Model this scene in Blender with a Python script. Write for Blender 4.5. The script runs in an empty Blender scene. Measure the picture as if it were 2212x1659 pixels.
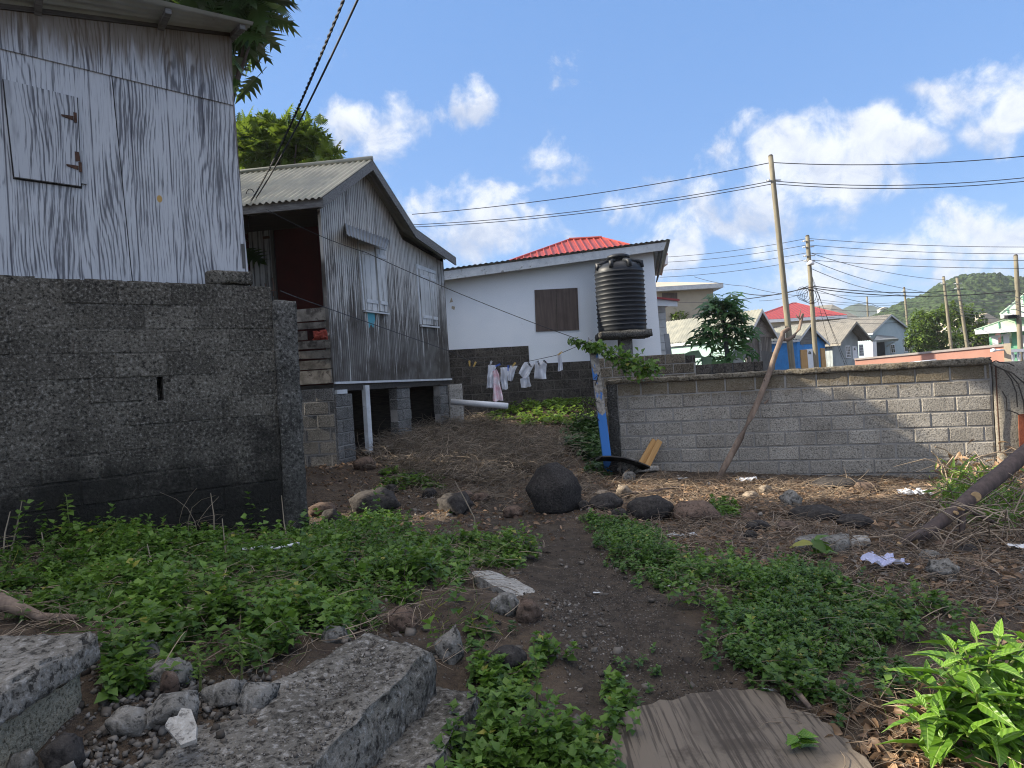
import bpy, bmesh, math, random
import numpy as np
from mathutils import Vector, Matrix, noise as mnoise
R = math.radians
random.seed(7)
rng = np.random.default_rng(11)
scene = bpy.context.scene
COL = scene.collection

# ------------------------------------------------------------------ camera
EYE = Vector((0, 0, 1.5))
ROLL, PITCH, FPX, CX, CY = R(3.3), -0.0049, 1534.0, 1106.0, 829.5
_f = Vector((0, math.cos(PITCH), math.sin(PITCH)))
_r0 = Vector((1, 0, 0)); _u0 = _r0.cross(_f)
_r = _r0 * math.cos(ROLL) - _u0 * math.sin(ROLL)
_u = _r0 * math.sin(ROLL) + _u0 * math.cos(ROLL)
cam_d = bpy.data.cameras.new('camera'); cam = bpy.data.objects.new('camera', cam_d); COL.objects.link(cam)
cam.matrix_world = Matrix(((_r.x, _u.x, -_f.x, EYE.x), (_r.y, _u.y, -_f.y, EYE.y), (_r.z, _u.z, -_f.z, EYE.z), (0, 0, 0, 1)))
cam_d.sensor_width = 36; cam_d.lens = 36 * FPX / 2212.0
cam_d.clip_start = 0.05; cam_d.clip_end = 8000
scene.camera = cam

# ------------------------------------------------------------------ light and exposure
SUN_EL = R(27.0)
_sh = Vector((-1.0, 0.10)).normalized()
SUN_DIR = Vector((_sh.x * math.cos(SUN_EL), _sh.y * math.cos(SUN_EL), math.sin(SUN_EL)))
sun_d = bpy.data.lights.new('sun', 'SUN'); sun_d.energy = 5.0; sun_d.angle = R(0.5); sun_d.color = (1, 0.9, 0.74)
sun = bpy.data.objects.new('sun', sun_d); COL.objects.link(sun)
sun.rotation_euler = SUN_DIR.to_track_quat('Z', 'Y').to_euler(); sun.location = (-20, 5, 20)
scene.view_settings.view_transform = 'Standard'; scene.view_settings.look = 'None'
scene.cycles.use_denoising = True; scene.cycles.denoiser = 'OPENIMAGEDENOISE'; scene.cycles.denoising_input_passes = 'RGB_ALBEDO_NORMAL'; scene.cycles.denoising_prefilter = 'NONE'; scene.cycles.pixel_filter_type = 'BLACKMAN_HARRIS'; scene.cycles.filter_width = 1.1
scene.view_settings.gamma = 1; scene.view_settings.exposure = 1.25

# ------------------------------------------------------------------ node helper
class NT:
    def __init__(s, tree): s.t = tree
    def n(s, typ, ins=None, out=0, **props):
        nd = s.t.nodes.new(typ)
        for k, v in props.items(): setattr(nd, k, v)
        for k, v in (ins or {}).items():
            sock = nd.inputs[k]
            if isinstance(v, bpy.types.NodeSocket): s.t.links.new(v, sock)
            elif v is not None:
                if sock.type == 'RGBA' and len(v) == 3: v = (*v, 1)
                sock.default_value = v
        return nd.outputs[out] if out is not None else nd
    def math(s, op, a, b=0.0, c=None, clamp=False):
        i = {0: a, 1: b}
        if c is not None: i[2] = c
        return s.n('ShaderNodeMath', i, operation=op, use_clamp=clamp)
    def vmath(s, op, a, b=None, out=0):
        i = {0: a}
        if b is not None: i[1] = b
        return s.n('ShaderNodeVectorMath', i, out=out, operation=op)
    def mix(s, f, a, b, mode='MIX'):
        nd = s.t.nodes.new('ShaderNodeMix'); nd.data_type = 'RGBA'; nd.blend_type = mode
        for sock, v in ((nd.inputs[0], f), (nd.inputs[6], a), (nd.inputs[7], b)):
            if isinstance(v, bpy.types.NodeSocket): s.t.links.new(v, sock)
            else: sock.default_value = (*v, 1) if hasattr(v, '__len__') and len(v) == 3 else v
        return nd.outputs[2]
    def ramp(s, f, lo, hi, a=0.0, b=1.0):
        return s.n('ShaderNodeMapRange', {0: f, 1: lo, 2: hi, 3: a, 4: b}, interpolation_type='SMOOTHSTEP')
    def noise(s, vec, scale, detail=4, rough=.55, dist=0.0, out=0):
        return s.n('ShaderNodeTexNoise', {'Vector': vec, 'Scale': scale, 'Detail': detail, 'Roughness': rough, 'Distortion': dist}, out=out)
    def obj(s): return s.n('ShaderNodeTexCoord', out=3)
    def scale(s, v, k): return s.vmath('MULTIPLY', v, k)
    def attr(s, name): return s.n('ShaderNodeAttribute', out=2, attribute_name=name)

# ------------------------------------------------------------------ sky with cumulus clouds
def pdir(px, py):
    d = _f + _r * ((px - CX) / FPX) + _u * ((CY - py) / FPX)
    return d
world = bpy.data.worlds.new('World'); scene.world = world; world.use_nodes = True
wt = world.node_tree; wt.nodes.clear(); w = NT(wt)
sky = w.n('ShaderNodeTexSky', sky_type='NISHITA', sun_disc=False, sun_elevation=SUN_EL,
          sun_rotation=math.atan2(SUN_DIR.x, SUN_DIR.y), altitude=0, air_density=1.0, dust_density=0.15, ozone_density=2.2)
dirv = w.n('ShaderNodeTexCoord', out=0)
skyc = w.mix(1.0, w.mix(0.5, sky, (1.95, 4.2, 8.9)), (.93, .94, .96), 'MULTIPLY')
wn = w.noise(dirv, 5.0, 3, .6, 0, out=1)
warp = w.vmath('ADD', dirv, w.vmath('MULTIPLY', w.vmath('SUBTRACT', wn, (0.5, .5, .5)), (.10, .10, .07)))
clouds = [  # centre px, half width, half height (reference photo pixels), strength
    (665, 85, 70, 50, .62), (800, 270, 120, 78, .95), (1020, 215, 62, 55, .85), (1290, 145, 75, 48, .72),
    (1212, 350, 75, 75, .82), (1060, 480, 210, 80, 1.0), (1345, 460, 70, 42, .7), (1440, 560, 70, 80, .9),
    (1730, 360, 210, 95, 1.0), (1905, 290, 130, 60, 1.05), (1680, 450, 190, 90, .9), (2120, 190, 120, 75, .95), (2185, 250, 85, 95, 1.1),
    (1960, 560, 190, 75, 1.0), (2130, 500, 150, 80, 1.05), (1750, 610, 260, 70, .85), (2150, 600, 150, 60, .8), (850, 330, 60, 60, .7),
    (1560, 420, 120, 60, .6), (900, 480, 70, 70, .9), (2460, 330, 200, 120, 1.0), (-250, 300, 240, 120, 1.0), (-500, 560, 300, 90, .9), (2700, 560, 260, 90, 1)]
mk = None; base_acc = None
for (cx, cy, hw, hh, st) in clouds:
    c = pdir(cx, cy); L = c.length; c = c / L
    rr = (_r - c * _r.dot(c)).normalized(); uu = rr.cross(c) * -1
    if uu.z < 0: uu = -uu
    kx, ky = FPX * L / hw, FPX * L / hh
    a = w.vmath('DOT_PRODUCT', warp, tuple(rr * kx), out=1)
    b = w.vmath('DOT_PRODUCT', warp, tuple(uu * ky), out=1)
    q = w.math('ADD', w.math('MULTIPLY', a, a), w.math('MULTIPLY', b, b))
    g = w.math('MULTIPLY', w.math('SUBTRACT', 1.0, w.math('MULTIPLY', q, .42)), st)
    front = w.math('GREATER_THAN', w.vmath('DOT_PRODUCT', dirv, tuple(c), out=1), 0.3)
    g = w.math('MULTIPLY', g, front)
    sh = w.math('MULTIPLY', w.math('MAXIMUM', g, 0.0), w.math('ADD', w.math('MULTIPLY', b, .5), .3))
    mk = g if mk is None else w.math('MAXIMUM', mk, g)
    base_acc = sh if base_acc is None else w.math('MAXIMUM', base_acc, sh)
fn = w.noise(dirv, 11.0, 7, .6, .3)
fn2 = w.noise(dirv, 26.0, 5, .6, .4)
dens = w.math('ADD', w.math('MULTIPLY', w.math('MAXIMUM', mk, -.3), .75), w.math('MULTIPLY', w.math('SUBTRACT', fn, .5), 1.9))
dens = w.math('ADD', dens, w.math('MULTIPLY', w.math('SUBTRACT', fn2, .5), .5))
cov = w.ramp(dens, .35, .78)
lit = w.ramp(w.math('ADD', w.math('MULTIPLY', base_acc, 1.0), w.math('MULTIPLY', w.math('SUBTRACT', fn2, .45), 1.2)), -.1, .75)
cc = w.mix(lit, (3.9, 4.5, 5.8), (7.4, 7.6, 8.0))
thin = w.math('MULTIPLY', cov, .9)
mixc = w.mix(thin, skyc, cc)
# made-up bright bank overhead and behind the viewer, added to fill the shade
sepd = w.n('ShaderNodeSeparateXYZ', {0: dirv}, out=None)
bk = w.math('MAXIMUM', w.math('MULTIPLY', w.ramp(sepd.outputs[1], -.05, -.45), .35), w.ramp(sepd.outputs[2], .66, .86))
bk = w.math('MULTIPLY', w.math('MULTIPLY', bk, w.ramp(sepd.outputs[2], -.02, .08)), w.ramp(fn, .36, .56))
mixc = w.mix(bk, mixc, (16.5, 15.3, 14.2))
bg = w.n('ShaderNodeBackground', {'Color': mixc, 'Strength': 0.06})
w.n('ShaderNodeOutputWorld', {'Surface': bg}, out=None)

# ------------------------------------------------------------------ picture <-> place helpers
def at(px, py, Y):
    d = pdir(px, py); return EYE + d * (Y / d.y)
class Frame:
    """vertical plane: local x along it (to the right), local y away from the viewer, z up"""
    def __init__(s, p0, p1):
        s.p = Vector((p0[0], p0[1], 0)); d = Vector((p1[0] - p0[0], p1[1] - p0[1], 0)); s.len = d.length
        s.d = d.normalized(); s.y = Vector((-s.d.y, s.d.x, 0))
        s.M = Matrix(((s.d.x, s.y.x, 0, s.p.x), (s.d.y, s.y.y, 0, s.p.y), (0, 0, 1, 0), (0, 0, 0, 1)))
        s.rz = math.atan2(s.d.y, s.d.x)
    def px(s, px, py, off=0.0):
        """(u, z) where the sight line meets the plane moved by off along local y"""
        dr = pdir(px, py); t = (s.p + s.y * off - Vector((EYE.x, EYE.y, 0))).dot(s.y) / Vector((dr.x, dr.y, 0)).dot(s.y)
        P = EYE + dr * t
        return ((P - s.p).dot(s.d), P.z)
    def poly(s, pts, off=0.0): return [s.px(a, b, off) for a, b in pts]
    def w(s, u, y, z): return s.p + s.d * u + s.y * y + Vector((0, 0, z))
    def shifted(s, off): return Frame(s.p + s.y * off, s.p + s.y * off + s.d)

# ------------------------------------------------------------------ mesh builder
def nz(p, sc, oc=3):
    return mnoise.fractal(Vector(p) * sc, 0.6, 2.0, oc)
class MB:
    def __init__(s): s.v = []; s.f = []; s.t = []
    def add(s, vs, fs, tone=.5):
        o = len(s.v); s.v += [tuple(x) for x in vs]; s.t += [tone] * len(vs)
        s.f += [tuple(i + o for i in f) for f in fs]
    def box(s, x0, x1, y0, y1, z0, z1, tone=.5, ch=0.0):
        if ch <= 0:
            vs = [(x, y, z) for x in (x0, x1) for y in (y0, y1) for z in (z0, z1)]
            s.add(vs, [(0, 1, 3, 2), (4, 6, 7, 5), (0, 4, 5, 1), (2, 3, 7, 6), (0, 2, 6, 4), (1, 5, 7, 3)], tone)
        else:   # front (y0) edges chamfered
            vs = [(x0, y1, z0), (x1, y1, z0), (x1, y1, z1), (x0, y1, z1), (x0, y0 + ch, z0), (x1, y0 + ch, z0), (x1, y0 + ch, z1), (x0, y0 + ch, z1),
                  (x0 + ch, y0, z0 + ch), (x1 - ch, y0, z0 + ch), (x1 - ch, y0, z1 - ch), (x0 + ch, y0, z1 - ch)]
            s.add(vs, [(3, 2, 1, 0), (0, 1, 5, 4), (1, 2, 6, 5), (2, 3, 7, 6), (3, 0, 4, 7), (4, 5, 9, 8), (5, 6, 10, 9), (6, 7, 11, 10), (7, 4, 8, 11), (8, 9, 10, 11)], tone)
    def prism(s, poly, y0, y1, tone=.5):
        """polygon in (x, z) extruded from y0 (front) to y1"""
        n = len(poly)
        area = sum(poly[i][0] * poly[(i + 1) % n][1] - poly[(i + 1) % n][0] * poly[i][1] for i in range(n))
        if area < 0: poly = poly[::-1]
        vs = [(a, y0, b) for a, b in poly] + [(a, y1, b) for a, b in poly]
        fs = [tuple(range(n)), tuple(range(2 * n - 1, n - 1, -1))] + [(i + n, (i + 1) % n + n, (i + 1) % n, i) for i in range(n)]
        s.add(vs, fs, tone)
    def hexa(s, a, b, tone=.5):
        """two matching loops of world points joined to a solid"""
        n = len(a); s.add(list(a) + list(b), [tuple(range(n)), tuple(range(2 * n - 1, n - 1, -1))] + [(i + n, (i + 1) % n + n, (i + 1) % n, i) for i in range(n)], tone)
    def tube(s, pts, rad, seg=8, tone=.5, cap=True):
        pts = [Vector(p) for p in pts]; n = len(pts)
        rad = rad if hasattr(rad, '__len__') else [rad] * n
        vs = []; ref = Vector((0.31, 0.2, 0.93))
        for i, p in enumerate(pts):
            t = (pts[min(i + 1, n - 1)] - pts[max(i - 1, 0)]).normalized()
            if abs(t.dot(ref)) > .95: ref = Vector((1, .1, .05))
            a = t.cross(ref).normalized(); b = t.cross(a)
            for k in range(seg):
                q = 2 * math.pi * k / seg; vs.append(p + a * (rad[i] * math.cos(q)) + b * (rad[i] * math.sin(q)))
        fs = [(i * seg + k, i * seg + (k + 1) % seg, (i + 1) * seg + (k + 1) % seg, (i + 1) * seg + k) for i in range(n - 1) for k in range(seg)]
        if cap: fs += [tuple(range(seg))[::-1], tuple(range((n - 1) * seg, n * seg))]
        s.add(vs, fs, tone)
    def lathe(s, prof, c=(0, 0, 0), seg=32, tone=.5):
        vs = []; m = len(prof)
        for r, z in prof:
            for k in range(seg):
                q = 2 * math.pi * k / seg; vs.append((c[0] + r * math.cos(q), c[1] + r * math.sin(q), c[2] + z))
        fs = [(i * seg + k, i * seg + (k + 1) % seg, (i + 1) * seg + (k + 1) % seg, (i + 1) * seg + k) for i in range(m - 1) for k in range(seg)]
        fs += [tuple(range(seg))[::-1], tuple(range((m - 1) * seg, m * seg))]
        s.add(vs, fs, tone)
    def grid(s, P, tone=.5, back=0.0):
        """P[i][j] world points; optional thickness downward"""
        n, m = len(P), len(P[0])
        vs = [p for row in P for p in row]
        fs = [(i * m + j, i * m + j + 1, (i + 1) * m + j + 1, (i + 1) * m + j) for i in range(n - 1) for j in range(m - 1)]
        s.add(vs, fs, tone)
        if back: s.add([(p[0], p[1], p[2] - back) for p in vs], [f[::-1] for f in fs], tone)
    def rough(s, corners, z0, z1, nx, ny, nzs, amp, sc=4.0, tone=.5, jag=0.0):
        """box on four ground corners (world xy, ccw) cut into a grid and worn by noise; z1 may be a list of four heights"""
        zt = z1 if hasattr(z1, '__len__') else [z1] * 4
        zb = z0 if hasattr(z0, '__len__') else [z0] * 4
        def P(a, b, c):
            wgt = ((1 - a) * (1 - b), a * (1 - b), a * b, (1 - a) * b)
            x = sum(k * q[0] for k, q in zip(wgt, corners)); y = sum(k * q[1] for k, q in zip(wgt, corners))
            lo = sum(k * q for k, q in zip(wgt, zb)); hi = sum(k * q for k, q in zip(wgt, zt)); z = lo + (hi - lo) * c
            p = Vector((x, y, z)); e = (a in (0, 1)) + (b in (0, 1)) + (c in (0, 1))
            d = mnoise.noise_vector(p * sc) * amp + mnoise.noise_vector(p * sc * 3.3) * amp * .45 + mnoise.noise_vector(p * sc * 9) * amp * .2
            if e >= 2:
                ctr = Vector((sum(q[0] for q in corners) / 4, sum(q[1] for q in corners) / 4, z))
                d += (ctr - p).normalized() * (amp * .8 + jag * max(0, nz(p, sc * 1.5)))
                if c == 1: d.z -= amp * .6
            return p + d
        idx = {}; vs = []; fs = []
        def V(i, j, k):
            if (i, j, k) not in idx: idx[(i, j, k)] = len(vs); vs.append(P(i / nx, j / ny, k / nzs))
            return idx[(i, j, k)]
        for i in range(nx):
            for j in range(ny):
                fs.append((V(i, j, nzs), V(i + 1, j, nzs), V(i + 1, j + 1, nzs), V(i, j + 1, nzs)))
                fs.append((V(i, j + 1, 0), V(i + 1, j + 1, 0), V(i + 1, j, 0), V(i, j, 0)))
        for k in range(nzs):
            for i in range(nx):
                fs.append((V(i, 0, k), V(i + 1, 0, k), V(i + 1, 0, k + 1), V(i, 0, k + 1)))
                fs.append((V(i, ny, k + 1), V(i + 1, ny, k + 1), V(i + 1, ny, k), V(i, ny, k)))
            for j in range(ny):
                fs.append((V(0, j, k + 1), V(0, j + 1, k + 1), V(0, j + 1, k), V(0, j, k)))
                fs.append((V(nx, j, k), V(nx, j + 1, k), V(nx, j + 1, k + 1), V(nx, j, k + 1)))
        s.add(vs, fs, tone)
    def build(s, name, mat, parent=None, smooth=False, xf=None):
        me = bpy.data.meshes.new(name)
        vs = s.v if xf is None else [tuple(xf @ Vector(v)) for v in s.v]
        me.from_pydata(vs, [], s.f); me.update()
        at_ = me.attributes.new('tone', 'FLOAT', 'POINT'); at_.data.foreach_set('value', np.array(s.t, dtype=np.float32))
        if smooth: me.polygons.foreach_set('use_smooth', [True] * len(me.polygons))
        me.materials.append(mat)
        o = bpy.data.objects.new(name, me); COL.objects.link(o)
        if parent: o.parent = parent
        return o
def tag(o, label=None, cat=None, group=None, kind=None):
    if label: o['label'] = label
    if cat: o['category'] = cat
    if group: o['group'] = group
    if kind: o['kind'] = kind
    return o
def thing(name, label, cat, group=None, loc=(0, 0, 0), rz=0.0):
    o = bpy.data.objects.new(name, None); COL.objects.link(o); o.empty_display_size = .2
    o.location = loc; o.rotation_euler = (0, 0, rz)
    return tag(o, label, cat, group)
def fthing(fr, name, label, cat, group=None): return thing(name, label, cat, group, fr.p, fr.rz)

def scatter(name, mat, templ, pos, rot, scl, tone, parent=None, smooth=True):
    """many copies of one small template (verts, faces) in a single mesh. rot: (n,3,3)"""
    tv, tf = templ; tv = np.array(tv, dtype=np.float64); n = len(pos); k = len(tv)
    scl = np.asarray(scl, dtype=np.float64)
    sv = tv[None] * (scl[:, None, None] if scl.ndim == 1 else scl[:, None, :])
    V = np.einsum('nij,nkj->nki', rot, sv) + np.asarray(pos)[:, None, :]
    loops = np.concatenate([np.array(f) for f in tf]); ln = np.array([len(f) for f in tf])
    allv = (loops[None] + (np.arange(n) * k)[:, None]).ravel()
    tot = np.tile(ln, n); start = np.concatenate([[0], np.cumsum(tot)[:-1]])
    me = bpy.data.meshes.new(name)
    me.vertices.add(n * k); me.vertices.foreach_set('co', V.ravel())
    me.loops.add(len(allv)); me.loops.foreach_set('vertex_index', allv.astype(np.int32))
    me.polygons.add(len(tot)); me.polygons.foreach_set('loop_start', start.astype(np.int32)); me.polygons.foreach_set('loop_total', tot.astype(np.int32))
    if smooth: me.polygons.foreach_set('use_smooth', np.ones(len(tot), dtype=bool))
    me.update(calc_edges=True)
    a = me.attributes.new('tone', 'FLOAT', 'POINT'); a.data.foreach_set('value', np.repeat(np.asarray(tone, dtype=np.float32), k))
    for nm, ax in (('lx', 0), ('ly', 1)):
        a = me.attributes.new(nm, 'FLOAT', 'POINT'); a.data.foreach_set('value', np.tile(tv[:, ax], n).astype(np.float32))
    me.materials.append(mat)
    o = bpy.data.objects.new(name, me); COL.objects.link(o)
    if parent: o.parent = parent
    return o
def rot_frames(dirs, spin):
    """frames whose local y is dirs; local z tilted up, rolled by spin"""
    d = dirs / np.linalg.norm(dirs, axis=1, keepdims=True)
    up = np.tile(np.array([[0.02, 0.03, 1.0]]), (len(d), 1))
    x = np.cross(d, up); x /= np.linalg.norm(x, axis=1, keepdims=True) + 1e-9
    z = np.cross(x, d)
    c, s = np.cos(spin)[:, None], np.sin(spin)[:, None]
    x2 = x * c + z * s; z2 = -x * s + z * c
    return np.stack([x2, d, z2], axis=2)

# leaf templates: length 1 along +y
def leaf(wd=.32, fold=.12, droop=.15, mid=.42):
    ys = [0, .2, mid, .75, 1.0]; ws = [0.02, wd * .72, wd, wd * .62, 0]
    v = []; f = []
    for i, (y, q) in enumerate(zip(ys, ws)):
        z = -droop * y * y
        v += [(-q, y, z + fold * q * 2), (0, y, z), (q, y, z + fold * q * 2)]
    for i in range(4):
        a = i * 3; f += [(a, a + 1, a + 4, a + 3), (a + 1, a + 2, a + 5, a + 4)]
    return v, f
def leaf_small(wd=.36, fold=.3, droop=.2):
    v = [(0, 0, 0), (-wd, .42, fold * wd), (wd, .42, fold * wd), (0, .5, -droop * .25), (0, 1, -droop)]
    return v, [(0, 3, 1), (0, 2, 3), (3, 4, 1), (3, 2, 4)]
def leaf_lobed(lobes=5, wd=.34):
    v = []; f = []
    for side in (-1, 1):
        for i in range(lobes):
            y0 = .12 + i * .72 / lobes; y1 = y0 + .72 / lobes * 1.05
            env = math.sin(math.pi * (.25 + .65 * (i + .5) / lobes)) * wd
            o = len(v); L = env * 1.25
            v += [(0, y0, 0), (side * env * .45, y0 - .0, -.01), (side * L, y0 + .20, -.05 - .08 * L), (side * env * .5, y1 - .015, -.01), (0, y1, 0)]
            f += [(o, o + 1, o + 2, o + 3, o + 4) if side > 0 else (o + 4, o + 3, o + 2, o + 1, o)]
    o = len(v); v += [(-.1, .8, 0), (0, .78, 0), (.1, .8, 0), (0, 1.05, -.05)]; f += [(o, o + 1, o + 2, o + 3)]
    o = len(v); v += [(-.012, -.25, 0), (.012, -.25, 0), (.012, .15, 0), (-.012, .15, 0)]; f += [(o, o + 1, o + 2, o + 3)]
    return v, f
def leaf_palm():
    """papaya: seven pointed, toothed lobes round the petiole end"""
    v = []; f = []
    for k in range(7):
        a = R(-125 + k * 250 / 6); L = 1.0 - .22 * abs(k - 3) / 3
        dx, dy = math.sin(a), math.cos(a); px, py = dy, -dx
        o = len(v)
        def P(t, s_, dz): return (dx * t * L + px * s_, dy * t * L + py * s_, dz)
        v += [(0, 0, 0), P(.45, -.1, -.03), P(.52, -.24, -.1), P(.68, -.1, -.09), P(1, 0, -.28), P(.68, .1, -.09), P(.52, .24, -.1), P(.45, .1, -.03)]
        f += [(o, o + 7, o + 6, o + 5, o + 4, o + 3, o + 2, o + 1)]
    return v, f

# ------------------------------------------------------------------ materials
def new_mat(name):
    m = bpy.data.materials.new(name); m.use_nodes = True; m.node_tree.nodes.clear()
    return m, NT(m.node_tree)
def finish(m, t, col, rough=.8, bump=None, bstr=.3, bdist=.01, metal=0.0, spec=.3, trans=None):
    i = {'Base Color': col, 'Roughness': rough, 'Metallic': metal, 'Specular IOR Level': spec}
    if bump is not None: i['Normal'] = t.n('ShaderNodeBump', {'Strength': bstr, 'Distance': bdist, 'Height': bump})
    sh = t.n('ShaderNodeBsdfPrincipled', i)
    if trans is not None:
        tr = t.n('ShaderNodeBsdfTranslucent', {'Color': trans[1]}); sh = t.n('ShaderNodeMixShader', {0: trans[0], 1: sh, 2: tr})
    t.n('ShaderNodeOutputMaterial', {'Surface': sh}, out=None)
    return m
def toned(t, c, lo=.7, hi=1.3):
    k = t.ramp(t.attr('tone'), 0, 1, lo, hi); kv = t.n('ShaderNodeCombineXYZ', {0: k, 1: k, 2: k})
    return t.mix(1.0, c, kv, 'MULTIPLY')
def m_plain(name, a, b, sc=6.0, rough=.8, bump=.3, bd=.006, fine=60, metal=0, spec=.3, lo=.75, hi=1.25, blotch=None):
    m, t = new_mat(name); p = t.obj()
    c = t.mix(t.ramp(t.noise(p, sc, 6, .65), .3, .7), a, b)
    if blotch: c = t.mix(t.math('MULTIPLY', t.ramp(t.noise(p, blotch[1], 5, .7, .5), blotch[2], blotch[2] + .12), blotch[3] if len(blotch) > 3 else .9), c, blotch[0])
    f = t.noise(p, fine, 4, .7)
    c = t.mix(t.math('MULTIPLY', t.ramp(f, .35, .7), .25), c, tuple(x * .45 for x in a))
    return finish(m, t, toned(t, c, lo, hi), rough, t.math('ADD', f, t.noise(p, sc * 2, 4)), bump, bd, metal, spec)
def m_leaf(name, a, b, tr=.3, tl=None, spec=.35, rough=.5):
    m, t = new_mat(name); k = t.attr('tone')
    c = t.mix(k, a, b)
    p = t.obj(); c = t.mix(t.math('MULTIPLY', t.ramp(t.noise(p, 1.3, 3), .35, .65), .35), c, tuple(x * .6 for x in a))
    if name.startswith(('weed', 'fine_weed')): c = t.mix(t.math('MULTIPLY', t.math('GREATER_THAN', k, .9), .8), c, (.27, .24, .045))
    tl = tl or tuple(min(1, x * 1.6) for x in b)
    return finish(m, t, c, rough, spec=spec, trans=(tr, tl))
def m_plywood(name, dirt=0.0, light=(.44, .46, .485), dark=(.06, .063, .075), k=82.0, stain=True, groove=.305, patch=True):
    m, t = new_mat(name); p = t.obj()
    sep = t.n('ShaderNodeSeparateXYZ', {0: p}, out=None); X, Y, Z = sep.outputs[0], sep.outputs[1], sep.outputs[2]
    rnd = t.n('ShaderNodeObjectInfo', out=5)
    q = t.vmath('ADD', t.vmath('MULTIPLY', p, (1.9, 1.0, .42)), t.n('ShaderNodeCombineXYZ', {0: t.math('MULTIPLY', rnd, 37.0), 1: rnd, 2: t.math('MULTIPLY', rnd, 19.0)}))
    n1 = t.noise(q, 1.0, 2, .5, .35); n1b = t.noise(q, 4.5, 3, .6)
    ph = t.math('ADD', t.math('MULTIPLY', X, k * 2.2), t.math('ADD', t.math('MULTIPLY', n1, k * 1.15), t.math('MULTIPLY', n1b, 9.0)))
    lines = t.math('MULTIPLY', t.math('ADD', t.math('SINE', ph), 1.0), .5)
    fine = t.noise(t.vmath('MULTIPLY', q, (48, 20, 5.5)), 1.0, 5, .7)
    patchn = t.noise(q, 1.9, 5, .65)
    lv = t.math('ADD', t.math('MULTIPLY', t.math('POWER', lines, 2.2), .42), t.math('ADD', t.math('MULTIPLY', t.math('SUBTRACT', fine, .5), 2.3), t.math('MULTIPLY', t.math('SUBTRACT', patchn, .5), 2.2)))
    ridge = t.ramp(lv, .05, .62)
    c = t.mix(t.math('MULTIPLY', ridge, .85), light, dark)
    c = t.mix(t.math('MULTIPLY', t.ramp(fine, .5, .72), .4), c, tuple(x * 1.3 for x in dark))
    c = t.mix(t.math('MULTIPLY', t.ramp(t.noise(q, 2.4, 4, .6), .55, .66), .5), c, tuple(x * .42 for x in light))
    gr = t.math('ABSOLUTE', t.math('SUBTRACT', t.math('FRACT', t.math('DIVIDE', X, groove)), .5))
    gl = t.ramp(gr, .010, .026)
    gmask = t.math('MULTIPLY', t.math('SUBTRACT', 1.0, gl), t.ramp(t.noise(t.vmath('MULTIPLY', p, (4, 1, .7)), 2.0, 2), .38, .52))
    c = t.mix(t.math('MULTIPLY', gmask, .8), c, (.045, .045, .06))
    if stain:   # brown rain stain that runs down from the roof line
        run = t.noise(t.vmath('MULTIPLY', p, (14, 1, .9)), 1.0, 4, .7)
        edge = t.attr('tone')
        s_ = t.ramp(t.math('ADD', edge, t.math('MULTIPLY', t.math('SUBTRACT', run, .5), 1.0)), .22, .72)
        c = t.mix(t.math('MULTIPLY', s_, .8), c, (.105, .075, .042))
    if patch:
        sp = t.n('ShaderNodeTexVoronoi', {'Vector': t.vmath('MULTIPLY', p, (1, .2, .7)), 'Scale': 1.7}, out=0)
        c = t.mix(t.ramp(sp, .052, .04), c, (.42, .27, .09))
    if dirt:
        c = t.mix(t.math('MULTIPLY', t.ramp(t.noise(p, 3.2, 6, .7), .5, .66), dirt), c, (.05, .038, .027)); c = t.mix(t.math('MULTIPLY', t.ramp(t.noise(p, 7.0, 5, .7), .6, .7), dirt * .6), c, (.21, .17, .12))
    h = t.math('ADD', t.math('MULTIPLY', ridge, -.6), t.math('ADD', t.math('MULTIPLY', fine, .5), t.math('MULTIPLY', gl, 1.0)))
    return finish(m, t, c, .8, h, .45, .004)
def m_boards(name, pitch=.05, light=(.50, .53, .55), dark=(.05, .05, .055), wear=.5, z0=1.6, z1=4.0, g0=.30, g1=.42):
    return _boards(name, pitch, light, dark, wear, z0, z1, g0, g1)
def _boards(name, pitch, light, dark, wear, z0, z1, g0, g1):
    m, t = new_mat(name); p = t.obj()
    sep = t.n('ShaderNodeSeparateXYZ', {0: p}, out=None); X, Z = sep.outputs[0], sep.outputs[2]
    u = t.math('DIVIDE', X, pitch); fr = t.math('ABSOLUTE', t.math('SUBTRACT', t.math('FRACT', u), .5))
    gap = t.ramp(fr, g0, g1)                     # groove between two boards
    idn = t.noise(t.n('ShaderNodeCombineXYZ', {0: t.math('MULTIPLY', t.math('FLOOR', u), 7.31)}), 1.0, 0)
    st = t.noise(t.vmath('MULTIPLY', p, (36, 1, 1.6)), 1.0, 6, .72, .2)
    st2 = t.noise(t.vmath('MULTIPLY', p, (11, 1, .7)), 1.0, 4, .6)
    hgt = t.ramp(Z, z0, z1, .09, -.07)
    pe = t.math('ADD', t.math('ADD', t.math('MULTIPLY', st, .65), t.math('MULTIPLY', st2, .35)), t.math('ADD', hgt, t.math('MULTIPLY', t.math('SUBTRACT', idn, .5), .22)))
    c = t.mix(t.ramp(pe, wear - .03, wear + .05), light, tuple(x * 1.5 for x in dark))
    c = t.mix(t.math('MULTIPLY', t.ramp(t.noise(p, 1.2, 4, .6), .4, .65), .45), c, tuple(x * .5 for x in light))
    c = t.mix(t.math('MULTIPLY', gap, t.ramp(t.noise(p, 2.5, 3), .35, .6, .45, .92)), c, dark)
    return finish(m, t, c, .85, t.math('ADD', t.math('MULTIPLY', gap, -1.0), t.math('MULTIPLY', st, .4)), .8, .012)
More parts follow.
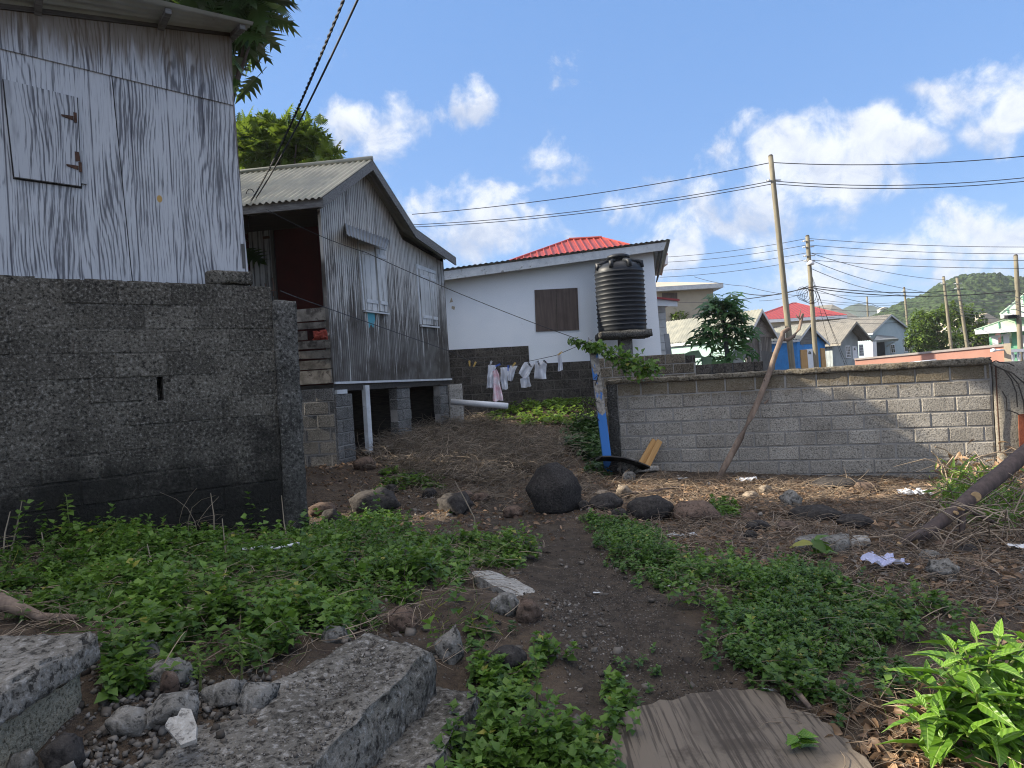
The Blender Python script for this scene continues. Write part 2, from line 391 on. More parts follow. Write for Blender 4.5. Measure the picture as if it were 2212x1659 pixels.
def m_block(name, a=(.20, .195, .19), b=(.10, .098, .095), spk=(.36, .35, .34), pit=(.02, .02, .02), moss=None, mould=None, fs=70, topz=None, lo=.72, hi=1.28, bs=.9):
    m, t = new_mat(name); p = t.obj()
    c = t.mix(t.ramp(t.noise(p, 2.2, 5, .6), .3, .7), a, b)
    f1 = t.noise(p, fs, 3, .75); f2 = t.noise(p, fs * .45, 3, .7)
    c = toned(t, c, lo, hi)
    c = t.mix(t.math('MULTIPLY', t.ramp(f1, .52, .68), .55), c, spk)
    c = t.mix(t.math('MULTIPLY', t.ramp(f1, .48, .36), .85), c, pit)
    c = t.mix(t.math('MULTIPLY', t.ramp(f2, .45, .33), .6), c, pit)
    sep = t.n('ShaderNodeSeparateXYZ', {0: p}, out=None); Z = sep.outputs[2]
    if mould:   # black algae rising from the ground: (z low, z high, strength, colour)
        mm = t.math('ADD', t.ramp(Z, mould[0], mould[1], 1, 0), t.math('MULTIPLY', t.math('SUBTRACT', t.noise(p, 1.5, 5, .65), .5), 1.5))
        c = t.mix(t.math('MULTIPLY', t.ramp(mm, .25, .85), mould[2]), c, mould[3])
    if moss:    # yellow brown lichen near the top: (z low, z high, strength, colour)
        mm = t.math('ADD', t.ramp(Z, moss[0], moss[1], 0, 1), t.math('MULTIPLY', t.math('SUBTRACT', t.noise(p, 3.0, 5, .7), .5), 1.2))
        c = t.mix(t.math('MULTIPLY', t.ramp(mm, .45, .9), moss[2]), c, moss[3])
    return finish(m, t, c, .95, t.math('ADD', f1, f2), bs, .012, spec=.15)
def m_metal(name, a=(.42, .43, .40), b=(.30, .30, .28), rust=(.22, .12, .06), ru=.62, metal=.35, rough=.5):
    m, t = new_mat(name); p = t.obj()
    c = t.mix(t.ramp(t.noise(p, 2.2, 5, .6), .3, .7), a, b)
    c = t.mix(t.math('MULTIPLY', t.ramp(t.noise(p, 7, 5, .7), ru, ru + .12), .7), c, rust)
    return finish(m, t, toned(t, c, .85, 1.15), rough, t.noise(p, 40, 3), .12, .004, metal, .4)
def m_wood(name, a, b, axis=2, rough=.75, sc=1.0):
    m, t = new_mat(name); p = t.obj()
    k = [40, 40, 40]; k[axis] = 2.0
    g = t.noise(t.vmath('MULTIPLY', p, tuple(x * sc for x in k)), 1.0, 5, .7)
    c = t.mix(t.ramp(g, .32, .68), a, b)
    c = t.mix(t.math('MULTIPLY', t.ramp(t.noise(p, 3, 4), .5, .7), .4), c, tuple(x * .5 for x in a))
    return finish(m, t, toned(t, c), rough, g, .5, .004)

MAT = {}
MAT['plywood'] = m_plywood('weathered_plywood')
MAT['shutter_ply'] = m_plywood('shutter_plywood', 0.0, (.40, .42, .445), (.055, .058, .07), 84, False, 5.0, False)
MAT['boards'] = m_boards('flaking_boards', .062, (.54, .53, .50), (.042, .036, .030), .48)
MAT['shutter'] = m_boards('shutter_boards', .19, (.56, .57, .56), (.07, .066, .06), .55, 1.6, 4.0, .455, .49)
MAT['door_old'] = m_boards('old_door_boards', .1, (.40, .43, .45), (.05, .05, .055), .55, -1, 9)
MAT['block_dark'] = m_block('dark_blocks', (.12, .11, .092), (.066, .06, .05), (.33, .315, .28), (.010, .010, .009), None, (.2, 2.1, .92, (.011, .011, .010)), 42)
MAT['block_grey'] = m_block('grey_blocks', (.375, .345, .295), (.265, .242, .205), (.52, .49, .44), (.09, .085, .075), (.80, 1.36, .62, (.115, .082, .035)), None, 55, None, .8, 1.2, .7)
MAT['block_pier'] = m_block('pier_blocks', (.17, .165, .155), (.10, .098, .09), (.36, .36, .35), (.03, .03, .03), None, None, 60)
MAT['block_found'] = m_block('foundation_blocks', (.10, .088, .074), (.05, .044, .037), (.16, .15, .14), (.012, .012, .012), None, None, 30)
MAT['mortar'] = m_plain('mortar', (.33, .315, .29), (.21, .20, .185), 5, .95, .5)
MAT['mortar_dark'] = m_plain('old_mortar', (.10, .10, .097), (.055, .055, .053), 5, .95, .5, blotch=((.015, .015, .014), 2.0, .5))
MAT['concrete'] = m_block('rough_concrete', (.25, .245, .235), (.13, .128, .12), (.38, .37, .355), (.03, .03, .03), None, None, 38, None, .8, 1.2, .8)
MAT['concrete_black'] = m_block('blackened_concrete', (.12, .116, .105), (.04, .039, .035), (.30, .29, .27), (.012, .012, .012), None, (.2, 1.6, .5, (.02, .02, .018)), 40)
MAT['plaster_old'] = m_block('old_plaster', (.30, .27, .20), (.19, .17, .12), (.40, .37, .29), (.05, .045, .03), None, None, 75, None, .8, 1.2, 1.0)
MAT['step'] = m_block('worn_step', (.20, .185, .16), (.085, .078, .066), (.38, .365, .34), (.018, .016, .014), None, (-.25, .18, .7, (.105, .082, .045)), 30)
MAT['roof_metal'] = m_metal('galvanised_roof', (.30, .295, .24), (.20, .205, .175), (.20, .13, .07), .66)
MAT['roof_old'] = m_metal('aged_roof', (.27, .25, .21), (.19, .18, .155), (.24, .15, .09), .6)
MAT['roof_under'] = m_metal('roof_underside', (.42, .44, .42), (.30, .31, .29), (.12, .08, .05), .6)
MAT['tin'] = m_metal('tin_awning', (.25, .26, .265), (.18, .185, .19), (.2, .12, .07), .66)
MAT['red_roof'] = m_plain('red_roof_paint', (.36, .055, .04), (.28, .042, .032), 3, .45, .05, blotch=((.55, .12, .10), 4, .6, .4))
MAT['red_roof2'] = m_plain('faded_red_roof', (.33, .055, .055), (.26, .045, .047), 3, .5, .05)
MAT['red_wall'] = m_plain('dark_red_wall', (.065, .011, .009), (.042, .008, .007), 3, .8, .2, blotch=((.05, .012, .01), 4, .6))
MAT['wood_grey'] = m_wood('grey_timber', (.20, .20, .195), (.09, .088, .085), 0)
MAT['wood_grey_v'] = m_wood('grey_upright', (.12, .12, .115), (.05, .05, .05), 2)
MAT['wood_dark'] = m_wood('dark_timber', (.075, .065, .055), (.03, .027, .024), 0)
MAT['plank'] = m_plain('rotten_planks', (.21, .195, .17), (.065, .058, .05), 7, .85, .5, blotch=((.04, .033, .03), 6, .52))
MAT['wood_new'] = m_wood('fresh_timber', (.50, .30, .12), (.40, .22, .08), 2)
MAT['white_wood'] = m_plain('painted_white_wood', (.60, .62, .63), (.45, .47, .48), 6, .7, .2, blotch=((.2, .2, .2), 9, .62))
MAT['fascia'] = m_plain('flaking_fascia', (.62, .65, .66), (.46, .49, .51), 5, .7, .25, blotch=((.16, .16, .15), 7, .58))
MAT['white_wall'] = m_plain('white_plaster', (.86, .90, .93), (.80, .85, .89), 1.2, .85, .12, .004, 90, blotch=((.50, .50, .49), 3.0, .66, .5))
MAT['ply_brown'] = m_wood('brown_board', (.135, .105, .09), (.085, .066, .058), 2, .8, .5)
MAT['tank'] = m_plain('black_tank', (.012, .0145, .019), (.02, .0235, .029), 3, .48, .05, spec=.3)
MAT['black'] = m_plain('black_paint', (.012, .012, .013), (.02, .02, .02), 3, .6, .1)
MAT['wire'] = m_plain('cable_black', (.02, .021, .024), (.03, .03, .034), 3, .6, 0)
MAT['pole'] = m_wood('weathered_pole', (.25, .225, .16), (.15, .135, .10), 2, .85, .35)
MAT['pvc'] = m_plain('white_pvc', (.72, .74, .76), (.62, .64, .66), 4, .4, .03)
MAT['white'] = m_plain('white_paint', (.78, .79, .80), (.70, .71, .72), 3, .6, .05)
MAT['plastic'] = m_leaf('thin_white_plastic', (.74, .76, .80), (.84, .86, .9), .3, (.8, .82, .85))
MAT['plastic_red'] = m_plain('printed_plastic', (.8, .8, .83), (.70, .30, .36), 7, .5, .05)
MAT['blue_post'] = m_plain('flaking_blue_post', (.055, .19, .55), (.07, .22, .58), 5, .7, .3, .006, blotch=((.42, .39, .34), 6, .5, .95))
MAT['blue_wall'] = m_plain('blue_wall', (.05, .26, .62), (.04, .20, .50), 3, .8, .1, blotch=((.18, .2, .23), 3, .6))
MAT['green_wall'] = m_plain('pale_green_wall', (.38, .54, .48), (.32, .47, .42), 2, .8, .1)
MAT['mint'] = m_plain('mint_wall', (.22, .50, .32), (.19, .44, .28), 2, .7, .05)
MAT['mint_roof'] = m_plain('mint_roof', (.55, .68, .52), (.50, .63, .48), 2, .5, .05)
MAT['rib_green'] = m_plain('roof_rib_green', (.10, .26, .17), (.09, .22, .15), 2, .5, .05)
MAT['grey_gable'] = m_boards('grey_gable_boards', .18, (.36, .40, .40), (.13, .14, .14), .62, -1, 9, .43, .48)
MAT['weather_gable'] = m_boards('weathered_gable', .14, (.25, .23, .20), (.07, .065, .06), .5, -1, 9)
MAT['shingle'] = m_plain('wood_shingles', (.30, .28, .25), (.17, .16, .15), 14, .9, .3)
MAT['palewall'] = m_plain('pale_blue_wall', (.46, .55, .58), (.40, .50, .53), 2, .8, .1)
MAT['cream'] = m_plain('cream_wall', (.45, .39, .29), (.40, .345, .26), 2, .8, .1)
MAT['beige_roof'] = m_plain('beige_roof', (.52, .46, .36), (.46, .41, .32), 2, .8, .1)
MAT['pink'] = m_plain('pink_wall', (.55, .29, .22), (.48, .25, .19), 1.5, .85, .1, blotch=((.55, .30, .24), 2, .62, .5))
MAT['pink_cap'] = m_plain('pink_cap', (.45, .40, .37), (.34, .31, .29), 3, .9, .2)
MAT['glass'] = m_plain('dark_window', (.02, .022, .026), (.035, .04, .045), 3, .15, 0, spec=.6)
MAT['rust'] = m_plain('rusty_iron', (.09, .045, .03), (.05, .03, .022), 20, .9, .4)
MAT['bark'] = m_wood('branch_bark', (.22, .165, .125), (.13, .095, .075), 2, .85, .5)
MAT['bark_dark'] = m_wood('log_bark', (.115, .085, .075), (.065, .05, .045), 2, .9, .6)
MAT['cut'] = m_plain('cut_wood', (.55, .38, .20), (.45, .30, .15), 15, .8, .1)
MAT['rock'] = m_block('dark_rock', (.055, .049, .045), (.03, .028, .027), (.095, .088, .08), (.015, .014, .014), None, None, 28, None, .7, 1.3, .6)
MAT['rock_brown'] = m_block('brown_rock', (.15, .105, .08), (.085, .06, .048), (.2, .16, .13), (.03, .025, .02), None, None, 28, None, .7, 1.3, .6)
MAT['rock_pale'] = m_block('pale_rock', (.27, .22, .165), (.17, .135, .10), (.36, .31, .25), (.08, .07, .06), None, None, 34, None, .7, 1.3, .6)
MAT['rock_white'] = m_block('whitish_slab', (.40, .385, .35), (.27, .255, .225), (.5, .48, .45), (.12, .11, .10), None, None, 34, None, .8, 1.2, .6)
MAT['coral'] = m_block('coral_lump', (.20, .19, .17), (.10, .095, .085), (.33, .32, .30), (.025, .024, .022), None, None, 24)
MAT['weed'] = m_leaf('weed_leaf', (.026, .07, .012), (.155, .27, .036), .25, (.18, .34, .04))
MAT['weed_fine'] = m_leaf('fine_weed_leaf', (.026, .07, .015), (.135, .235, .04), .25, (.13, .28, .04))
MAT['vine'] = m_leaf('vine_leaf', (.07, .14, .022), (.17, .27, .05), .3, (.26, .40, .06))
MAT['ivy'] = m_leaf('ivy_leaf', (.02, .05, .014), (.05, .105, .025), .2)
MAT['bush'] = m_leaf('bush_leaf', (.03, .10, .012), (.15, .30, .022), .24, (.22, .42, .03), .4, .42)
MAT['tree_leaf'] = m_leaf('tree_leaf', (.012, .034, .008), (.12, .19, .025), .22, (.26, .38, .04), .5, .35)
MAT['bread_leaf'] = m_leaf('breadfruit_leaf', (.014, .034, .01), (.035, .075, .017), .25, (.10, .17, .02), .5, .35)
MAT['papaya_leaf'] = m_leaf('papaya_leaf', (.026, .075, .024), (.07, .16, .045), .22, None, .35)
MAT['far_leaf'] = m_leaf('far_tree_leaf', (.035, .075, .014), (.14, .21, .03), .2)
MAT['dry'] = m_leaf('dry_grass', (.12, .095, .07), (.38, .31, .225), .15)
MAT['litter'] = m_leaf('leaf_litter', (.07, .04, .025), (.46, .30, .175), .1)
MAT['twig'] = m_leaf('twigs', (.09, .062, .043), (.44, .34, .235), 0)
MAT['stem'] = m_leaf('green_stem', (.10, .14, .04), (.2, .22, .08), .1)
MAT['gravel'] = m_plain('gravel_bits', (.15, .13, .115), (.07, .062, .056), 3, .95, .1, lo=.35, hi=2.1)

def m_veined():
    m, t = new_mat('veined_leaf'); k = t.attr('tone'); lx, ly = t.math('ABSOLUTE', t.attr('lx')), t.attr('ly')
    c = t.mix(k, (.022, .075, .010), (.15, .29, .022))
    s_ = t.math('SINE', t.math('MULTIPLY', t.math('SUBTRACT', ly, t.math('MULTIPLY', lx, 1.1)), 44.0)); vein = t.ramp(s_, .55, .98); mid = t.ramp(lx, .016, .006)
    c = t.mix(t.math('MULTIPLY', vein, .22), c, (.20, .34, .06)); c = t.mix(t.math('MULTIPLY', mid, .6), c, (.30, .42, .12))
    p = t.obj(); c = t.mix(t.math('MULTIPLY', t.ramp(t.noise(p, 22, 4, .6), .62, .72), .6), c, (.16, .13, .03))
    return finish(m, t, c, .42, t.math('SUBTRACT', t.math('MULTIPLY', s_, .5), t.math('MULTIPLY', mid, 1.2)), .5, .004, spec=.4, trans=(.22, (.20, .40, .03)))
MAT['bush'] = m_veined()

# ================================================================== frames of the main walls
FL = Frame(at(0, 900, 5.3), at(650, 900, 6.74))          # dark block wall, left
FH = FL.shifted(.32)                                     # plywood house behind it
F2 = Frame(at(721, 827, 10.75), at(972, 822, 15.4))      # gable of the old board house
S2 = Vector((-1, .14, 0)).normalized()                    # its long side runs this way
P2 = F2.w(0, 0, 0)
F2s = Frame(P2 + S2 * 6, P2)                             # long side (u = 6 at the corner)
F2b = F2s.shifted(1.05)                                  # back wall of the porch
FR = Frame(at(1320, 900, 10.9), at(2150, 900, 9.3))      # grey block wall, right
FW = Frame(at(957, 700, 17.0), at(1425, 700, 17.6))      # white house

# ================================================================== ground
path_px = [(1560, 1900), (1480, 1659), (1420, 1500), (1360, 1380), (1310, 1290), (1240, 1220), (1170, 1165), (1090, 1110), (1070, 1060), (1100, 1000), (1150, 950)]
gcp = [(1106, 1659, 2.74), (1480, 1659, 2.78), (2212, 1659, 2.5), (2212, 1400, 3.6), (2212, 1200, 5.4), (1800, 1250, 4.9), (1500, 1350, 3.95), (1300, 1250, 5.1),
       (655, 1160, 6.70), (300, 1170, 5.9), (0, 1190, 5.25), (1150, 1180, 6.3), (1350, 1012, 10.8), (1740, 1025, 10.1), (2100, 1037, 9.4), (734, 1004, 10.75), (860, 960, 12.6),
       (964, 924, 15.2), (1200, 872, 17.0), (1200, 1115, 7.45), (1180, 965, 12.2), (1285, 915, 14.6), (300, 1560, 2.46), (650, 1420, 3.0), (420, 1300, 3.75), (700, 1260, 4.6), (0, 1420, 2.75), (950, 1330, 3.95), (1050, 1600, 2.85), (1900, 1120, 7.0), (1500, 1130, 7.2), (850, 1100, 8.2), (420, 1659, 2.22)]
GC = [at(*g) for g in gcp]
for (qx, qy) in ((1335, 1011), (1400, 1014), (1470, 1017), (1550, 1021), (1640, 1024), (1740, 1027), (1840, 1029), (1940, 1031), (2050, 1034), (2140, 1036)):
    u_, z_ = FR.px(qx, qy, -.02); GC.append(FR.w(u_, -.02, z_)); GC.append(FR.w(u_, .5, z_))
GP = [(p.x, p.y, p.z) for p in GC]
GP += [(0, 0, 0.02), (1.2, .5, 0), (-1.6, 1.2, .25), (3.5, 1.5, -.02), (-6, 4, .55), (-6, 12, .45), (-4, 17, .7), (6, 17, .25), (12, 13, .1), (9, 8, -.05), (8, 4, 0),
       (-8, 22, .8), (0, 24, .7), (14, 24, .3), (30, 30, .3), (0, 40, .4), (-30, 30, .8), (40, 50, .3), (-20, 0, .4), (20, 0, 0), (0, -15, 0), (60, 90, .3), (0, 100, .3), (-60, 60, .5)]
GPa = np.array(GP)
def ground_np(x, y):
    d2 = (x[:, None] - GPa[None, :, 0]) ** 2 + (y[:, None] - GPa[None, :, 1]) ** 2 + .12
    wgt = 1 / d2 ** 1.6
    return (wgt * GPa[None, :, 2]).sum(1) / wgt.sum(1)
def gz(x, y):
    return float(ground_np(np.array([float(x)]), np.array([float(y)]))[0])
def G(px, py):
    """where the sight line through a reference pixel meets the ground"""
    d = pdir(px, py); t0, t = 0.8, .8
    while t < 90:
        P = EYE + d * t
        if P.z < gz(P.x, P.y):
            lo, hi = t0, t
            for _ in range(18):
                mid = (lo + hi) / 2; P = EYE + d * mid
                if P.z < gz(P.x, P.y): hi = mid
                else: lo = mid
            P = EYE + d * hi; return Vector((P.x, P.y, gz(P.x, P.y)))
        t0 = t; t += .06 + t * .01
    return EYE + d * 60
PATH = [G(*p) for p in path_px[1:]]; PATH = [Vector((PATH[0].x + .15, PATH[0].y - 1.6, 0))] + PATH
PA = np.array([(p.x, p.y) for p in PATH])
def path_d(x, y):
    P = np.stack([x, y], 1); best = np.full(len(x), 9.0)
    for a, b in zip(PA[:-1], PA[1:]):
        ab = b - a; t = np.clip(((P - a) @ ab) / (ab @ ab), 0, 1)
        best = np.minimum(best, np.linalg.norm(P - (a + t[:, None] * ab), axis=1))
    return best
def axis(lo, hi, step, far):
    core = list(np.arange(lo, hi + step / 2, step)); out = []; s = step; v = hi
    while v < far: s *= 1.35; v += s; out.append(v)
    neg = []; s = step; v = lo
    while v > -far: s *= 1.35; v -= s; neg.append(v)
    return np.array(neg[::-1] + core + out)
xs = axis(-4.2, 6.6, .045, 3500); ys = axis(1.6, 17.5, .045, 3500)
XX, YY = np.meshgrid(xs, ys, indexing='ij'); fx, fy = XX.ravel(), YY.ravel()
fz = np.concatenate([ground_np(fx[i:i + 20000], fy[i:i + 20000]) for i in range(0, len(fx), 20000)])
pd = path_d(fx, fy)
inner = (fx > -4.4) & (fx < 6.8) & (fy > 1.4) & (fy < 17.7)
for i in np.nonzero(inner)[0]:
    k = .35 if pd[i] < .38 else (.35 + .65 * min(1, (pd[i] - .38) / .3))
    p = Vector((fx[i], fy[i], 0))
    fz[i] += k * (.05 * mnoise.noise(p * 1.9) + .026 * mnoise.noise(p * 5.5) + .016 * mnoise.noise(p * 13)) - .03 * max(0, 1 - pd[i] / .45)
nxg, nyg = len(xs), len(ys)
me = bpy.data.meshes.new('ground')
me.vertices.add(nxg * nyg); me.vertices.foreach_set('co', np.stack([fx, fy, fz], 1).ravel())
ii, jj = np.meshgrid(np.arange(nxg - 1), np.arange(nyg - 1), indexing='ij'); a0 = (ii * nyg + jj).ravel()
fl = np.stack([a0, a0 + nyg, a0 + nyg + 1, a0 + 1], 1).ravel()
me.loops.add(len(fl)); me.loops.foreach_set('vertex_index', fl.astype(np.int32))
me.polygons.add(len(a0)); me.polygons.foreach_set('loop_start', np.arange(0, len(fl), 4).astype(np.int32)); me.polygons.foreach_set('loop_total', np.full(len(a0), 4, dtype=np.int32))
me.polygons.foreach_set('use_smooth', np.ones(len(a0), dtype=bool)); me.update(calc_edges=True)
pa_ = me.attributes.new('path', 'FLOAT', 'POINT'); pa_.data.foreach_set('value', np.clip(1 - (pd - .22) / .34, 0, 1).astype(np.float32))
m, t = new_mat('soil'); p = t.obj()
n1 = t.noise(p, 1.4, 6, .65); n2 = t.noise(p, 9, 6, .7); n3 = t.noise(p, 48, 4, .7)
c = t.mix(t.ramp(n1, .35, .65), (.066, .05, .037), (.115, .087, .063))
c = t.mix(t.math('MULTIPLY', t.ramp(n2, .45, .62), .6), c, (.045, .034, .028))
pm = t.math('ADD', t.attr('path'), t.math('MULTIPLY', t.math('SUBTRACT', n2, .5), .8))
pc = t.mix(t.ramp(n2, .35, .65), (.085, .068, .052), (.045, .036, .028))
c = t.mix(t.ramp(pm, .3, .75), c, pc)
vo = t.n('ShaderNodeTexVoronoi', {'Vector': p, 'Scale': 42}, out=None); vd, vc = vo.outputs[0], vo.outputs[1]
peb = t.math('MULTIPLY', t.ramp(vd, .34, .2), t.math('GREATER_THAN', t.n('ShaderNodeSeparateColor', {0: vc}), .62))
c = t.mix(t.math('MULTIPLY', peb, .75), c, t.mix(t.n('ShaderNodeSeparateColor', {0: vc}, out=1), (.05, .045, .04), (.26, .23, .2)))
c = t.mix(t.math('MULTIPLY', t.ramp(n3, .5, .7), .4), c, (.025, .02, .018))
finish(m, t, c, .95, t.math('ADD', t.math('MULTIPLY', peb, .8), t.math('ADD', n2, n3)), .9, .02, spec=.15)
me.materials.append(m)
ground = bpy.data.objects.new('ground', me); COL.objects.link(ground); tag(ground, kind='structure', label='bare brown earth yard with a worn dirt path')

# ================================================================== block courses
def courses(mb, u0, u1, ztop, n, bh, bl, yb, gap=.008, ch=.006, starts=None, jit=.004, tone=(.25, .75), skip=None, darkrow=None):
    for r_ in range(n):
        z1 = ztop - r_ * bh; z0 = z1 - bh
        u = u0 - (starts[r_ % len(starts)] if starts else (0 if r_ % 2 else bl / 2))
        while u < u1 - .02:
            a, b = max(u, u0), min(u + bl, u1); u += bl
            if b - a < .03: continue
            y0 = random.uniform(-jit, jit); tn = random.uniform(*tone)
            if darkrow and random.random() < darkrow[1] and r_ < darkrow[0]: tn *= .3
            segs = [(a, b)]
            if skip and skip[0] == r_:
                segs = [s for s in ((a, min(b, skip[1])), (max(a, skip[2]), b)) if s[1] - s[0] > .02]
            for (sa, sb) in segs:
                mb.box(sa + gap / 2, sb - gap / 2, y0, yb, z0 + gap / 2 + random.uniform(0, .002), z1 - gap / 2, tn, ch)

# ---------- left: dark block wall
zt = FL.px(200, 604)[1]; uc = FL.px(596, 800)[0]; ue = FL.px(645, 800)[0]
t_ = fthing(FL, 'block_wall', 'tall dark mould-blackened concrete block wall below the plywood house', 'block wall')
hu0, hz1 = FL.px(338, 812); hu1, hz0 = FL.px(355, 867)
bh = .2; hr = int((zt - (hz0 + hz1) / 2) / bh)
mb = MB(); courses(mb, -1.7, uc, zt, 14, bh, .4, .16, .010, .007, [.27, .07, .21, .33, .12, .25], .007, (.15, .95), (hr, hu0, hu1), (4, .3))
mb.build('wall_blocks', MAT['block_dark'], t_)
mb = MB(); zh1 = zt - hr * bh; zh0 = zh1 - bh
mb.box(-1.7, uc, .004, .15, -.4, zh0); mb.box(-1.7, uc, .004, .15, zh1, zt - .003); mb.box(-1.7, hu0, .004, .15, zh0, zh1); mb.box(hu1, uc, .004, .15, zh0, zh1); mb.box(-1.7, uc, .151, .19, -.4, zt - .004)
mb.build('mortar_bed', MAT['block_dark'], t_)
mb = MB(); mb.rough([(uc, -.035), (ue + .01, -.035), (ue + .01, .21), (uc, .21)], -.4, [FL.px(602, 646)[1], FL.px(630, 650)[1], FL.px(630, 650)[1] - .01, FL.px(602, 646)[1]], 6, 6, 60, .014, 5, .6, .012)
mb.build('end_pillar', MAT['concrete_black'], t_, True)
mb = MB()   # ragged mortar crust along the top
for k in range(12):
    a = -1.5 + k * .3; 
    if a > uc - .25: break
    mb.rough([(a, .01), (a + .28, .01), (a + .28, .15), (a, .15)], zt - .012, zt + random.uniform(.0, .018), 6, 3, 1, .008, 9, .4)
mb.build('mortar_crust', MAT['block_dark'], t_, True)
a, b = FL.px(452, 600)[0], FL.px(549, 600)[0]; zb = FL.px(500, 583)[1]
mb = MB(); mb.rough([(a, .0), (b, .0), (b, .16), (a, .16)], zt + .012, zb, 8, 4, 5, .012, 6, .55, .02)
o = mb.build('concrete_block', MAT['block_dark'], None, True); o.matrix_world = FL.M
tag(o, 'loose worn concrete block lying on top of the dark wall', 'block')
# wire stubs sticking out of the wall end
mb = MB()
for (x0, y0, x1, y1) in ((572, 612, 575, 640), (585, 628, 598, 626), (588, 600, 591, 640)):
    p0, p1 = at(x0, y0, 6.62), at(x1, y1, 6.66); mb.tube([p0, (p0 + p1) / 2 + Vector((.01, 0, .0)), p1], .004, 5)
tag(mb.build('reinforcing_wire', MAT['rust']), 'rusty wire stubs sticking up at the wall end', 'wire')

SHADE_H = 4.1  # height of the unseen box added to shade the foreground
# ---------- plywood house
T = fthing(FH, 'plywood_house', 'grey plywood house with a hinged shutter standing on the block wall', 'house')
def panel(name, pts, y0, y1, mat, tones=None):
    mb = MB(); pl = [FH.px(a, b) if not (isinstance(a, str)) else b for a, b in pts]
    mb.prism(pl, y0, y1)
    if tones:
        n = len(pl); area = sum(pl[i][0] * pl[(i + 1) % n][1] - pl[(i + 1) % n][0] * pl[i][1] for i in range(n))
        tn = tones if area > 0 else tones[::-1]; mb.t = list(tn) * 2
    return mb.build(name, mat, T)
# roof line and its extension  to the left
uA, zA = FH.px(0, 14); uB, zB = FH.px(499, 74); slope = (zB - zA) / (uB - uA)
uS, zS = FH.px(0, 106); uS2, zS2 = FH.px(503, 228); sl2 = (zS2 - zS) / (uS2 - uS)
UL = uA - 1.0
def top(u): return zA + slope * (u - uA)
def seam(u): return zS + sl2 * (u - uS)
u1 = FH.px(241, 162)[0]; uR = FH.px(503, 228)[0]; uRb = FH.px(541, 590)[0]; u1b = FH.px(290, 610)[0]
um = FH.px(236, 62)[0]
zbot = zt - .35
P_ = lambda u, z: ('w', (u, z))
panel('upper_panel', [P_(um + .002, top(um)), P_(uB, top(uB)), P_(uR, seam(uR)), P_(u1 + .002, seam(u1))], -.014, .0, MAT['plywood'], [1, 1, .12, .12])
panel('upper_panel', [P_(UL, top(UL)), P_(um - .002, top(um)), P_(u1 - .002, seam(u1)), P_(UL, seam(UL))], -.014, .0, MAT['plywood'], [1, 1, .3, .3])
panel('lower_panel', [P_(u1 + .005, seam(u1) + .02), P_(uR - .004, seam(uR) + .02), P_(uRb, zbot), P_(u1b + .005, zbot)], .001, .014, MAT['plywood'], [0, 0, 0, 0])
panel('lower_panel', [P_(UL, seam(UL) + .02), P_(u1 - .003, seam(u1) + .02), P_(u1b - .003, zbot), P_(UL, zbot)], .001, .014, MAT['plywood'], [0, 0, 0, 0])
mb = MB(); D_ = 2.25
mb.box(UL, UL + .03, .02, D_, zbot, top(UL) - .05); mb.prism([(UL, zbot), (uRb - .01, zbot), (uB - .01, top(uB) - .03), (UL, top(UL) - .03)], D_, D_ + .03)
mb.add([(uB - .012, .016, top(uB) - .02), (uB - .012, D_, top(uB) - .02), (uRb - .012, D_, zbot), (uRb - .012, .016, zbot), (uB - .05, .016, top(uB) - .02), (uB - .05, D_, top(uB) - .02), (uRb - .05, D_, zbot), (uRb - .05, .016, zbot)],
       [(0, 1, 2, 3), (7, 6, 5, 4), (0, 4, 5, 1), (1, 5, 6, 2), (2, 6, 7, 3), (3, 7, 4, 0)])
mb.build('side_wall', MAT['plywood'], T)
mb = MB(); mb.prism([(UL, zbot - .03), (uRb - .02, zbot - .03), (uRb - .02, zbot), (UL, zbot)], .02, D_)
mb.build('floor_deck', MAT['wood_dark'], T)
mb = MB(); mb.prism([(UL, zbot), (uRb - .02, zbot), (uR - .02, seam(uR)), (UL, seam(UL))], .016, .03); mb.build('wall_framing', MAT['black'], T)
mb = MB()   # corrugated sheet, flutes run with the slope
ur = FH.px(548, 51, -.36)[0]; nv = 150; _a, _b = FH.px(330, 2, -.36), FH.px(546, 52, -.36)
def rfz(u, y): return top(u) + (_a[1] + (_b[1] - _a[1]) * (u - _a[0]) / (_b[0] - _a[0]) - top(u)) * (-y / .36)
rows = []
for i in range(nv + 1):
    y = -.36 + (D_ + .6) * i / nv; hz = .012 * math.sin(2 * math.pi * y / .076)
    rows.append([(u, y, rfz(u, y) + .012 + hz) for u in (UL - .2, uA, ur)])
mb.grid(rows, .5, .003); mb.build('corrugated_roof', MAT['roof_under'], T, True)
for (px, py) in ((-260, 0), (80, 10), (345, 42), (500, 68)):
    mb = MB(); u = FH.px(px, py)[0]; mb.hexa([(u + sx, -.31, rfz(u, -.31) + dz) for sx, dz in ((-.025, -.05), (.025, -.05), (.025, -.003), (-.025, -.003))], [(u + sx, D_, rfz(u, D_) + dz) for sx, dz in ((-.025, -.05), (.025, -.05), (.025, -.003), (-.025, -.003))]); mb.build('purlin', MAT['wood_grey'], T)
mb = MB(); mb.prism([(UL, top(UL) - .03), (uB, top(uB) - .03), (uB, top(uB) + .012), (UL, top(UL) + .012)], -.03, -.0145)
mb.build('trim_board', MAT['wood_dark'], T)
panel('shutter_shadow', [(5, 171), (168, 211), (177, 408), (28, 387)], -.002, -.0005, MAT['black'])  # black plate that paints a shadow line round the shutter
sh = panel('shutter', [(7.5, 174), (165, 213), (174, 404), (31, 384)], -.034, -.006, MAT['shutter_ply'])
panel('batten', [(172, 326), (178, 327), (187, 399), (175, 397)], -.02, -.001, MAT['shutter_ply'])
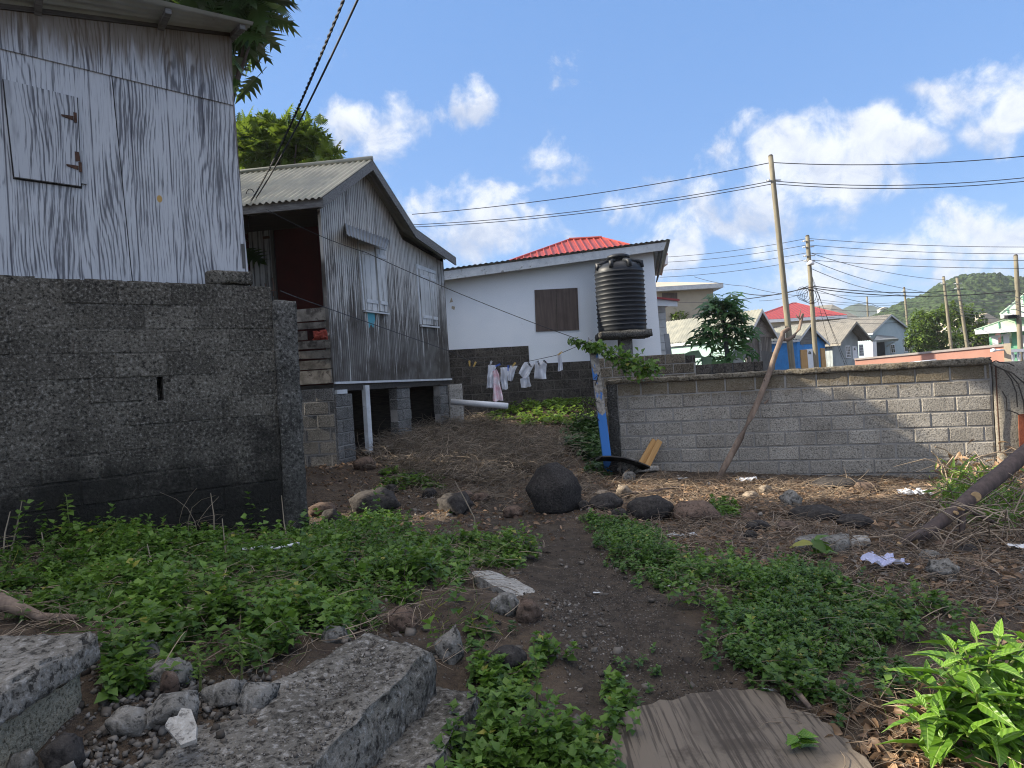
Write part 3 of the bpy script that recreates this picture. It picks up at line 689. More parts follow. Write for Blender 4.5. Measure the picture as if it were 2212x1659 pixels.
for (x, y, hx) in ((131, 249, 0), (142, 356, 1)):
    mb = MB()
    mb.prism([FH.px(*q) for q in ((x, y + 1), (x + 26, y + 5), (x + 26, y + 14), (x + 1, y + 5))], -.042, -.0345)
    mb.prism([FH.px(*q) for q in ((x + 26, y - 3), (x + 33, y - 2), (x + 34, y + 19), (x + 28, y + 18))], -.044, -.0345)
    if hx: mb.prism([FH.px(*q) for q in ((x + 18, y - 26), (x + 27, y - 25), (x + 30, y - 5), (x + 20, y - 5))], -.041, -.0345)
    o = mb.build('hinge', MAT['rust'], sh)
mb = MB(); mb.prism([FH.px(*q) for q in ((520, 527), (528, 527), (531, 580), (524, 580))], -.004, .0); mb.build('corner_strip', MAT['wood_grey_v'], T)

mb = MB(); mb.box(UL - 7.5, UL - .002, .2, 2.15, .0, SHADE_H - .05); mb.build('shade_block', MAT['plywood'], T)  # unseen box added at the left to shade the steps and path
mb = MB(); mb.box(UL - 7.6, UL - .003, .0, 2.25, SHADE_H - .045, SHADE_H); mb.build('roof_panel', MAT['roof_under'], T)  # top of the added shading box
mb = MB()
for k in range(14): mb.box(-3.75 + random.uniform(-.01, .01), -3.72, 8.3 + k * .16, 8.3 + k * .16 + .155, .2, 2.62 + random.uniform(-.04, .04), random.random())
tag(mb.build('shade_fence', MAT['wood_grey_v']), 'added unseen board fence shading the yard between the plywood and board houses', 'fence')  # unseen fence, put in only to shade the near yard
# ---------- old board house on piers
T = thing('board_house', 'weathered board house on block piers with porch and tin roof', 'house')
wl = F2.poly([(691.5, 452), (721, 827), (974, 819), (956, 566), (869, 517), (798, 368)])
loc = lambda fr: fr.M
mb = MB(); mb.prism(wl, 0, .05); gw = mb.build('gable_wall', MAT['boards'], T); gw.matrix_world = F2.M
fl_z = F2.px(721, 827)[1]
# roof: outer edge profile a little proud of the gable, extruded along S2
OV = -.28
prof = F2.poly([(697, 424), (805, 345), (899, 494), (985, 556)], OV)
prW = [F2.w(u, OV, z) for u, z in prof]
def slope_sheet(name, A, B, mat, L=4.6, off=.0):
    """corrugated sheet between two profile points, running back along S2"""
    n = int(L / .019); mbx = MB(); rows = []
    nrm = (B - A).cross(S2).normalized(); nrm = nrm if nrm.z > 0 else -nrm
    for i in range(n + 1):
        sft = S2 * (i * L / n) ; hz = .017 * math.sin(2 * math.pi * i * L / n / .10)
        rows.append([tuple(A + (B - A) * q + sft + nrm * (hz + off)) for q in (0, .5, 1.0)])
    mbx.grid(rows, .5, .004); return mbx.build(name, mat, T, True)
A_, B_, C_, D4 = prW
slope_sheet('roof_sheet', A_ + (A_ - B_).normalized() * .06, B_, MAT['roof_metal'])
slope_sheet('roof_sheet', B_, C_, MAT['roof_old'])
slope_sheet('roof_sheet', C_, D4 + (D4 - C_).normalized() * .06, MAT['roof_old'])
mb = MB(); mb.tube([B_ + Vector((0, 0, .02)), B_ + S2 * 4.6 + Vector((0, 0, .02))], .045, 8); mb.build('ridge_cap', MAT['roof_metal'], T, True)
mb = MB()
for a, b, in ((A_, B_), (B_, C_), (C_, D4)):
    up = Vector((0, 0, -.015)); dn = Vector((0, 0, -.17)); th = F2.y * .03
    mb.hexa([a + dn, b + dn, b + up, a + up], [a + dn + th, b + dn + th, b + up + th, a + up + th])
mb.build('bargeboard', MAT['wood_grey'], T)
mb = MB(); e0, e1 = A_ + Vector((0, 0, -.02)), A_ + S2 * 4.5 + Vector((0, 0, -.02)); dn = Vector((0, 0, -.13)); th = F2.d * .03
mb.hexa([e0 + dn, e0, e1, e1 + dn], [e0 + dn + th, e0 + th, e1 + th, e1 + dn + th]); mb.build('eave_board', MAT['wood_grey'], T)
# porch: back wall, ceiling, plank skirt, posts, door
zE = A_.z - .1
mb = MB(); mb.prism([(1.7, fl_z - .05), (5.9, fl_z - .05), (5.9, zE + .3), (1.7, zE + .3)], 0, .04); o = mb.build('porch_back_wall', MAT['red_wall'], T); o.matrix_world = F2b.M
dpts = F2b.poly([(538, 500), (587, 490), (598, 660), (548, 668)])
mb = MB(); mb.prism(dpts, -.03, -.002); dr = mb.build('porch_door', MAT['door_old'], T); dr.matrix_world = F2b.M
mb = MB()
for q in (((530, 497), (589, 484), (590, 491), (531, 505)), ((585, 488), (591, 487), (602, 660), (596, 661))):
    mb.prism(F2b.poly(q), -.05, -.001)
o = mb.build('door_frame', MAT['wood_grey_v'], T); o.matrix_world = F2b.M
mb = MB(); mb.prism(F2b.poly([(570, 512), (584, 510), (585, 516), (571, 517)]), -.04, -.031); o = mb.build('door_hinge', MAT['rust'], T); o.matrix_world = F2b.M
for u in (5.94, 3.8, 1.7):
    mb = MB(); mb.box(u - .03, u + .05, .0, .09, fl_z, zE + .05)
    o = mb.build('porch_post', MAT['wood_grey_v'], T); o.matrix_world = F2s.M
mb = MB(); ys_ = [666, 696, 714, 736, 757, 778, 800, 832]
for k in range(7):
    z1 = F2s.px(668, ys_[k])[1]; z0 = F2s.px(668, ys_[k + 1])[1]
    uend = 6 - (.02 if k != 2 else .38)
    tl = random.uniform(-.02, .02); g = .012 + .01 * (k % 3 == 1)
    seg = [3.1, 3.9, 4.7, 5.3, uend]
    for a, b in zip(seg[:-1], seg[1:]):
        mb.prism([(a, z0 + g + random.uniform(0, .015)), (b + .002, z0 + g * .4 + random.uniform(0, .015)), (b + .002, z1 - random.uniform(0, .012)), (a, z1 - random.uniform(0, .012))], -.012 - random.uniform(0, .02), .01, .2 + .6 * (k in (0, 6)) + random.uniform(0, .3))
o = mb.build('porch_skirt_planks', MAT['plank'], T); o.matrix_world = F2s.M
mb = MB(); zz = F2s.px(690, 727)[1]; mb.rough([(5.7, -.03), (5.98, -.03), (5.98, .05), (5.7, .05)], zz - .05, zz + .09, 8, 2, 5, .035, 14); o = mb.build('broken_board', m_plain('red_flaking_paint', (.33, .06, .04), (.2, .04, .03), 9, .8, .3), T); o.matrix_world = F2s.M
mb = MB()   # floor frame, hidden walls, ceiling
c0 = F2.w(0.02, .02, 0); c1 = F2.w(F2.px(974, 819)[0] - .02, .02, 0); L6 = S2 * 4.4
def slab(z0, z1, ins=.0):
    return ([c0 + Vector((0, 0, z0)), c1 + Vector((0, 0, z0)), c1 + L6 + Vector((0, 0, z0)), c0 + L6 + Vector((0, 0, z0))], [c0 + Vector((0, 0, z1)), c1 + Vector((0, 0, z1)), c1 + L6 + Vector((0, 0, z1)), c0 + L6 + Vector((0, 0, z1))])
mb.hexa(*slab(fl_z - .13, fl_z - .02)); mb.build('floor_frame', MAT['wood_dark'], T)
mb = MB(); mb.hexa(*slab(zE + .06, zE + .09)); mb.build('ceiling', MAT['wood_dark'], T)
mb = MB(); h0 = Vector((0, 0, -.4)); hA = Vector((0, 0, zE + .05)); q = S2 * .06  # far walls; the part below the floor is added to keep light out
for a, b in ((c1, c1 + L6), (c0 + L6, c1 + L6)):
    th = (b - a).normalized().cross(Vector((0, 0, 1))) * .05
    mb.hexa([a + h0, b + h0, b + hA, a + hA], [a + h0 + th, b + h0 + th, b + hA + th, a + hA + th])
mb.build('far_wall', MAT['wood_dark'], T)
mb = MB(); zb = F2.px(721, 827); mb.prism([(0, fl_z - .02), (F2.px(974, 819)[0], F2.px(974, 819)[1] - .02), (F2.px(974, 819)[0], F2.px(974, 819)[1] + .015), (0, fl_z + .015)], -.03, .0); o = mb.build('sill_board', MAT['white_wood'], T); o.matrix_world = F2.M
# piers
zp = fl_z - .13
def pier_on_gable(uu0, uu1, deep, zt_, zb_, bl=.4):
    mb = MB(); n = int(math.ceil((zt_ - zb_) / .2)); 
    for r_ in range(n):
        z1 = zt_ - r_ * .2; z0 = z1 - .2; off = random.uniform(-.012, .012)
        us = [uu0, (uu0 + uu1) / 2 + (.08 if r_ % 2 else -.08), uu1] if uu1 - uu0 > .3 else [uu0, uu1]
        for a, b in zip(us[:-1], us[1:]):
            mb.box(a + .006 + off, b - .006 + off, -.01 + random.uniform(-.006, .006), deep, z0 + .007, z1 - .006, random.uniform(.3, .75), .01)
    return mb
def mort(u0, u1, y0, y1, z0, z1):
    mb = MB(); mb.box(u0, u1, y0, y1, z0, z1); return mb
for (xa, xb, y_b, yt, tl) in ((849, 887, 960, 838, .02), (943, 984, 926, 832, -.01)):
    ua, ub = F2.px(xa + 9, 880)[0], F2.px(xb, 880)[0]; zb_ = F2.px((xa + xb) / 2, y_b)[1] - .25; zt_ = F2.px((xa + xb) / 2, yt)[1]
    mb = pier_on_gable(ua, ub, .15, zt_, zb_); o = mb.build('pier', MAT['block_pier'], T); o.matrix_world = F2.M
    mb = mort(ua + .008, ub - .008, .006, .14, zb_, zt_ - .01); q = mb.build('mortar_bed', MAT['mortar'], o)
    mb = mort(ua - .02, ub + .02, -.03, .2, zt_, zp + .02); q = mb.build('packing_board', MAT['wood_dark'], o)
# corner pier: face on the long side and on the gable
ua = F2.px(765, 920)[0]; zt_ = F2.px(750, 850)[1]; 
mb = pier_on_gable(.02, ua, .4, zt_, -.15); o = mb.build('pier', MAT['block_pier'], T); o.matrix_world = F2.M
mb = mort(.03, ua - .008, .004, .39, -.15, zt_ - .01); q = mb.build('mortar_bed', MAT['mortar'], o)
mb = mort(.05, .36, -.02, .3, zt_, zp + .02); mb.build('packing_board', MAT['white_wood'], o)
mb = MB(); courses(mb, 4.4, 5.99, zt_ + .1, 8, .2, .4, .2, .01, .008, [.3, .1], .006, (.3, .75)); o = mb.build('foundation_wall', MAT['block_pier'], T); o.matrix_world = F2s.M
mb = mort(4.4, 5.98, .006, .19, -.4, zt_ + .09); mb.build('mortar_bed', MAT['mortar'], o)
# prop under the floor
u_, z_ = F2.px(791, 832); u2_, z2_ = F2.px(800, 978); mb = MB()
mb.prism([(u_ - .07, z_), (u_ + .07, z_), (u2_ + .07, z2_), (u2_ - .07, z2_)], -.02, .05); o = mb.build('prop_post', MAT['white_wood'], T); o.matrix_world = F2.M
# windows
def shut(q, y0=-.045, y1=-.003, nm='window_shutter'):
    mb = MB(); mb.prism(F2.poly(q), y0, y1); o = mb.build(nm, MAT['shutter'], T); o.matrix_world = F2.M; return o
Z2 = lambda pts: [(484 + .5 * a, 207 + .5 * b) for a, b in pts]
for qs in ([((580, 640), (637, 652), (659, 933), (605, 925)), ((645, 658), (689, 670), (699, 937), (666, 931))], [((833, 748), (873, 762), (892, 990), (851, 988)), ((877, 764), (903, 773), (917, 995), (895, 992))]):
    for k, q in enumerate(qs):
        o = shut(Z2(q)); 
        us = F2.poly(Z2(q))
        for fr_ in (.12, .86):
            mb = MB()
            l = [us[0][0] + (us[3][0] - us[0][0]) * fr_ + .02, us[0][1] + (us[3][1] - us[0][1]) * fr_]; r = [us[1][0] + (us[2][0] - us[1][0]) * fr_ - .02, us[1][1] + (us[2][1] - us[1][1]) * fr_]
            mb.prism([(l[0], l[1] - .03), (r[0], r[1] - .03), (r[0], r[1] + .03), (l[0], l[1] + .03)], -.058, -.0455)
            b_ = mb.build('shutter_batten', MAT['white_wood'], o)
    mb = MB(); a, b = qs[0][0], qs[1][1]; c_, d_ = qs[0][3], qs[1][2]
    mb.prism(F2.poly(Z2([(a[0] - 8, a[1] - 22), (b[0] + 6, b[1] - 14), (b[0] + 6, b[1] - 2), (a[0] - 8, a[1] - 4)])), -.035, -.002)
    mb.prism(F2.poly(Z2([(c_[0] - 4, c_[1] + 2), (d_[0] + 5, d_[1] + 3), (d_[0] + 5, d_[1] + 9), (c_[0] - 4, c_[1] + 9)])), -.05, -.002)
    mb.prism(F2.poly(Z2([(a[0] - 8, a[1] - 4), (a[0] - 2, a[1] - 3), (c_[0] - 2, c_[1]), (c_[0] - 8, c_[1])])), -.03, -.002)
    o = mb.build('window_frame', MAT['white_wood'], T); o.matrix_world = F2.M
    mb = MB(); mb.prism(F2.poly(Z2([a, b, d_, c_])), -.004, -.001); o = mb.build('window_gap', MAT['black'], T); o.matrix_world = F2.M
p0, p1 = F2.px(*Z2([(520, 552)])[0]), F2.px(*Z2([(713, 622)])[0]); q0, q1 = F2.px(*Z2([(530, 600)])[0], -.3), F2.px(*Z2([(700, 662)])[0], -.3)
rows = []
for i in range(61):
    f_ = i / 60; hz = .012 * math.sin(f_ * 2 * math.pi * 13)
    rows.append([(p0[0] + (p1[0] - p0[0]) * f_, -.01, p0[1] + (p1[1] - p0[1]) * f_ + hz), (q0[0] + (q1[0] - q0[0]) * f_, -.3, q0[1] + (q1[1] - q0[1]) * f_ + hz)])
mb = MB(); mb.grid(rows, .5, .004); o = mb.build('window_awning', MAT['tin'], T, True); o.matrix_world = F2.M
mb = MB(); mb.prism(F2.poly(Z2([(618, 930), (648, 928), (652, 965), (644, 1003), (634, 985), (626, 1006)])), -.003, -.001); o = mb.build('paint_smear', m_plain('turquoise_smear', (.06, .33, .42), (.12, .3, .35), 14, .8, .2), T); o.matrix_world = F2.M
gw['label'] = 'flaking vertical board gable'

# ---------- white house
T = fthing(FW, 'white_house', 'white plastered house with sloping fascia and a boarded window', 'house')
Z3 = lambda pts: [(916 + .3437 * a, 466.6 + .3437 * b) for a, b in pts]
WB = Vector((.18, 1, 0)).normalized()
tl, tr = FW.px(*Z3([(120, 350)])[0]), FW.px(*Z3([(1442, 185)])[0]); sw = (tr[1] - tl[1]) / (tr[0] - tl[0]); ulw = tl[0] - 3.0
topw = lambda u: tl[1] + sw * (u - tl[0])
wr = FW.px(*Z3([(1500, 820)])[0])[0]; wr_t = FW.px(*Z3([(1440, 240)])[0])[0]
mb = MB(); mb.prism([(ulw, .3), (wr, .3), (wr_t, topw(wr_t) - .06), (ulw, topw(ulw) - .06)], 0, .15); mb.build('front_wall', MAT['white_wall'], T)
wb = FW.M.to_3x3().transposed() @ WB
mb = MB(); vs = [(wr, .1, .3), (wr_t, .1, topw(wr_t) - .06)]; k = 6.0
mb.add([vs[0], vs[1], tuple(Vector(vs[1]) + wb * k), tuple(Vector(vs[0]) + wb * k), (vs[0][0] - .12, .1, .3), (vs[1][0] - .12, .1, vs[1][2]), tuple(Vector(vs[1]) + wb * k - Vector((.12, 0, 0))), tuple(Vector(vs[0]) + wb * k - Vector((.12, 0, 0)))], [(0, 1, 2, 3), (7, 6, 5, 4), (0, 4, 5, 1), (1, 5, 6, 2), (2, 6, 7, 3), (3, 7, 4, 0)])
mb.build('side_wall', MAT['white_wall'], T)
OW = -.4
f0, f1, f1b = FW.px(*Z3([(118, 340)])[0], OW), FW.px(*Z3([(1523, 155)])[0], OW), FW.px(*Z3([(1506, 214)])[0], OW); fs = (f1[1] - f0[1]) / (f1[0] - f0[0]); ful = f0[0] - 3
fz_ = lambda u: f0[1] + fs * (u - f0[0])
mb = MB(); mb.prism([(ful, fz_(ful) - .25), (f1b[0], f1b[1]), (f1[0], f1[1] - .03), (ful, fz_(ful) - .03)], OW, OW + .04); mb.build('fascia', MAT['fascia'], T)
mb = MB(); g1 = Vector((f1b[0], OW + .04, f1b[1])); g2 = Vector((f1[0], OW + .04, f1[1] - .03)); bk = wb * 6.2
mb.hexa([g1, g2, g2 + bk, g1 + bk], [g1 - Vector((.04, 0, 0)), g2 - Vector((.04, 0, 0)), g2 + bk - Vector((.04, 0, 0)), g1 + bk - Vector((.04, 0, 0))]); mb.build('eave_board', MAT['wood_dark'], T)
mb = MB(); rows = []; n = int((f1[0] - ful + .08) / .02)
for i in range(n + 1):
    u = ful + (f1[0] + .08 - ful) * i / n; hz = .011 * math.sin(2 * math.pi * u / .13)
    rows.append([tuple(Vector((u, OW - .06, fz_(u) + .02 + hz))), tuple(Vector((u, OW - .06, fz_(u) + .02 + hz)) + wb * 6.4)])
mb.grid(rows, .5, .005); mb.build('roof_sheet', MAT['roof_old'], T, True)
mb = MB(); mb.prism([(ful, fz_(ful) - .5), (f1b[0] - .05, f1b[1] + .1), (f1[0] - .1, f1[1] - .06), (ful, fz_(ful) - .06)], 5.5, 5.6); mb.build('back_wall', MAT['white_wall'], T)
mb = MB(); mb.prism(FW.poly(Z3([(694, 466), (963, 452), (973, 716), (703, 727)])), -.03, -.002); bw = mb.build('boarded_window', MAT['ply_brown'], T)
mb = MB(); mb.prism(FW.poly(Z3([(826, 459), (830, 459), (838, 721), (834, 721)])), -.034, -.0305); mb.build('board_joint', MAT['wood_dark'], bw)
# stepped block foundation
zs1 = FW.px(*Z3([(400, 828)])[0])[1]; us1 = FW.px(*Z3([(657, 860)])[0])[0]; us2 = FW.px(*Z3([(1110, 950)])[0])[0]
mb = MB(); courses(mb, ulw, us1, zs1, 2, .22, .44, -.005, .02, .012, [.3, .1], .008, (.2, .8)); courses(mb, ulw, us2 + 2.4, zs1 - .44, 7, .22, .44, -.005, .02, .012, [.2, .0], .008, (.2, .8))
for i in range(len(mb.v)): mb.v[i] = (mb.v[i][0], mb.v[i][1] - .05, mb.v[i][2])
fo = mb.build('foundation', MAT['block_found'], T)
mb = MB(); mb.box(ulw, us1, -.045, -.002, zs1 - .45, zs1 - .005); mb.box(ulw, us2 + 2.4, -.046, -.001, -.3, zs1 - .45); mb.build('mortar_bed', m_plain('foundation_mortar', (.17, .155, .135), (.10, .09, .08), 5, .95, .5), fo)
# flakes of old plaster and cracks
mb = MB(); mb.prism(FW.poly(Z3([(172, 512), (182, 540), (160, 545)])), -.004, -.001); mb.build('bare_patch', MAT['cream'], T)
mb = MB(); mb.prism(FW.poly(Z3([(175, 565), (196, 570), (190, 592), (172, 580)])), -.004, -.001); mb.build('bare_patch', MAT['cream'], T)
# drain pipe beside the tank
mb = MB(); pp = [FW.w(*FW.px(*Z3([(1168, 262)])[0])[:1], -.08, FW.px(*Z3([(1168, 275)])[0])[1])] 
a = FW.px(*Z3([(1076, 340)])[0]); b = FW.px(*Z3([(1102, 800)])[0])
mb.tube([(a[0] + .35, -.07, a[1] + .02), (a[0], -.07, a[1]), (a[0], -.07, a[1] - .05), (b[0], -.07, b[1])], .022, 8); mb.build('drain_pipe', MAT['pvc'], T, True)

# ---------- water tank on its stand
YT = 16.55
pc_ = at(1351, 716, YT); pz = pc_.z
pl, pr_ = at(*Z3([(1100, 740)])[0], YT - .6), at(*Z3([(1438, 715)])[0], YT - .6)
T = thing('tank_stand', 'concrete slab and post carrying the black water tank', 'tank stand')
mb = MB(); zt1 = pz - .0
mb.rough([(pl.x, pl.y), (pr_.x, pr_.y), (pr_.x + .05, pr_.y + 1.25), (pl.x + .05, pl.y + 1.25)], zt1 - .16, zt1, 14, 10, 2, .02, 5)
mb.build('slab', MAT['concrete_black'], T, True)
c_ = at(*Z3([(1265, 790)])[0], YT); mb = MB(); mb.rough([(c_.x - .15, c_.y - .12), (c_.x + .15, c_.y - .12), (c_.x + .15, c_.y + .2), (c_.x - .15, c_.y + .2)], .2, zt1 - .16, 3, 3, 12, .01, 5)
mb.build('post', MAT['concrete'], T, True)
tcx = (pl.x + pr_.x) / 2 + .02; tcy = (pl.y + pr_.y) / 2 + .62; Rt = (pr_.x - pl.x) * .46
T = thing('water_tank', 'black ribbed plastic water tank standing on a concrete slab', 'water tank', loc=(tcx, tcy, zt1 + .003))
top_z = at(*Z3([(1240, 262)])[0], tcy).z - zt1; sh_z = at(*Z3([(1235, 345)])[0], tcy).z - zt1
prof = [(Rt * .2, 0), (Rt * .97, 0), (Rt, .03)]; nr = 13
for k in range(nr):
    z0 = .06 + (sh_z - .1) * k / nr; h = (sh_z - .1) / nr
    prof += [(Rt, z0), (Rt, z0 + h * .55), (Rt * 1.035, z0 + h * .72), (Rt * 1.035, z0 + h * .86), (Rt, z0 + h * .98)]
prof += [(Rt * 1.0, sh_z - .02), (Rt * .97, sh_z + .05), (Rt * .8, sh_z + (top_z - sh_z) * .45), (Rt * .5, sh_z + (top_z - sh_z) * .62), (Rt * .42, sh_z + (top_z - sh_z) * .66)]
mb = MB(); mb.lathe(prof, seg=48); mb.build('tank_body', MAT['tank'], T, True)
mb = MB(); zl = sh_z + (top_z - sh_z) * .6; mb.lathe([(Rt * .1, zl), (Rt * .42, zl), (Rt * .43, zl + .1), (Rt * .47, zl + .1), (Rt * .47, zl + .16), (Rt * .3, zl + .2), (.02, zl + .21)], seg=32); mb.build('tank_lid', MAT['tank'], T, True)
mb = MB()
for k in range(8):
    a = k * math.pi / 4 + .3; mb.tube([(math.cos(a) * Rt * .5, math.sin(a) * Rt * .5, sh_z + (top_z - sh_z) * .66), (math.cos(a) * Rt * .8, math.sin(a) * Rt * .8, sh_z + (top_z - sh_z) * .58), (math.cos(a) * Rt * .98, math.sin(a) * Rt * .98, sh_z + (top_z - sh_z) * .48), (math.cos(a) * Rt * .99, math.sin(a) * Rt * .99, sh_z + .02)], .05, 6)
mb.build('shoulder_rib', MAT['tank'], T, True)

# ---------- right block wall
zc0 = FR.px(1330, 813.5)[1]; zc1 = FR.px(2120, 795)[1]; uL, uE = FR.px(1313, 900)[0], FR.px(2149, 900)[0]; uq = FR.px(1336, 900)[0]
T = fthing(FR, 'block_wall', 'grey concrete block wall with lichen-stained top, branch leaning on it', 'block wall')
sl = (zc1 - zc0) / (uE - uL); zcap = (zc0 + zc1) / 2
mb = MB(); courses(mb, uq, uE - .02, zcap - .03, 9, .204, .41, .16, .016, .01, [.05, .26, .0, .3, .1, .33, .2], .006, (.25, .75), None, (2, .55)); mb.build('wall_blocks', MAT['block_grey'], T)
mb = MB(); mb.box(uq - .02, uE - .01, .008, .15, zcap - 1.9, zcap - .03); mb.build('mortar_bed', MAT['mortar'], T)
mb = MB(); mb.rough([(uL, -.03), (uE - .01, -.045), (uE - .01, .19), (uL, .18)], zcap - .035, [zcap + .03, zcap + .055, zcap + .055, zcap + .03], 190, 6, 3, .013, 7, .5, .02)
mb.build('cap', m_block('lichen_cap', (.21, .185, .14), (.12, .10, .07), (.34, .32, .28), (.03, .025, .02), None, None, 40), T, True)
mb = MB(); mb.rough([(uL, -.03), (uq + .01, -.03), (uq + .01, .18), (uL, .18)], -.3, zcap + .0, 3, 4, 40, .018, 5, .4, .015); mb.build('end_pillar', MAT['concrete_black'], T, True)
zk = FR.px(2150, 786)[1]
mb = MB(); mb.rough([(uE, -.05), (uE + 1.0, -.05), (uE + 1.0, .25), (uE, .25)], -.4, zk + .02, 12, 4, 24, .006, 4, .6); mb.build('corner_pillar', m_block('cement_render', (.27, .25, .21), (.20, .18, .145), (.36, .34, .30), (.08, .07, .06), (1.1, 1.6, .7, (.13, .10, .05)), None, 60, None, .8, 1.2, .4), T, True)
mb = MB(); mb.tube([(uE + .02, -.07, zk - .02), (uE + .015, -.075, zk - .5), (uE + .02, -.07, .2)], .009, 6); mb.build('iron_rod', MAT['rust'], T)

# ================================================================== neighbouring and far buildings
def gable_house(name, label, Yg, g_pts, S, L, gmat, wmat, rmat, ov=.3, base=-.2, back=True, trim='white_wood', pitch=.2):
    """g_pts: eave left, ridge, eave right (reference pixels of the roof's front edge)"""
    T = thing(name, label, 'house')
    S = Vector((S[0], S[1], 0)).normalized()
    gd = Vector((S.y, -S.x, 0)); a = at(*g_pts[0], Yg)
    fr = Frame(a, a + gd)
    (u0, z0), (ur, zr), (u1, z1) = [fr.px(*q) for q in g_pts]
    e = ov
    def on(u, z, k): return fr.w(u, 0, z) + S * k
    mb = MB(); uw0, uw1 = u0 + e * .5, u1 - e * .5
    zz0 = z0 + (zr - z0) * (uw0 - u0) / (ur - u0); zz1 = z1 + (zr - z1) * (u1 - uw1) / (u1 - ur)
    mb.prism([(uw0, base), (uw1, base), (uw1, zz1 - .06), (ur, zr - .08), (uw0, zz0 - .06)], e, e + .1)
    o = mb.build('gable_wall', gmat, T); o.matrix_world = fr.M
    mb = MB()
    for uu, zz in ((uw0, zz0), (uw1 - .1, zz1)):
        mb.hexa([on(uu, base, e + .1), on(uu + .1, base, e + .1), on(uu + .1, zz - .08, e + .1), on(uu, zz - .08, e + .1)], [on(uu, base, L), on(uu + .1, base, L), on(uu + .1, zz - .08, L), on(uu, zz - .08, L)])
        mb.build('side_wall', wmat, T); mb = MB()
    for (ua, za, ub, zb) in ((u0, z0, ur, zr), (ur, zr, u1, z1)):
        n = max(8, int(L / pitch * 4)); rows = []
        for i in range(n + 1):
            k = L * 1.03 * i / n; hz = pitch * .11 * math.sin(2 * math.pi * k / pitch)
            rows.append([tuple(on(ua, za + hz, k)), tuple(on(ub, zb + hz, k))])
        mb = MB(); mb.grid(rows, .5, .02); mb.build('roof_sheet', rmat, T, True)
        mb = MB(); th = S * .04; p, q = on(ua, za - .03, -.02), on(ub, zb - .03, -.02); dn = Vector((0, 0, -.16))
        mb.hexa([p + dn, q + dn, q, p], [p + dn + th, q + dn + th, q + th, p + th]); mb.build('bargeboard', MAT[trim], T)
    mb = MB(); th = gd * .04; p, q = on(u0, z0 - .04, 0), on(u0, z0 - .04, L); dn = Vector((0, 0, -.16)); mb.hexa([p + dn, p, q, q + dn], [p + dn + th, p + th, q + th, q + dn + th]); mb.build('eave_board', MAT[trim], T)
    fw = fr.shifted(e)
    return T, fr, fw, S, on
def onwall(fw, name, pts, mat, T, y0=-.06, y1=-.003):
    mb = MB(); mb.prism(fw.poly(pts), y0, y1); o = mb.build(name, MAT[mat], T)
    if T.type == 'EMPTY' or T.parent is None: o.matrix_world = fw.M
    return o
Q3 = lambda pts: [(1710.7 + .164 * a, 639.4 + .164 * b) for a, b in pts]
Q2 = lambda pts: [(1400 + .1562 * a, 604.8 + .1562 * b) for a, b in pts]
QR = lambda pts: [(1935.4 + .16667 * a, 535.7 + .16667 * b) for a, b in pts]
SF = (-3.8, 5.3)
# shingled gable with green side wall
T, fr, fw, S, on = gable_house('shingle_gable_house', 'pale green house with corrugated roof and a shingled grey gable, behind the papaya tree', 36, Q2([(1395, 765), (1580, 398), (1812, 800)]), SF, 7.2, MAT['weather_gable'], MAT['green_wall'], MAT['roof_metal'], .35, -.2)
o = onwall(fw, 'gable_shingles', Q2([(1440, 790), (1570, 560), (1740, 790)]), 'shingle', T, -.02, -.002)
for k in range(6):
    y = 600 + k * 34; x0 = 1570 - (y - 560) * .56; x1 = 1570 + (y - 560) * .72
    onwall(fw, 'shingle_course', Q2([(x0, y), (x1, y), (x1, y + 7), (x0, y + 7)]), 'shingle', o, -.05, -.021).matrix_world = fw.M
onwall(fw, 'dark_sheet', Q2([(1430, 960), (1740, 1000), (1750, 1270), (1430, 1270)]), 'wood_grey_v', T, -.03, -.002)
onwall(fw, 'vent_pipe', Q2([(1505, 760), (1525, 760), (1560, 1260), (1540, 1260)]), 'wood_grey', T, -.1, -.032)
# blue house
T, fr, fw, S, on = gable_house('blue_house', 'small blue wooden house with white door and timber shutters', 50, Q3([(100, 565), (242, 372), (500, 625)]), SF, 8, MAT['blue_wall'], MAT['blue_wall'], MAT['roof_metal'], .3, -.3)
onwall(fw, 'grey_cladding', Q3([(110, 640), (100, 560), (225, 420), (285, 470), (290, 630)]), 'wood_grey', T, -.03)
d = onwall(fw, 'door', Q3([(185, 700), (262, 695), (292, 985), (212, 985)]), 'white', T, -.05); onwall(fw, 'door_light', Q3([(205, 765), (210, 735), (228, 722), (243, 740), (246, 768)]), 'glass', d, -.06, -.0505).matrix_world = fw.M
onwall(fw, 'shutter', Q3([(104, 710), (185, 705), (208, 985), (118, 985)]), 'wood_new', T, -.08); onwall(fw, 'shutter', Q3([(368, 685), (420, 690), (445, 960), (385, 970)]), 'wood_new', T, -.08)
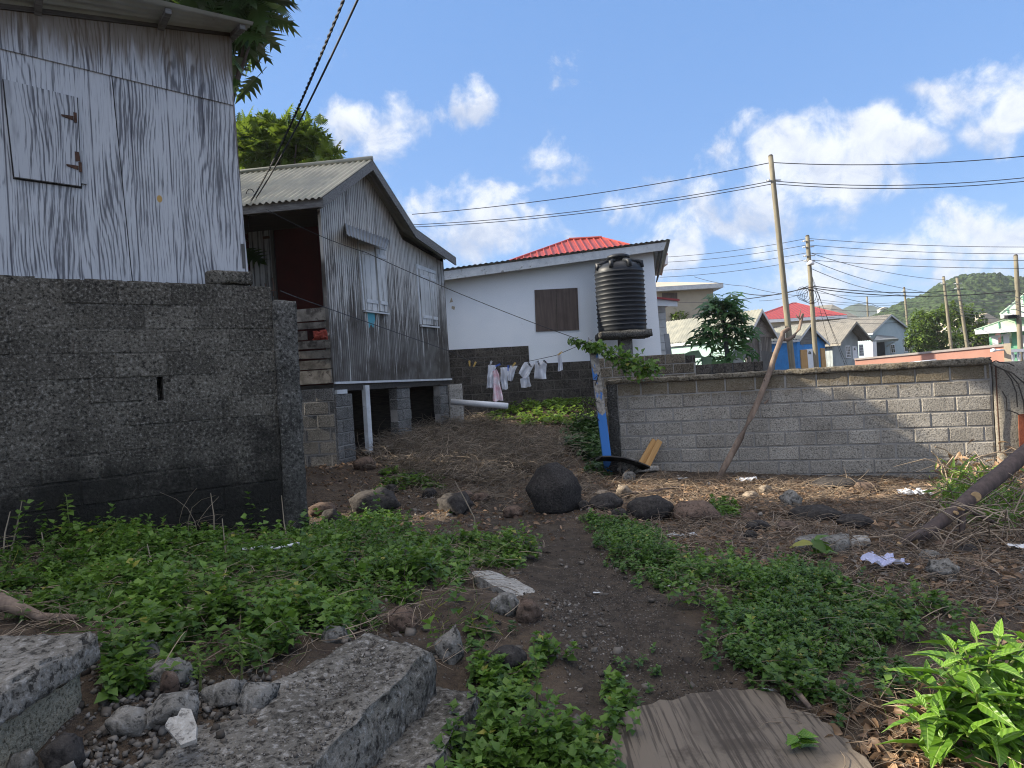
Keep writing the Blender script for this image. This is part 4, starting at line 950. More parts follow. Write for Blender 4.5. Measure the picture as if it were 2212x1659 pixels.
# grey boarded house
T, fr, fw, S, on = gable_house('grey_house', 'grey board house with white door between two white lattice windows', 56, Q3([(640, 618), (852, 333), (1065, 578)]), SF, 9, MAT['grey_gable'], MAT['grey_gable'], MAT['roof_old'], 1.0, -.3, trim='roof_old')
def window(fw, pts, T, nx=2, ny=3, y=-.06):
    w_ = onwall(fw, 'window', pts, 'white', T, y, -.003)
    P = fw.poly(pts)
    def lerp(a, b): 
        t0 = (P[0][0] + (P[1][0] - P[0][0]) * a, P[0][1] + (P[1][1] - P[0][1]) * a); t1 = (P[3][0] + (P[2][0] - P[3][0]) * a, P[3][1] + (P[2][1] - P[3][1]) * a)
        return (t0[0] + (t1[0] - t0[0]) * b, t0[1] + (t1[1] - t0[1]) * b)
    mb = MB(); g = .05
    for i in range(nx):
        for j in range(ny):
            a0, a1 = .08 + .84 * i / nx + g, .08 + .84 * (i + 1) / nx - g; b0, b1 = .05 + .9 * j / ny + .02, .05 + .9 * (j + 1) / ny - .02
            mb.prism([lerp(a0, b0), lerp(a1, b0), lerp(a1, b1), lerp(a0, b1)], y - .012, y - .001)
    o = mb.build('pane', MAT['glass'], w_); o.matrix_world = fw.M
    return w_
window(fw, Q3([(695, 655), (757, 652), (772, 818), (708, 818)]), T, 3, 4); window(fw, Q3([(877, 640), (930, 638), (942, 790), (886, 795)]), T, 3, 4)
d = onwall(fw, 'door', Q3([(788, 660), (845, 660), (862, 830), (802, 835)]), 'white', T, -.05); onwall(fw, 'door_light', Q3([(806, 716), (812, 680), (824, 678), (832, 715)]), 'glass', d, -.06, -.0505).matrix_world = fw.M
# pale house with porch
T, fr, fw, S, on = gable_house('pale_house', 'pale blue gabled house with arched windows and a small porch', 66, Q3([(1062, 480), (1312, 238), (1585, 448)]), SF, 14, MAT['palewall'], MAT['palewall'], MAT['roof_old'], .3, -.3)
window(fw, Q3([(1465, 590), (1523, 585), (1540, 735), (1478, 740)]), T, 2, 2); window(fw, Q3([(1288, 640), (1345, 635), (1358, 750), (1298, 755)]), T, 2, 2)
onwall(fw, 'window_arch', Q3([(1455, 592), (1465, 566), (1495, 554), (1522, 566), (1532, 590)]), 'roof_under', T, -.12)
mb = MB(); pr = [fw.px(*q) for q in Q3([(1070, 575), (1150, 505), (1395, 560), (1250, 580)])]
fp = fw.shifted(-2.2); q0, q1, q2 = fp.px(*Q3([(1080, 585)])[0]), fp.px(*Q3([(1250, 590)])[0]), fp.px(*Q3([(1400, 560)])[0]); b0 = fw.px(*Q3([(1120, 510)])[0]); b1 = fw.px(*Q3([(1330, 530)])[0])
mb.add([fw.w(q0[0], -2.2, q0[1]), fw.w(q2[0], -2.2, q2[1]), fw.w(b1[0], -.02, b1[1]), fw.w(b0[0], -.02, b0[1]), fw.w(q0[0], -2.2, q0[1] - .2), fw.w(q2[0], -2.2, q2[1] - .2), fw.w(b1[0], -.02, b1[1] - .2), fw.w(b0[0], -.02, b0[1] - .2)], [(0, 1, 2, 3), (7, 6, 5, 4), (0, 4, 5, 1), (1, 5, 6, 2), (2, 6, 7, 3), (3, 7, 4, 0)])
mb.build('porch_roof', MAT['tin'], T)
pcx = fp.px(*Q3([(1078, 600)])[0]); mb = MB(); mb.box(pcx[0] - .25, pcx[0] + .45, 0, .3, -.3, pcx[1]); o = mb.build('porch_column', MAT['white'], T); o.matrix_world = fp.M
onwall(fw, 'porch_opening', Q3([(1100, 600), (1215, 600), (1230, 790), (1120, 790)]), 'black', T, -.02)
fp2 = fw.shifted(-.9); onwall(fp2, 'tilted_shutter', Q3([(1245, 655), (1400, 562), (1405, 575), (1250, 672)]), 'roof_under', T, -.05, 0)
# pink wall with pipe
FPk = Frame(at(1845, 776, 30), at(2172, 744, 27)); T = fthing(FPk, 'pink_wall', 'long pink rendered wall with a pale coping', 'wall')
u0, za = FPk.px(1847, 778); u1, zb_ = FPk.px(2168, 748); mb = MB(); mb.prism([(u0, -.5), (u1, -.5), (u1, zb_), (u0, za)], 0, .25); mb.build('wall_body', MAT['pink'], T)
mb = MB(); mb.prism([(u0 - .02, za), (u1, zb_), (u1, zb_ + .09), (u0 - .02, za + .07)], -.05, .3); mb.build('coping', MAT['pink_cap'], T)
e = FPk.px(2172, 742); mb = MB(); mb.box(e[0] - .06, e[0] + .16, -.08, .3, -.5, e[1]); mb.build('end_post', MAT['cream'], T)
mb = MB(); mb.prism([(u0 - .01, -.5), (u0 + .0, -.5), (u0 + .0, za), (u0 - .01, za)], 0, 3.0); mb.build('return_wall', MAT['pink'], T)
fk = FPk.shifted(-.35); p0, p1 = fk.px(*Q3([(1285, 910)])[0]), fk.px(*Q3([(1905, 850)])[0]); mb = MB()
fkd = lambda q, y=-.35: FPk.w(q[0], y, q[1])
mb.tube([fkd(p0), fkd(p1)], .055, 10); mb.tube([fkd(p1), fkd((p1[0], p1[1] - .0)) + Vector((0, 0, -.45))], .05, 10)
tag(mb.build('drain_pipe', MAT['pvc'], None, True), 'white plastic drain pipe held out from the pink wall', 'pipe')
p0 = FPk.px(*QR([(1262, 1330)])[0], -.2); p1 = FPk.px(*QR([(1400, 1320)])[0], -.02); mb = MB(); mb.tube([fkd(p0, -.3), fkd(p1, -.05)], .035, 8); mb.lathe([(.02, -.06), (.09, -.04), (.1, .0), (.08, .06), (.02, .08)], fkd(p0, -.32), 12)
tag(mb.build('floodlight', MAT['white'], None, True), 'small round white lamp on the far end of the pink wall', 'lamp')
# mint house at the right edge
_m = at(2105, 714, 38); FM = Frame(_m, _m + Vector((1, -.62, 0))); T = fthing(FM, 'mint_house', 'mint green house with pale green ribbed roofs and arched porch', 'house')
def fm(pts, off=0.): return FM.poly(QR(pts), off)
w0 = FM.px(*QR([(1206, 1090)])[0], .6)
mb = MB(); UE = FM.px(2330, 700)[0]; zt_ = FM.px(*QR([(1500, 1010)])[0], .6)[1]
ops = []
for (a, b, yt, yb) in ((1285, 1372, 1100, 1232), (1432, 1500, 1085, 1275), (1680, 1800, 1080, 1260), (1880, 2000, 1070, 1250)):
    p = FM.px(*QR([(a, yb)])[0], .6); q = FM.px(*QR([(b, yt)])[0], .6); ops.append((p[0], q[0], p[1], q[1]))
# arcade wall built round its arched openings
zc = w0[1] - 5; cur = w0[0]
for (a, b, lo, hi) in ops:
    mb.box(cur, a, .6, .8, zc, zt_); mb.box(a, b, .6, .8, zc, lo)
    n = 8; r = (b - a) / 2; arch = [(a, zt_)] + [(b, zt_)] + [((a + b) / 2 + r * math.cos(math.pi * k / n), hi - r * .7 + r * .7 * math.sin(math.pi * k / n)) for k in range(n + 1)]
    mb.prism(arch, .6, .8); cur = b
mb.box(cur, UE, .6, .8, zc, zt_); mb.build('arcade_wall', MAT['mint'], T)
for (a, b, lo, hi) in ops:
    mb = MB(); hi2 = hi - (b - a) * .35
    mb.box(a - .12, a + .14, .52, .6, lo - .1, hi2 - .12); mb.box(a - .2, a + .22, .48, .6, hi2 - .12, hi2); mb.build('column', MAT['white'], T)
mb = MB(); p = FM.px(*QR([(1430, 1300)])[0], .5); mb.box(p[0] - 2.4, UE, .45, .59, p[1] - .35, p[1]); mb.build('sill_band', MAT['mint'], T)
IV = FM.M.inverted()
def hiproof(nm, l_t, r_b, top_l, fasc, depth, rmat='mint_roof'):
    """l_t: left eave corner px, top_l: ridge start px"""
    a = FM.px(*QR([l_t])[0]); t_ = FM.px(*QR([top_l])[0], 1.6); b_ = UE + 3
    zb = a[1]
    mb = MB(); A = FM.w(a[0], 0, zb); B = FM.w(b_, 0, zb); C_ = FM.w(b_, 1.6, t_[1]); D = FM.w(t_[0], 1.6, t_[1]); E = FM.w(a[0], depth, zb); F = FM.w(t_[0], depth, t_[1])
    dn = Vector((0, 0, -.03))
    mb.add([A, B, C_, D, E, F], [(0, 1, 2, 3), (0, 3, 5, 4)]); mb.add([x + dn for x in (A, B, C_, D, E, F)], [(3, 2, 1, 0), (4, 5, 3, 0)])
    rf = mb.build('roof', MAT[rmat], T, xf=IV)
    mb = MB(); h = fasc; off = FM.y * -.03
    mb.hexa([A + off + Vector((0, 0, -h)), B + off + Vector((0, 0, -h)), B + off, A + off], [A + Vector((0, 0, -h)), B + Vector((0, 0, -h)), B, A]); mb.build('fascia', MAT['white'], T, xf=IV)
    for k in range(9):
        u = a[0] + .35 + k * .75; s_ = (u - a[0]) / max(.01, t_[0] - a[0]); 
        P0 = FM.w(u, 0, zb); fr_ = min(1, s_); P1 = FM.w(u, 1.6 * fr_, zb + (t_[1] - zb) * fr_)
        mb = MB(); mb.tube([P0 + Vector((0, 0, .02)), P1 + Vector((0, 0, .02))], .035, 6); mb.build('roof_rib', MAT['rib_green'], rf, xf=IV)
    mb = MB(); mb.tube([A + Vector((0, 0, .02)), D + Vector((0, 0, .02))], .05, 6); mb.build('hip_rib', MAT['mint_roof'], rf, xf=IV)
hiproof('lower', (1022, 1068), None, (1600, 870), .22, 5)
hiproof('upper', (1352, 862), None, (1680, 590), .22, 6)
p = FM.px(*QR([(1362, 900)])[0], .7); mb = MB(); mb.box(p[0] + 1.2, UE, 1.7, 1.9, zt_ - .3, p[1] + .1); mb.build('upper_wall', MAT['mint'], T)
mb = MB(); mb.box(w0[0] + 1.6, UE, 4, 4.2, zc, zt_ - .1); mb.build('rear_wall', MAT['green_wall'], T)
# ornamental white blocks in front of it
FD = Frame(at(2176, 780, 28), at(2212, 778, 27.9)); T = fthing(FD, 'ornamental_wall', 'white wall of pierced ornamental blocks below the mint house', 'wall')
p0, p1 = FD.px(*QR([(1440, 1350)])[0]), FD.px(*QR([(1440, 1490)])[0]); hh = (p0[1] - p1[1]) / 1.1
mb = MB(); mb.box(p0[0], p0[0] + 6, -.02, .14, p0[1] - .02, p0[1] + .1); mb.box(p0[0], p0[0] + 6, 0, .12, -.6, p0[1] - hh)
for k in range(20):
    c_ = p0[0] + hh * (.28 + .56 * k); zc_ = p0[1] - hh / 2
    for sx in (-1, 1):
        pts = [(c_ + sx * (hh * .13 - hh * .11 * math.sin(math.pi * i / 8)), 0, p0[1] - hh * i / 8) for i in range(9)]
        mb.tube([(x + sx * hh * .12, .05, z) for x, _, z in pts], hh * .055, 6)
    mb.box(c_ - hh * .3, c_ - hh * .26, .02, .1, p0[1] - hh, p0[1])
mb.build('block_screen', MAT['white'], T)
# hip roofed houses: behind the white house, and the large one up the street
def hip_house(name, label, peakL, peakR, eaveL, eaveR, Yf, Ym, wall, roof, base=0, ribs=16, fascia='white', rib_mat=None):
    T = thing(name, label, 'house'); A = at(*eaveL, Yf); B = at(*eaveR, Yf); B.z = A.z = (A.z + B.z) / 2
    P = at(*peakL, Ym); Q = at(*peakR, Ym); Q.z = P.z = (P.z + Q.z) / 2; dpt = 2 * (Ym - Yf); Cb = B + Vector((0, dpt, 0)); Db = A + Vector((0, dpt, 0))
    mb = MB(); mb.add([A, B, Cb, Db, P, Q], [(0, 1, 5, 4), (1, 2, 5), (2, 3, 4, 5), (3, 0, 4)]); rf = mb.build('roof', MAT[roof], T)
    mb = MB()
    ins = .5; mb.box(A.x + ins, B.x - ins, A.y + ins, A.y + dpt - ins, base, A.z - .05); w_ = mb.build('wall', MAT[wall], T)
    mb = MB(); mb.box(A.x - .02, B.x + .02, A.y - .05, A.y + dpt, A.z - .35, A.z - .02); mb.build('fascia', MAT[fascia], T)
    mb = MB(); step = (B.x - A.x) / ribs
    for k in range(1, ribs):
        x = A.x + k * step; base_p = Vector((x, A.y, A.z))
        if x < P.x: f_ = (x - A.x) / (P.x - A.x)
        elif x > Q.x: f_ = (B.x - x) / (B.x - Q.x)
        else: f_ = 1
        tp = Vector((x, A.y + (Ym - Yf) * f_, A.z + (P.z - A.z) * f_)); up = Vector((0, 0, .02))
        mb.tube([base_p + up, tp + up], .03, 5)
    for k in range(1, 9):
        y = A.y + dpt * k / 9; f_ = min(k, 9 - k) / 4.5; tp = Vector((A.x + (P.x - A.x) * f_, y, A.z + (P.z - A.z) * f_)); mb.tube([Vector((A.x, y, A.z + .02)), tp + Vector((0, 0, .02))], .03, 5)
    mb.tube([P + Vector((0, 0, .02)), Q + Vector((0, 0, .02))], .07, 6); mb.tube([A, P], .06, 6); mb.tube([B, Q], .06, 6)
    mb.build('roof_ribs', MAT[rib_mat or roof], rf)
    return T, w_, A, B
hip_house('red_roof_house', 'house with a bright red ribbed hip roof rising behind the white house', (1229, 514), (1300, 519), (1085, 572), (1440, 548), 25, 28.5, 'cream', 'red_roof', .4, 22)
T, w_, A, B = hip_house('arcade_house', 'large cream house with faded red hip roof and arches up the street', Q3([(-5, 80)])[0], Q3([(60, 110)])[0], (1612, 690), (1829, 683), 78, 84, 'cream', 'red_roof2', .3, 26)
for k in range(9):
    x = A.x + 1.2 + k * (B.x - A.x - 2) / 9; mb = MB(); r = .5
    mb.prism([(x - r, A.z - 3.4), (x + r, A.z - 3.4)] + [(x + r * math.cos(q * math.pi / 8), A.z - 1.5 + r * math.sin(q * math.pi / 8)) for q in range(9)], A.y + .42, A.y + .495); mb.build('arch_opening', MAT['glass'], T)
P = at(*Q3([(535, 110)])[0], 90); mb = MB(); mb.add([P, P + Vector((-3.5, -5, -3.2)), P + Vector((3.2, -4, -3.2)), P + Vector((-6, 4, 0)), P + Vector((-9, 0, -3.2)), P + Vector((3, 4, -3.2))], [(0, 1, 2), (0, 3, 4, 1), (0, 2, 5, 3)]); mb.build('dormer_roof', MAT['roof_old'], T)
# cream flat house and clapboard annex by the white house
T = thing('cream_house', 'cream house with beige roof and louvred window behind the black tank', 'house'); Yc = 46
A, B = at(*Q2([(60, 180)])[0], Yc), at(*Q2([(900, 170)])[0], Yc); z1 = at(*Q2([(300, 160)])[0], Yc).z
mb = MB(); mb.box(A.x, B.x, Yc, Yc + 7, 0, z1 - .0); mb.build('wall', MAT['cream'], T)
z2 = at(*Q2([(300, 100)])[0], Yc).z; mb = MB(); mb.box(A.x - .4, B.x + .5, Yc - .6, Yc + 7.5, z1, z2); mb.build('eave_band', MAT['white_wood'], T)
P = at(*Q2([(120, 28)])[0], Yc + 4); Q = at(*Q2([(430, 28)])[0], Yc + 4); mb = MB(); a, b = Vector((A.x - .4, Yc - .6, z2 + .004)), Vector((B.x + .5, Yc - .6, z2 + .004)); mb.add([a, b, Q, P, a + Vector((0, 8.1, 0)), b + Vector((0, 8.1, 0))], [(0, 1, 2, 3), (1, 5, 2), (5, 4, 3, 2), (4, 0, 3)]); mb.build('roof', MAT['beige_roof'], T)
fc = Frame((A.x, Yc), (B.x, Yc)); w_ = onwall(fc, 'louvre_window', Q2([(190, 182), (400, 175), (402, 262), (196, 262)]), 'ply_brown', T)
T = thing('annex', 'low white clapboard annex with lean-to roof beside the white house', 'annex'); Ya = 24
A, B = at(*Q2([(130, 345)])[0], Ya), at(*Q2([(238, 360)])[0], Ya); mb = MB(); n = 14; zt_, zb_ = A.z, 0.2
for k in range(n): mb.box(A.x - 3, B.x, Ya + .02 * (k % 2), Ya + 3, zb_ + (zt_ - zb_) * k / n, zb_ + (zt_ - zb_) * (k + 1) / n - .01)
mb.build('clapboard_wall', MAT['white_wood'], T)
p, q, r_ = at(*Q2([(60, 250)])[0], Ya - .7), at(*Q2([(405, 295)])[0], Ya - .7), at(*Q2([(405, 365)])[0], Ya - .7); z_ = at(*Q2([(60, 340)])[0], Ya - .7).z
mb = MB(); mb.prism([(p.x - 1, z_ + .05), (q.x, r_.z), (q.x, q.z), (p.x - 1, p.z + .15)], Ya - .7, Ya - .66); mb.build('fascia', MAT['white'], T)
mb = MB(); mb.prism([(p.x - 1, p.z + .13), (q.x + .05, q.z + .0), (q.x + .05, q.z + .06), (p.x - 1, p.z + .2)], Ya - .8, Ya + 3); mb.build('roof_panel', MAT['red_roof2'], T)
mb = MB(); a, b = at(*Q2([(215, 745)])[0], 21), at(*Q2([(280, 745)])[0], 21); c_, d_ = at(*Q2([(345, 1040)])[0], 21), at(*Q2([(265, 1040)])[0], 21)
mb.prism([(a.x, a.z), (b.x, b.z), (c_.x, c_.z - .6), (d_.x, d_.z - .6)], 20.9, 21.0); tag(mb.build('leaning_board', MAT['tin']), 'grey board leaning against the white clapboard annex', 'board')
# low block walls behind the right wall
FLo = Frame(at(1290, 800, 14.3), at(1505, 800, 14.0)); T = fthing(FLo, 'garden_wall', 'low brown-grey block wall stepping down behind the blue post', 'block wall')
za = FLo.px(*Q2([(250, 1025)])[0])[1]; ua, ub, uc_ = FLo.px(1285, 800)[0], FLo.px(*Q2([(512, 1080)])[0])[0], FLo.px(*Q2([(660, 1200)])[0])[0]
mb = MB(); courses(mb, ua, ub, za, 1, .2, .4, .15, .014, .01, [.2], .006, (.2, .8)); courses(mb, ua, uc_, za - .2, 7, .2, .4, .15, .014, .01, [.05, .25], .006, (.2, .8)); mb.build('wall_blocks', m_block('brown_blocks', (.20, .17, .125), (.11, .09, .065), (.32, .29, .24), (.02, .018, .015), None, None, 40), T)
mb = MB(); mb.box(ua, ub, .008, .14, za - .25, za - .01); mb.box(ua, uc_, .0085, .145, -.3, za - .2); mb.build('mortar_bed', MAT['mortar'], T)
FBk = Frame(at(*Q2([(655, 1200)])[0], 17), at(*Q2([(1370, 1190)])[0], 17)); T = fthing(FBk, 'dark_fence', 'low dark block fence beneath the papaya tree', 'block wall')
z_ = FBk.px(*Q2([(700, 1165)])[0])[1]; mb = MB(); courses(mb, 0, FBk.len + .4, z_, 6, .25, .5, .12, .03, .01, [.1, .3], .02, (.2, .8)); mb.build('wall_blocks', MAT['block_found'], T); mb = MB(); mb.box(.02, FBk.len + .35, .02, .11, -.3, z_ - .03); mb.build('mortar_bed', MAT['mortar_dark'], T)
# broken green-edged wall and the sheet by the papaya
FGr = Frame(at(*Q2([(510, 1100)])[0], 19), at(*Q2([(880, 1100)])[0], 19)); mb = MB(); mb.prism(FGr.poly(Q2([(515, 1130), (512, 1020), (590, 985), (700, 970), (745, 1050), (800, 1070), (880, 1060), (880, 1180), (760, 1180), (750, 1075), (540, 1085), (530, 1180), (515, 1180)])), 0, .12)
o = mb.build('broken_wall', m_plain('green_painted_wall', (.13, .2, .12), (.09, .14, .085), 5, .9, .3)); o.matrix_world = FGr.M; tag(o, 'broken green painted wall with a gap, behind the garden wall', 'wall')
mb = MB(); a, b, c_, d_ = [at(x, y, 20.5) for x, y in Q2([(1100, 1140), (1190, 960), (1360, 1030), (1310, 1150)])]; off = Vector((0, .04, 0)); mb.hexa([a, b, c_, d_], [a + off, b + off, c_ + off, d_ + off]); tag(mb.build('white_sheet', MAT['white_wood']), 'white board sheet lying tilted under the papaya tree', 'board')
# little pink and cream houses half hidden by trees
for (px, py, w_, h_, Y, mt, lb) in ((2085, 735, 60, 40, 95, 'cream', 'cream house half hidden behind the leafy trees at right'), (2130, 706, 60, 18, 110, 'pink', 'pinkish house low on the hillside behind the mint house roof')):
    a, b = at(px - w_ / 2, py + h_ / 2, Y), at(px + w_ / 2, py - h_ / 2, Y); T = thing('small_house', lb, 'house')
    mb = MB(); mb.box(a.x, b.x, Y, Y + 6, -1, b.z); mb.build('wall', MAT[mt], T)
    mb = MB(); mb.prism([(a.x - .4, b.z), (b.x + .4, b.z), ((a.x + b.x) / 2, b.z + 1.6)], Y - .4, Y + 6.4); mb.build('roof', MAT['beige_roof'], T)

# ================================================================== poles
def pole(px_t, py_t, px_b, py_b, Y, r, label, dark=False, arms=()):
    tp, bt = at(px_t, py_t, Y), at(px_b, py_b, Y); dr = (tp - bt).normalized(); bt = bt - dr * ((bt.z + .5) / dr.z)
    T = thing('utility_pole', label, 'pole', 'utility poles', bt)
    mb = MB(); n = 10; mb.tube([(tp - bt) * (i / n) for i in range(n + 1)], [r * (1.15 - .3 * i / n) for i in range(n + 1)], 12); mb.build('shaft', MAT['wood_grey_v'] if dark else MAT['pole'], T, True)
    for k in arms:
        q = (tp - bt) - dr * k; mb = MB(); mb.tube([q + Vector((-r * 2.6, -.02, 0)), q + Vector((r * 2.6, -.02, 0))], .03, 6); mb.lathe([(.02, -.05), (.05, -.03), (.05, .03), (.02, .05)], q + Vector((-r * 1.7, -.05, 0)), 8); mb.build('insulator', MAT['white_wood'], T)
    mb = MB(); mb.tube([(tp - bt) - dr * .02, (tp - bt) + dr * .05], [r * .9, r * .6], 12); mb.build('pole_cap', MAT['wood_dark'], T)
    return T, tp, bt, dr
p1 = pole(1664.5, 337, 1712, 798, 29, .115, 'tallest pale wooden utility pole, leaning left, behind the propped branch', arms=(1.0,))
p2 = pole(1744, 510, 1764, 798, 36, .115, 'wooden utility pole with many cables beside the tallest pole', arms=(.25, .55, 1.0, 1.25))
mb = MB(); q = (p2[1] - p2[2]) - p2[3] * 1.45 + Vector((0, -.15, 0)); mb.lathe([(.03, -.05), (.17, -.03), (.19, .05), (.1, .16), (.03, .2)], q, 12); mb.build('street_lamp', MAT['white'], p2[0], True)
mb = MB()
for k in (2.6, 2.75, 3.4): 
    q = (p2[1] - p2[2]) - p2[3] * k; mb.tube([q + p2[3] * .02, q - p2[3] * .02], .135, 12)
mb.build('pole_band', MAT['rust'], p2[0])
p3 = pole(2194, 552, 2206, 790, 34, .11, 'utility pole in front of the mint green house at the right')
q = (p3[1] - p3[2]) - p3[3] * 2.9; mb = MB(); mb.box(q.x - .62, q.x - .1, q.y - .15, q.y + .1, q.z - .1, q.z + .06); mb.build('cable_box', MAT['black'], p3[0])
p4 = pole(2038, 598, 2055, 752, 62, .13, 'left of the two pale poles standing close together before the hill', arms=(.6,))
p5 = pole(2067, 600, 2089, 748, 60, .13, 'right of the two pale poles standing close together before the hill', arms=(.5, .9))
p6 = pole(1953, 621, 1960, 700, 75, .12, 'short pole standing just right of the pale house ridge', arms=(.4,))
p7 = pole(1873, 641, 1875, 690, 85, .11, 'thin distant pole rising behind the grey house roof')
p8 = pole(2138, 698, 2140, 716, 70, .2, 'stubby grey pole top between trees and mint roof')

# ================================================================== overhead wires
def wire(pts, r, label, sag=0.0, group='overhead wires', name='overhead_wire', n=14, mat='wire'):
    r *= .8; P = [at(*p) for p in pts]; out = []
    for a, b in zip(P[:-1], P[1:]):
        for i in range(n): 
            f_ = i / n; q = a + (b - a) * f_; q.z -= sag * 4 * f_ * (1 - f_); out.append(q)
    out.append(P[-1]); mb = MB(); mb.tube(out, r, 5); return tag(mb.build(name, MAT[mat]), label, 'wire', group)
wire([(890, 463, 34), (1666, 351, 29), (2300, 328, 26)], .022, 'single topmost wire crossing the sky at the tall pole head', .25)
wire([(880, 486, 34), (1669, 391, 29), (2300, 374, 26)], .02, 'upper of the paired wires below the tall pole head', .3)
wire([(880, 491, 34), (1670, 397, 29), (2300, 382, 26)], .02, 'lower of the paired wires below the tall pole head', .3)
for k, (ya, yb, yc) in enumerate(((556, 515, 533), (567, 529, 548), (584, 546, 562), (599, 561, 579))):
    wire([(1425, ya, 42), (1744, yb, 36), (2300, yc, 31)], .016, ['highest', 'second highest', 'third', 'lowest'][k] + ' of the four thin wires running through the second pole', .15)
wire([(1600, 632, 40), (1748, 617, 36), (2090, 624, 46), (2300, 630, 38)], .03, 'thick upper bundled cable passing the second pole at mid height', .3)
wire([(1420, 650, 44), (1748, 621, 36), (2194, 628, 34), (2300, 628, 33)], .03, 'thick lower bundled cable passing the second pole at mid height', .35)
for k, (a, b, c_) in enumerate((((1750, 546), (1900, 585), (2040, 604)), ((1752, 562), (1900, 612), (2066, 640)), ((1752, 580), (1880, 625), (1985, 640)), ((1762, 625), (1880, 655), (1952, 680)))):
    wire([(*a, 36), (*b, 48), (*c_, 62)], .02, ['service wire falling from the second pole to the twin poles', 'service wire sagging below it toward the mint house', 'service wire dropping steeply behind the pale house', 'lowest service wire reaching down over the grey roof'][k], .1)
for k, (ya, yb) in enumerate(((660, 645), (672, 656), (684, 664), (690, 676), (698, 668), (655, 640), (640, 632))):
    wire([(1765, ya - 8, 60), (1950, ya - 3, 70), (2060, yb, 62), (2194, yb - 4 + k * 4, 34), (2300, yb + k * 3, 30)], .02, 'thin cable in the tangle of wires in front of the green hill', .25, 'tangled cables before the hill')
wire([(1500, 598, 40), (1610, 618, 38), (1745, 640, 36)], .015, 'thin cable crossing above the papaya tree', .1)
wire([(1640, 650, 44), (1745, 632, 36)], .015, 'thin cable below the papaya cable, meeting the second pole', .1)
for k, (xa, ya, xb, yb) in enumerate(((1750, 580, 1790, 740), (1752, 590, 1830, 800), (1753, 600, 1838, 806))):
    wire([(xa, ya, 36), (xb, yb, 40 if k else 37)], .013, ['drop wire hanging down the second pole side', 'left wire of the pair dropping before the grey house', 'right wire of the pair dropping before the grey house'][k], .1)
mb = MB(); pc0 = p2[1] - p2[3] * 2.6
for k in range(5):
    c_ = pc0 + Vector((-.5 + .12 * k, -.1, -.3 - .05 * k)); mb.tube([c_ + Vector((.28 * math.cos(q * .7) * (1 + .1 * k), 0, .35 * math.sin(q * .7))) for q in range(10)], .012, 5)
tag(mb.build('cable_coil', MAT['wire']), 'loops of spare cable hanging at the second pole', 'cable')
# twisted service drop from the board house eave up over the viewer, and its partner
e = at(533, 448, 10.9); e2 = at(527, 441, 10.9)
def twisted(A, B, r, rad, turns, sag):
    mb = MB()
    for ph in (0, math.pi):
        pts = []
        for i in range(161):
            f_ = i / 160; q = A + (B - A) * f_; q.z -= sag * 4 * f_ * (1 - f_); a = 2 * math.pi * turns * f_ + ph; q += Vector((math.cos(a), 0, math.sin(a))) * rad; pts.append(q)
        mb.tube(pts, r, 5)
    return mb
tag(twisted(e, at(760, -45, 5.2), .0075, .008, 34, .12).build('service_cable', MAT['wire']), 'twisted black service cable rising from the porch eave, left of the two', 'cable', 'service cables at the porch')
mb = MB(); A, B = at(545, 440, 10.9), at(795, -50, 5.2); mb.tube([A + (B - A) * (i / 20) - Vector((0, 0, .1 * 4 * i / 20 * (1 - i / 20))) for i in range(21)], .009, 6)
tag(mb.build('service_cable', MAT['wire']), 'plain black service cable rising beside the twisted one', 'cable', 'service cables at the porch')
mb = MB(); c_ = at(541, 425, 10.85); mb.tube([c_ + Vector((.07 * math.sin(q * .5), 0, .12 * math.cos(q * .5))) for q in range(14)], .007, 5); mb.tube([e, e + Vector((.03, 0, -.2)), e + Vector((.0, 0, -.32))], .01, 5)
tag(mb.build('cable_loop', MAT['wire']), 'small loop of cable at the porch eave', 'cable')
# washing lines
wire([(575, 452, 10.2), (790, 545, 10.6), (1275, 742, 10.7)], .007, 'thin black line from the porch running down to the blue post', .05, None, 'clothesline')
wire([(605, 628, 6.7), (640, 642, 7.4), (975, 760, 11.2), (1020, 783, 11.3), (1130, 783, 11.2), (1200, 768, 11.0), (1280, 734, 10.7)], .006, 'sagging washing line carrying pegs and plastic bags', .0, None, 'clothesline')

# ================================================================== hills
def hill(name, prof, Y0, Y1, mat, amp, label, nx=300, ny=80, sc=.16):
    xs_ = [p[0] for p in prof]; P = []
    for j in range(ny):
        f_ = j / (ny - 1); Y = Y0 + (Y1 - Y0) * f_; row = []
        for i in range(nx):
            px = xs_[0] + (xs_[-1] - xs_[0]) * i / (nx - 1); py = np.interp(px, xs_, [p[1] for p in prof])
            R_ = at(px, py, Y1); x = R_.x * (Y / Y1); z = (R_.z + 2) * (math.sin(f_ * math.pi / 2) ** 1.25) - 2
            q = Vector((x, Y, 0)); d = (mnoise.noise(q * sc) * .6 + mnoise.noise(q * sc * 2.3) * .5 + mnoise.noise(q * sc * 5) * .3) * amp
            row.append((x + d * .4, Y, z + d * (.3 + .7 * f_)))
        P.append(row)
    mb = MB(); mb.grid(P); o = mb.build(name, mat, None, True); return tag(o, label, None, None, 'structure')
m, t = new_mat('hill_forest'); p = t.obj(); v_ = t.n('ShaderNodeTexVoronoi', {'Vector': p, 'Scale': .28}, out=0); n_ = t.noise(p, .05, 5, .6)
c = t.mix(t.ramp(n_, .35, .65), (.016, .034, .014), (.038, .058, .022)); c = t.mix(t.ramp(v_, .0, .9), (.06, .09, .035), c); c = t.mix(t.math('MULTIPLY', t.ramp(t.noise(p, .5, 3), .5, .65), .5), c, (.015, .03, .012)); finish(m, t, c, .95, t.math('MULTIPLY', v_, -1), 1.0, 2.5, spec=.05)
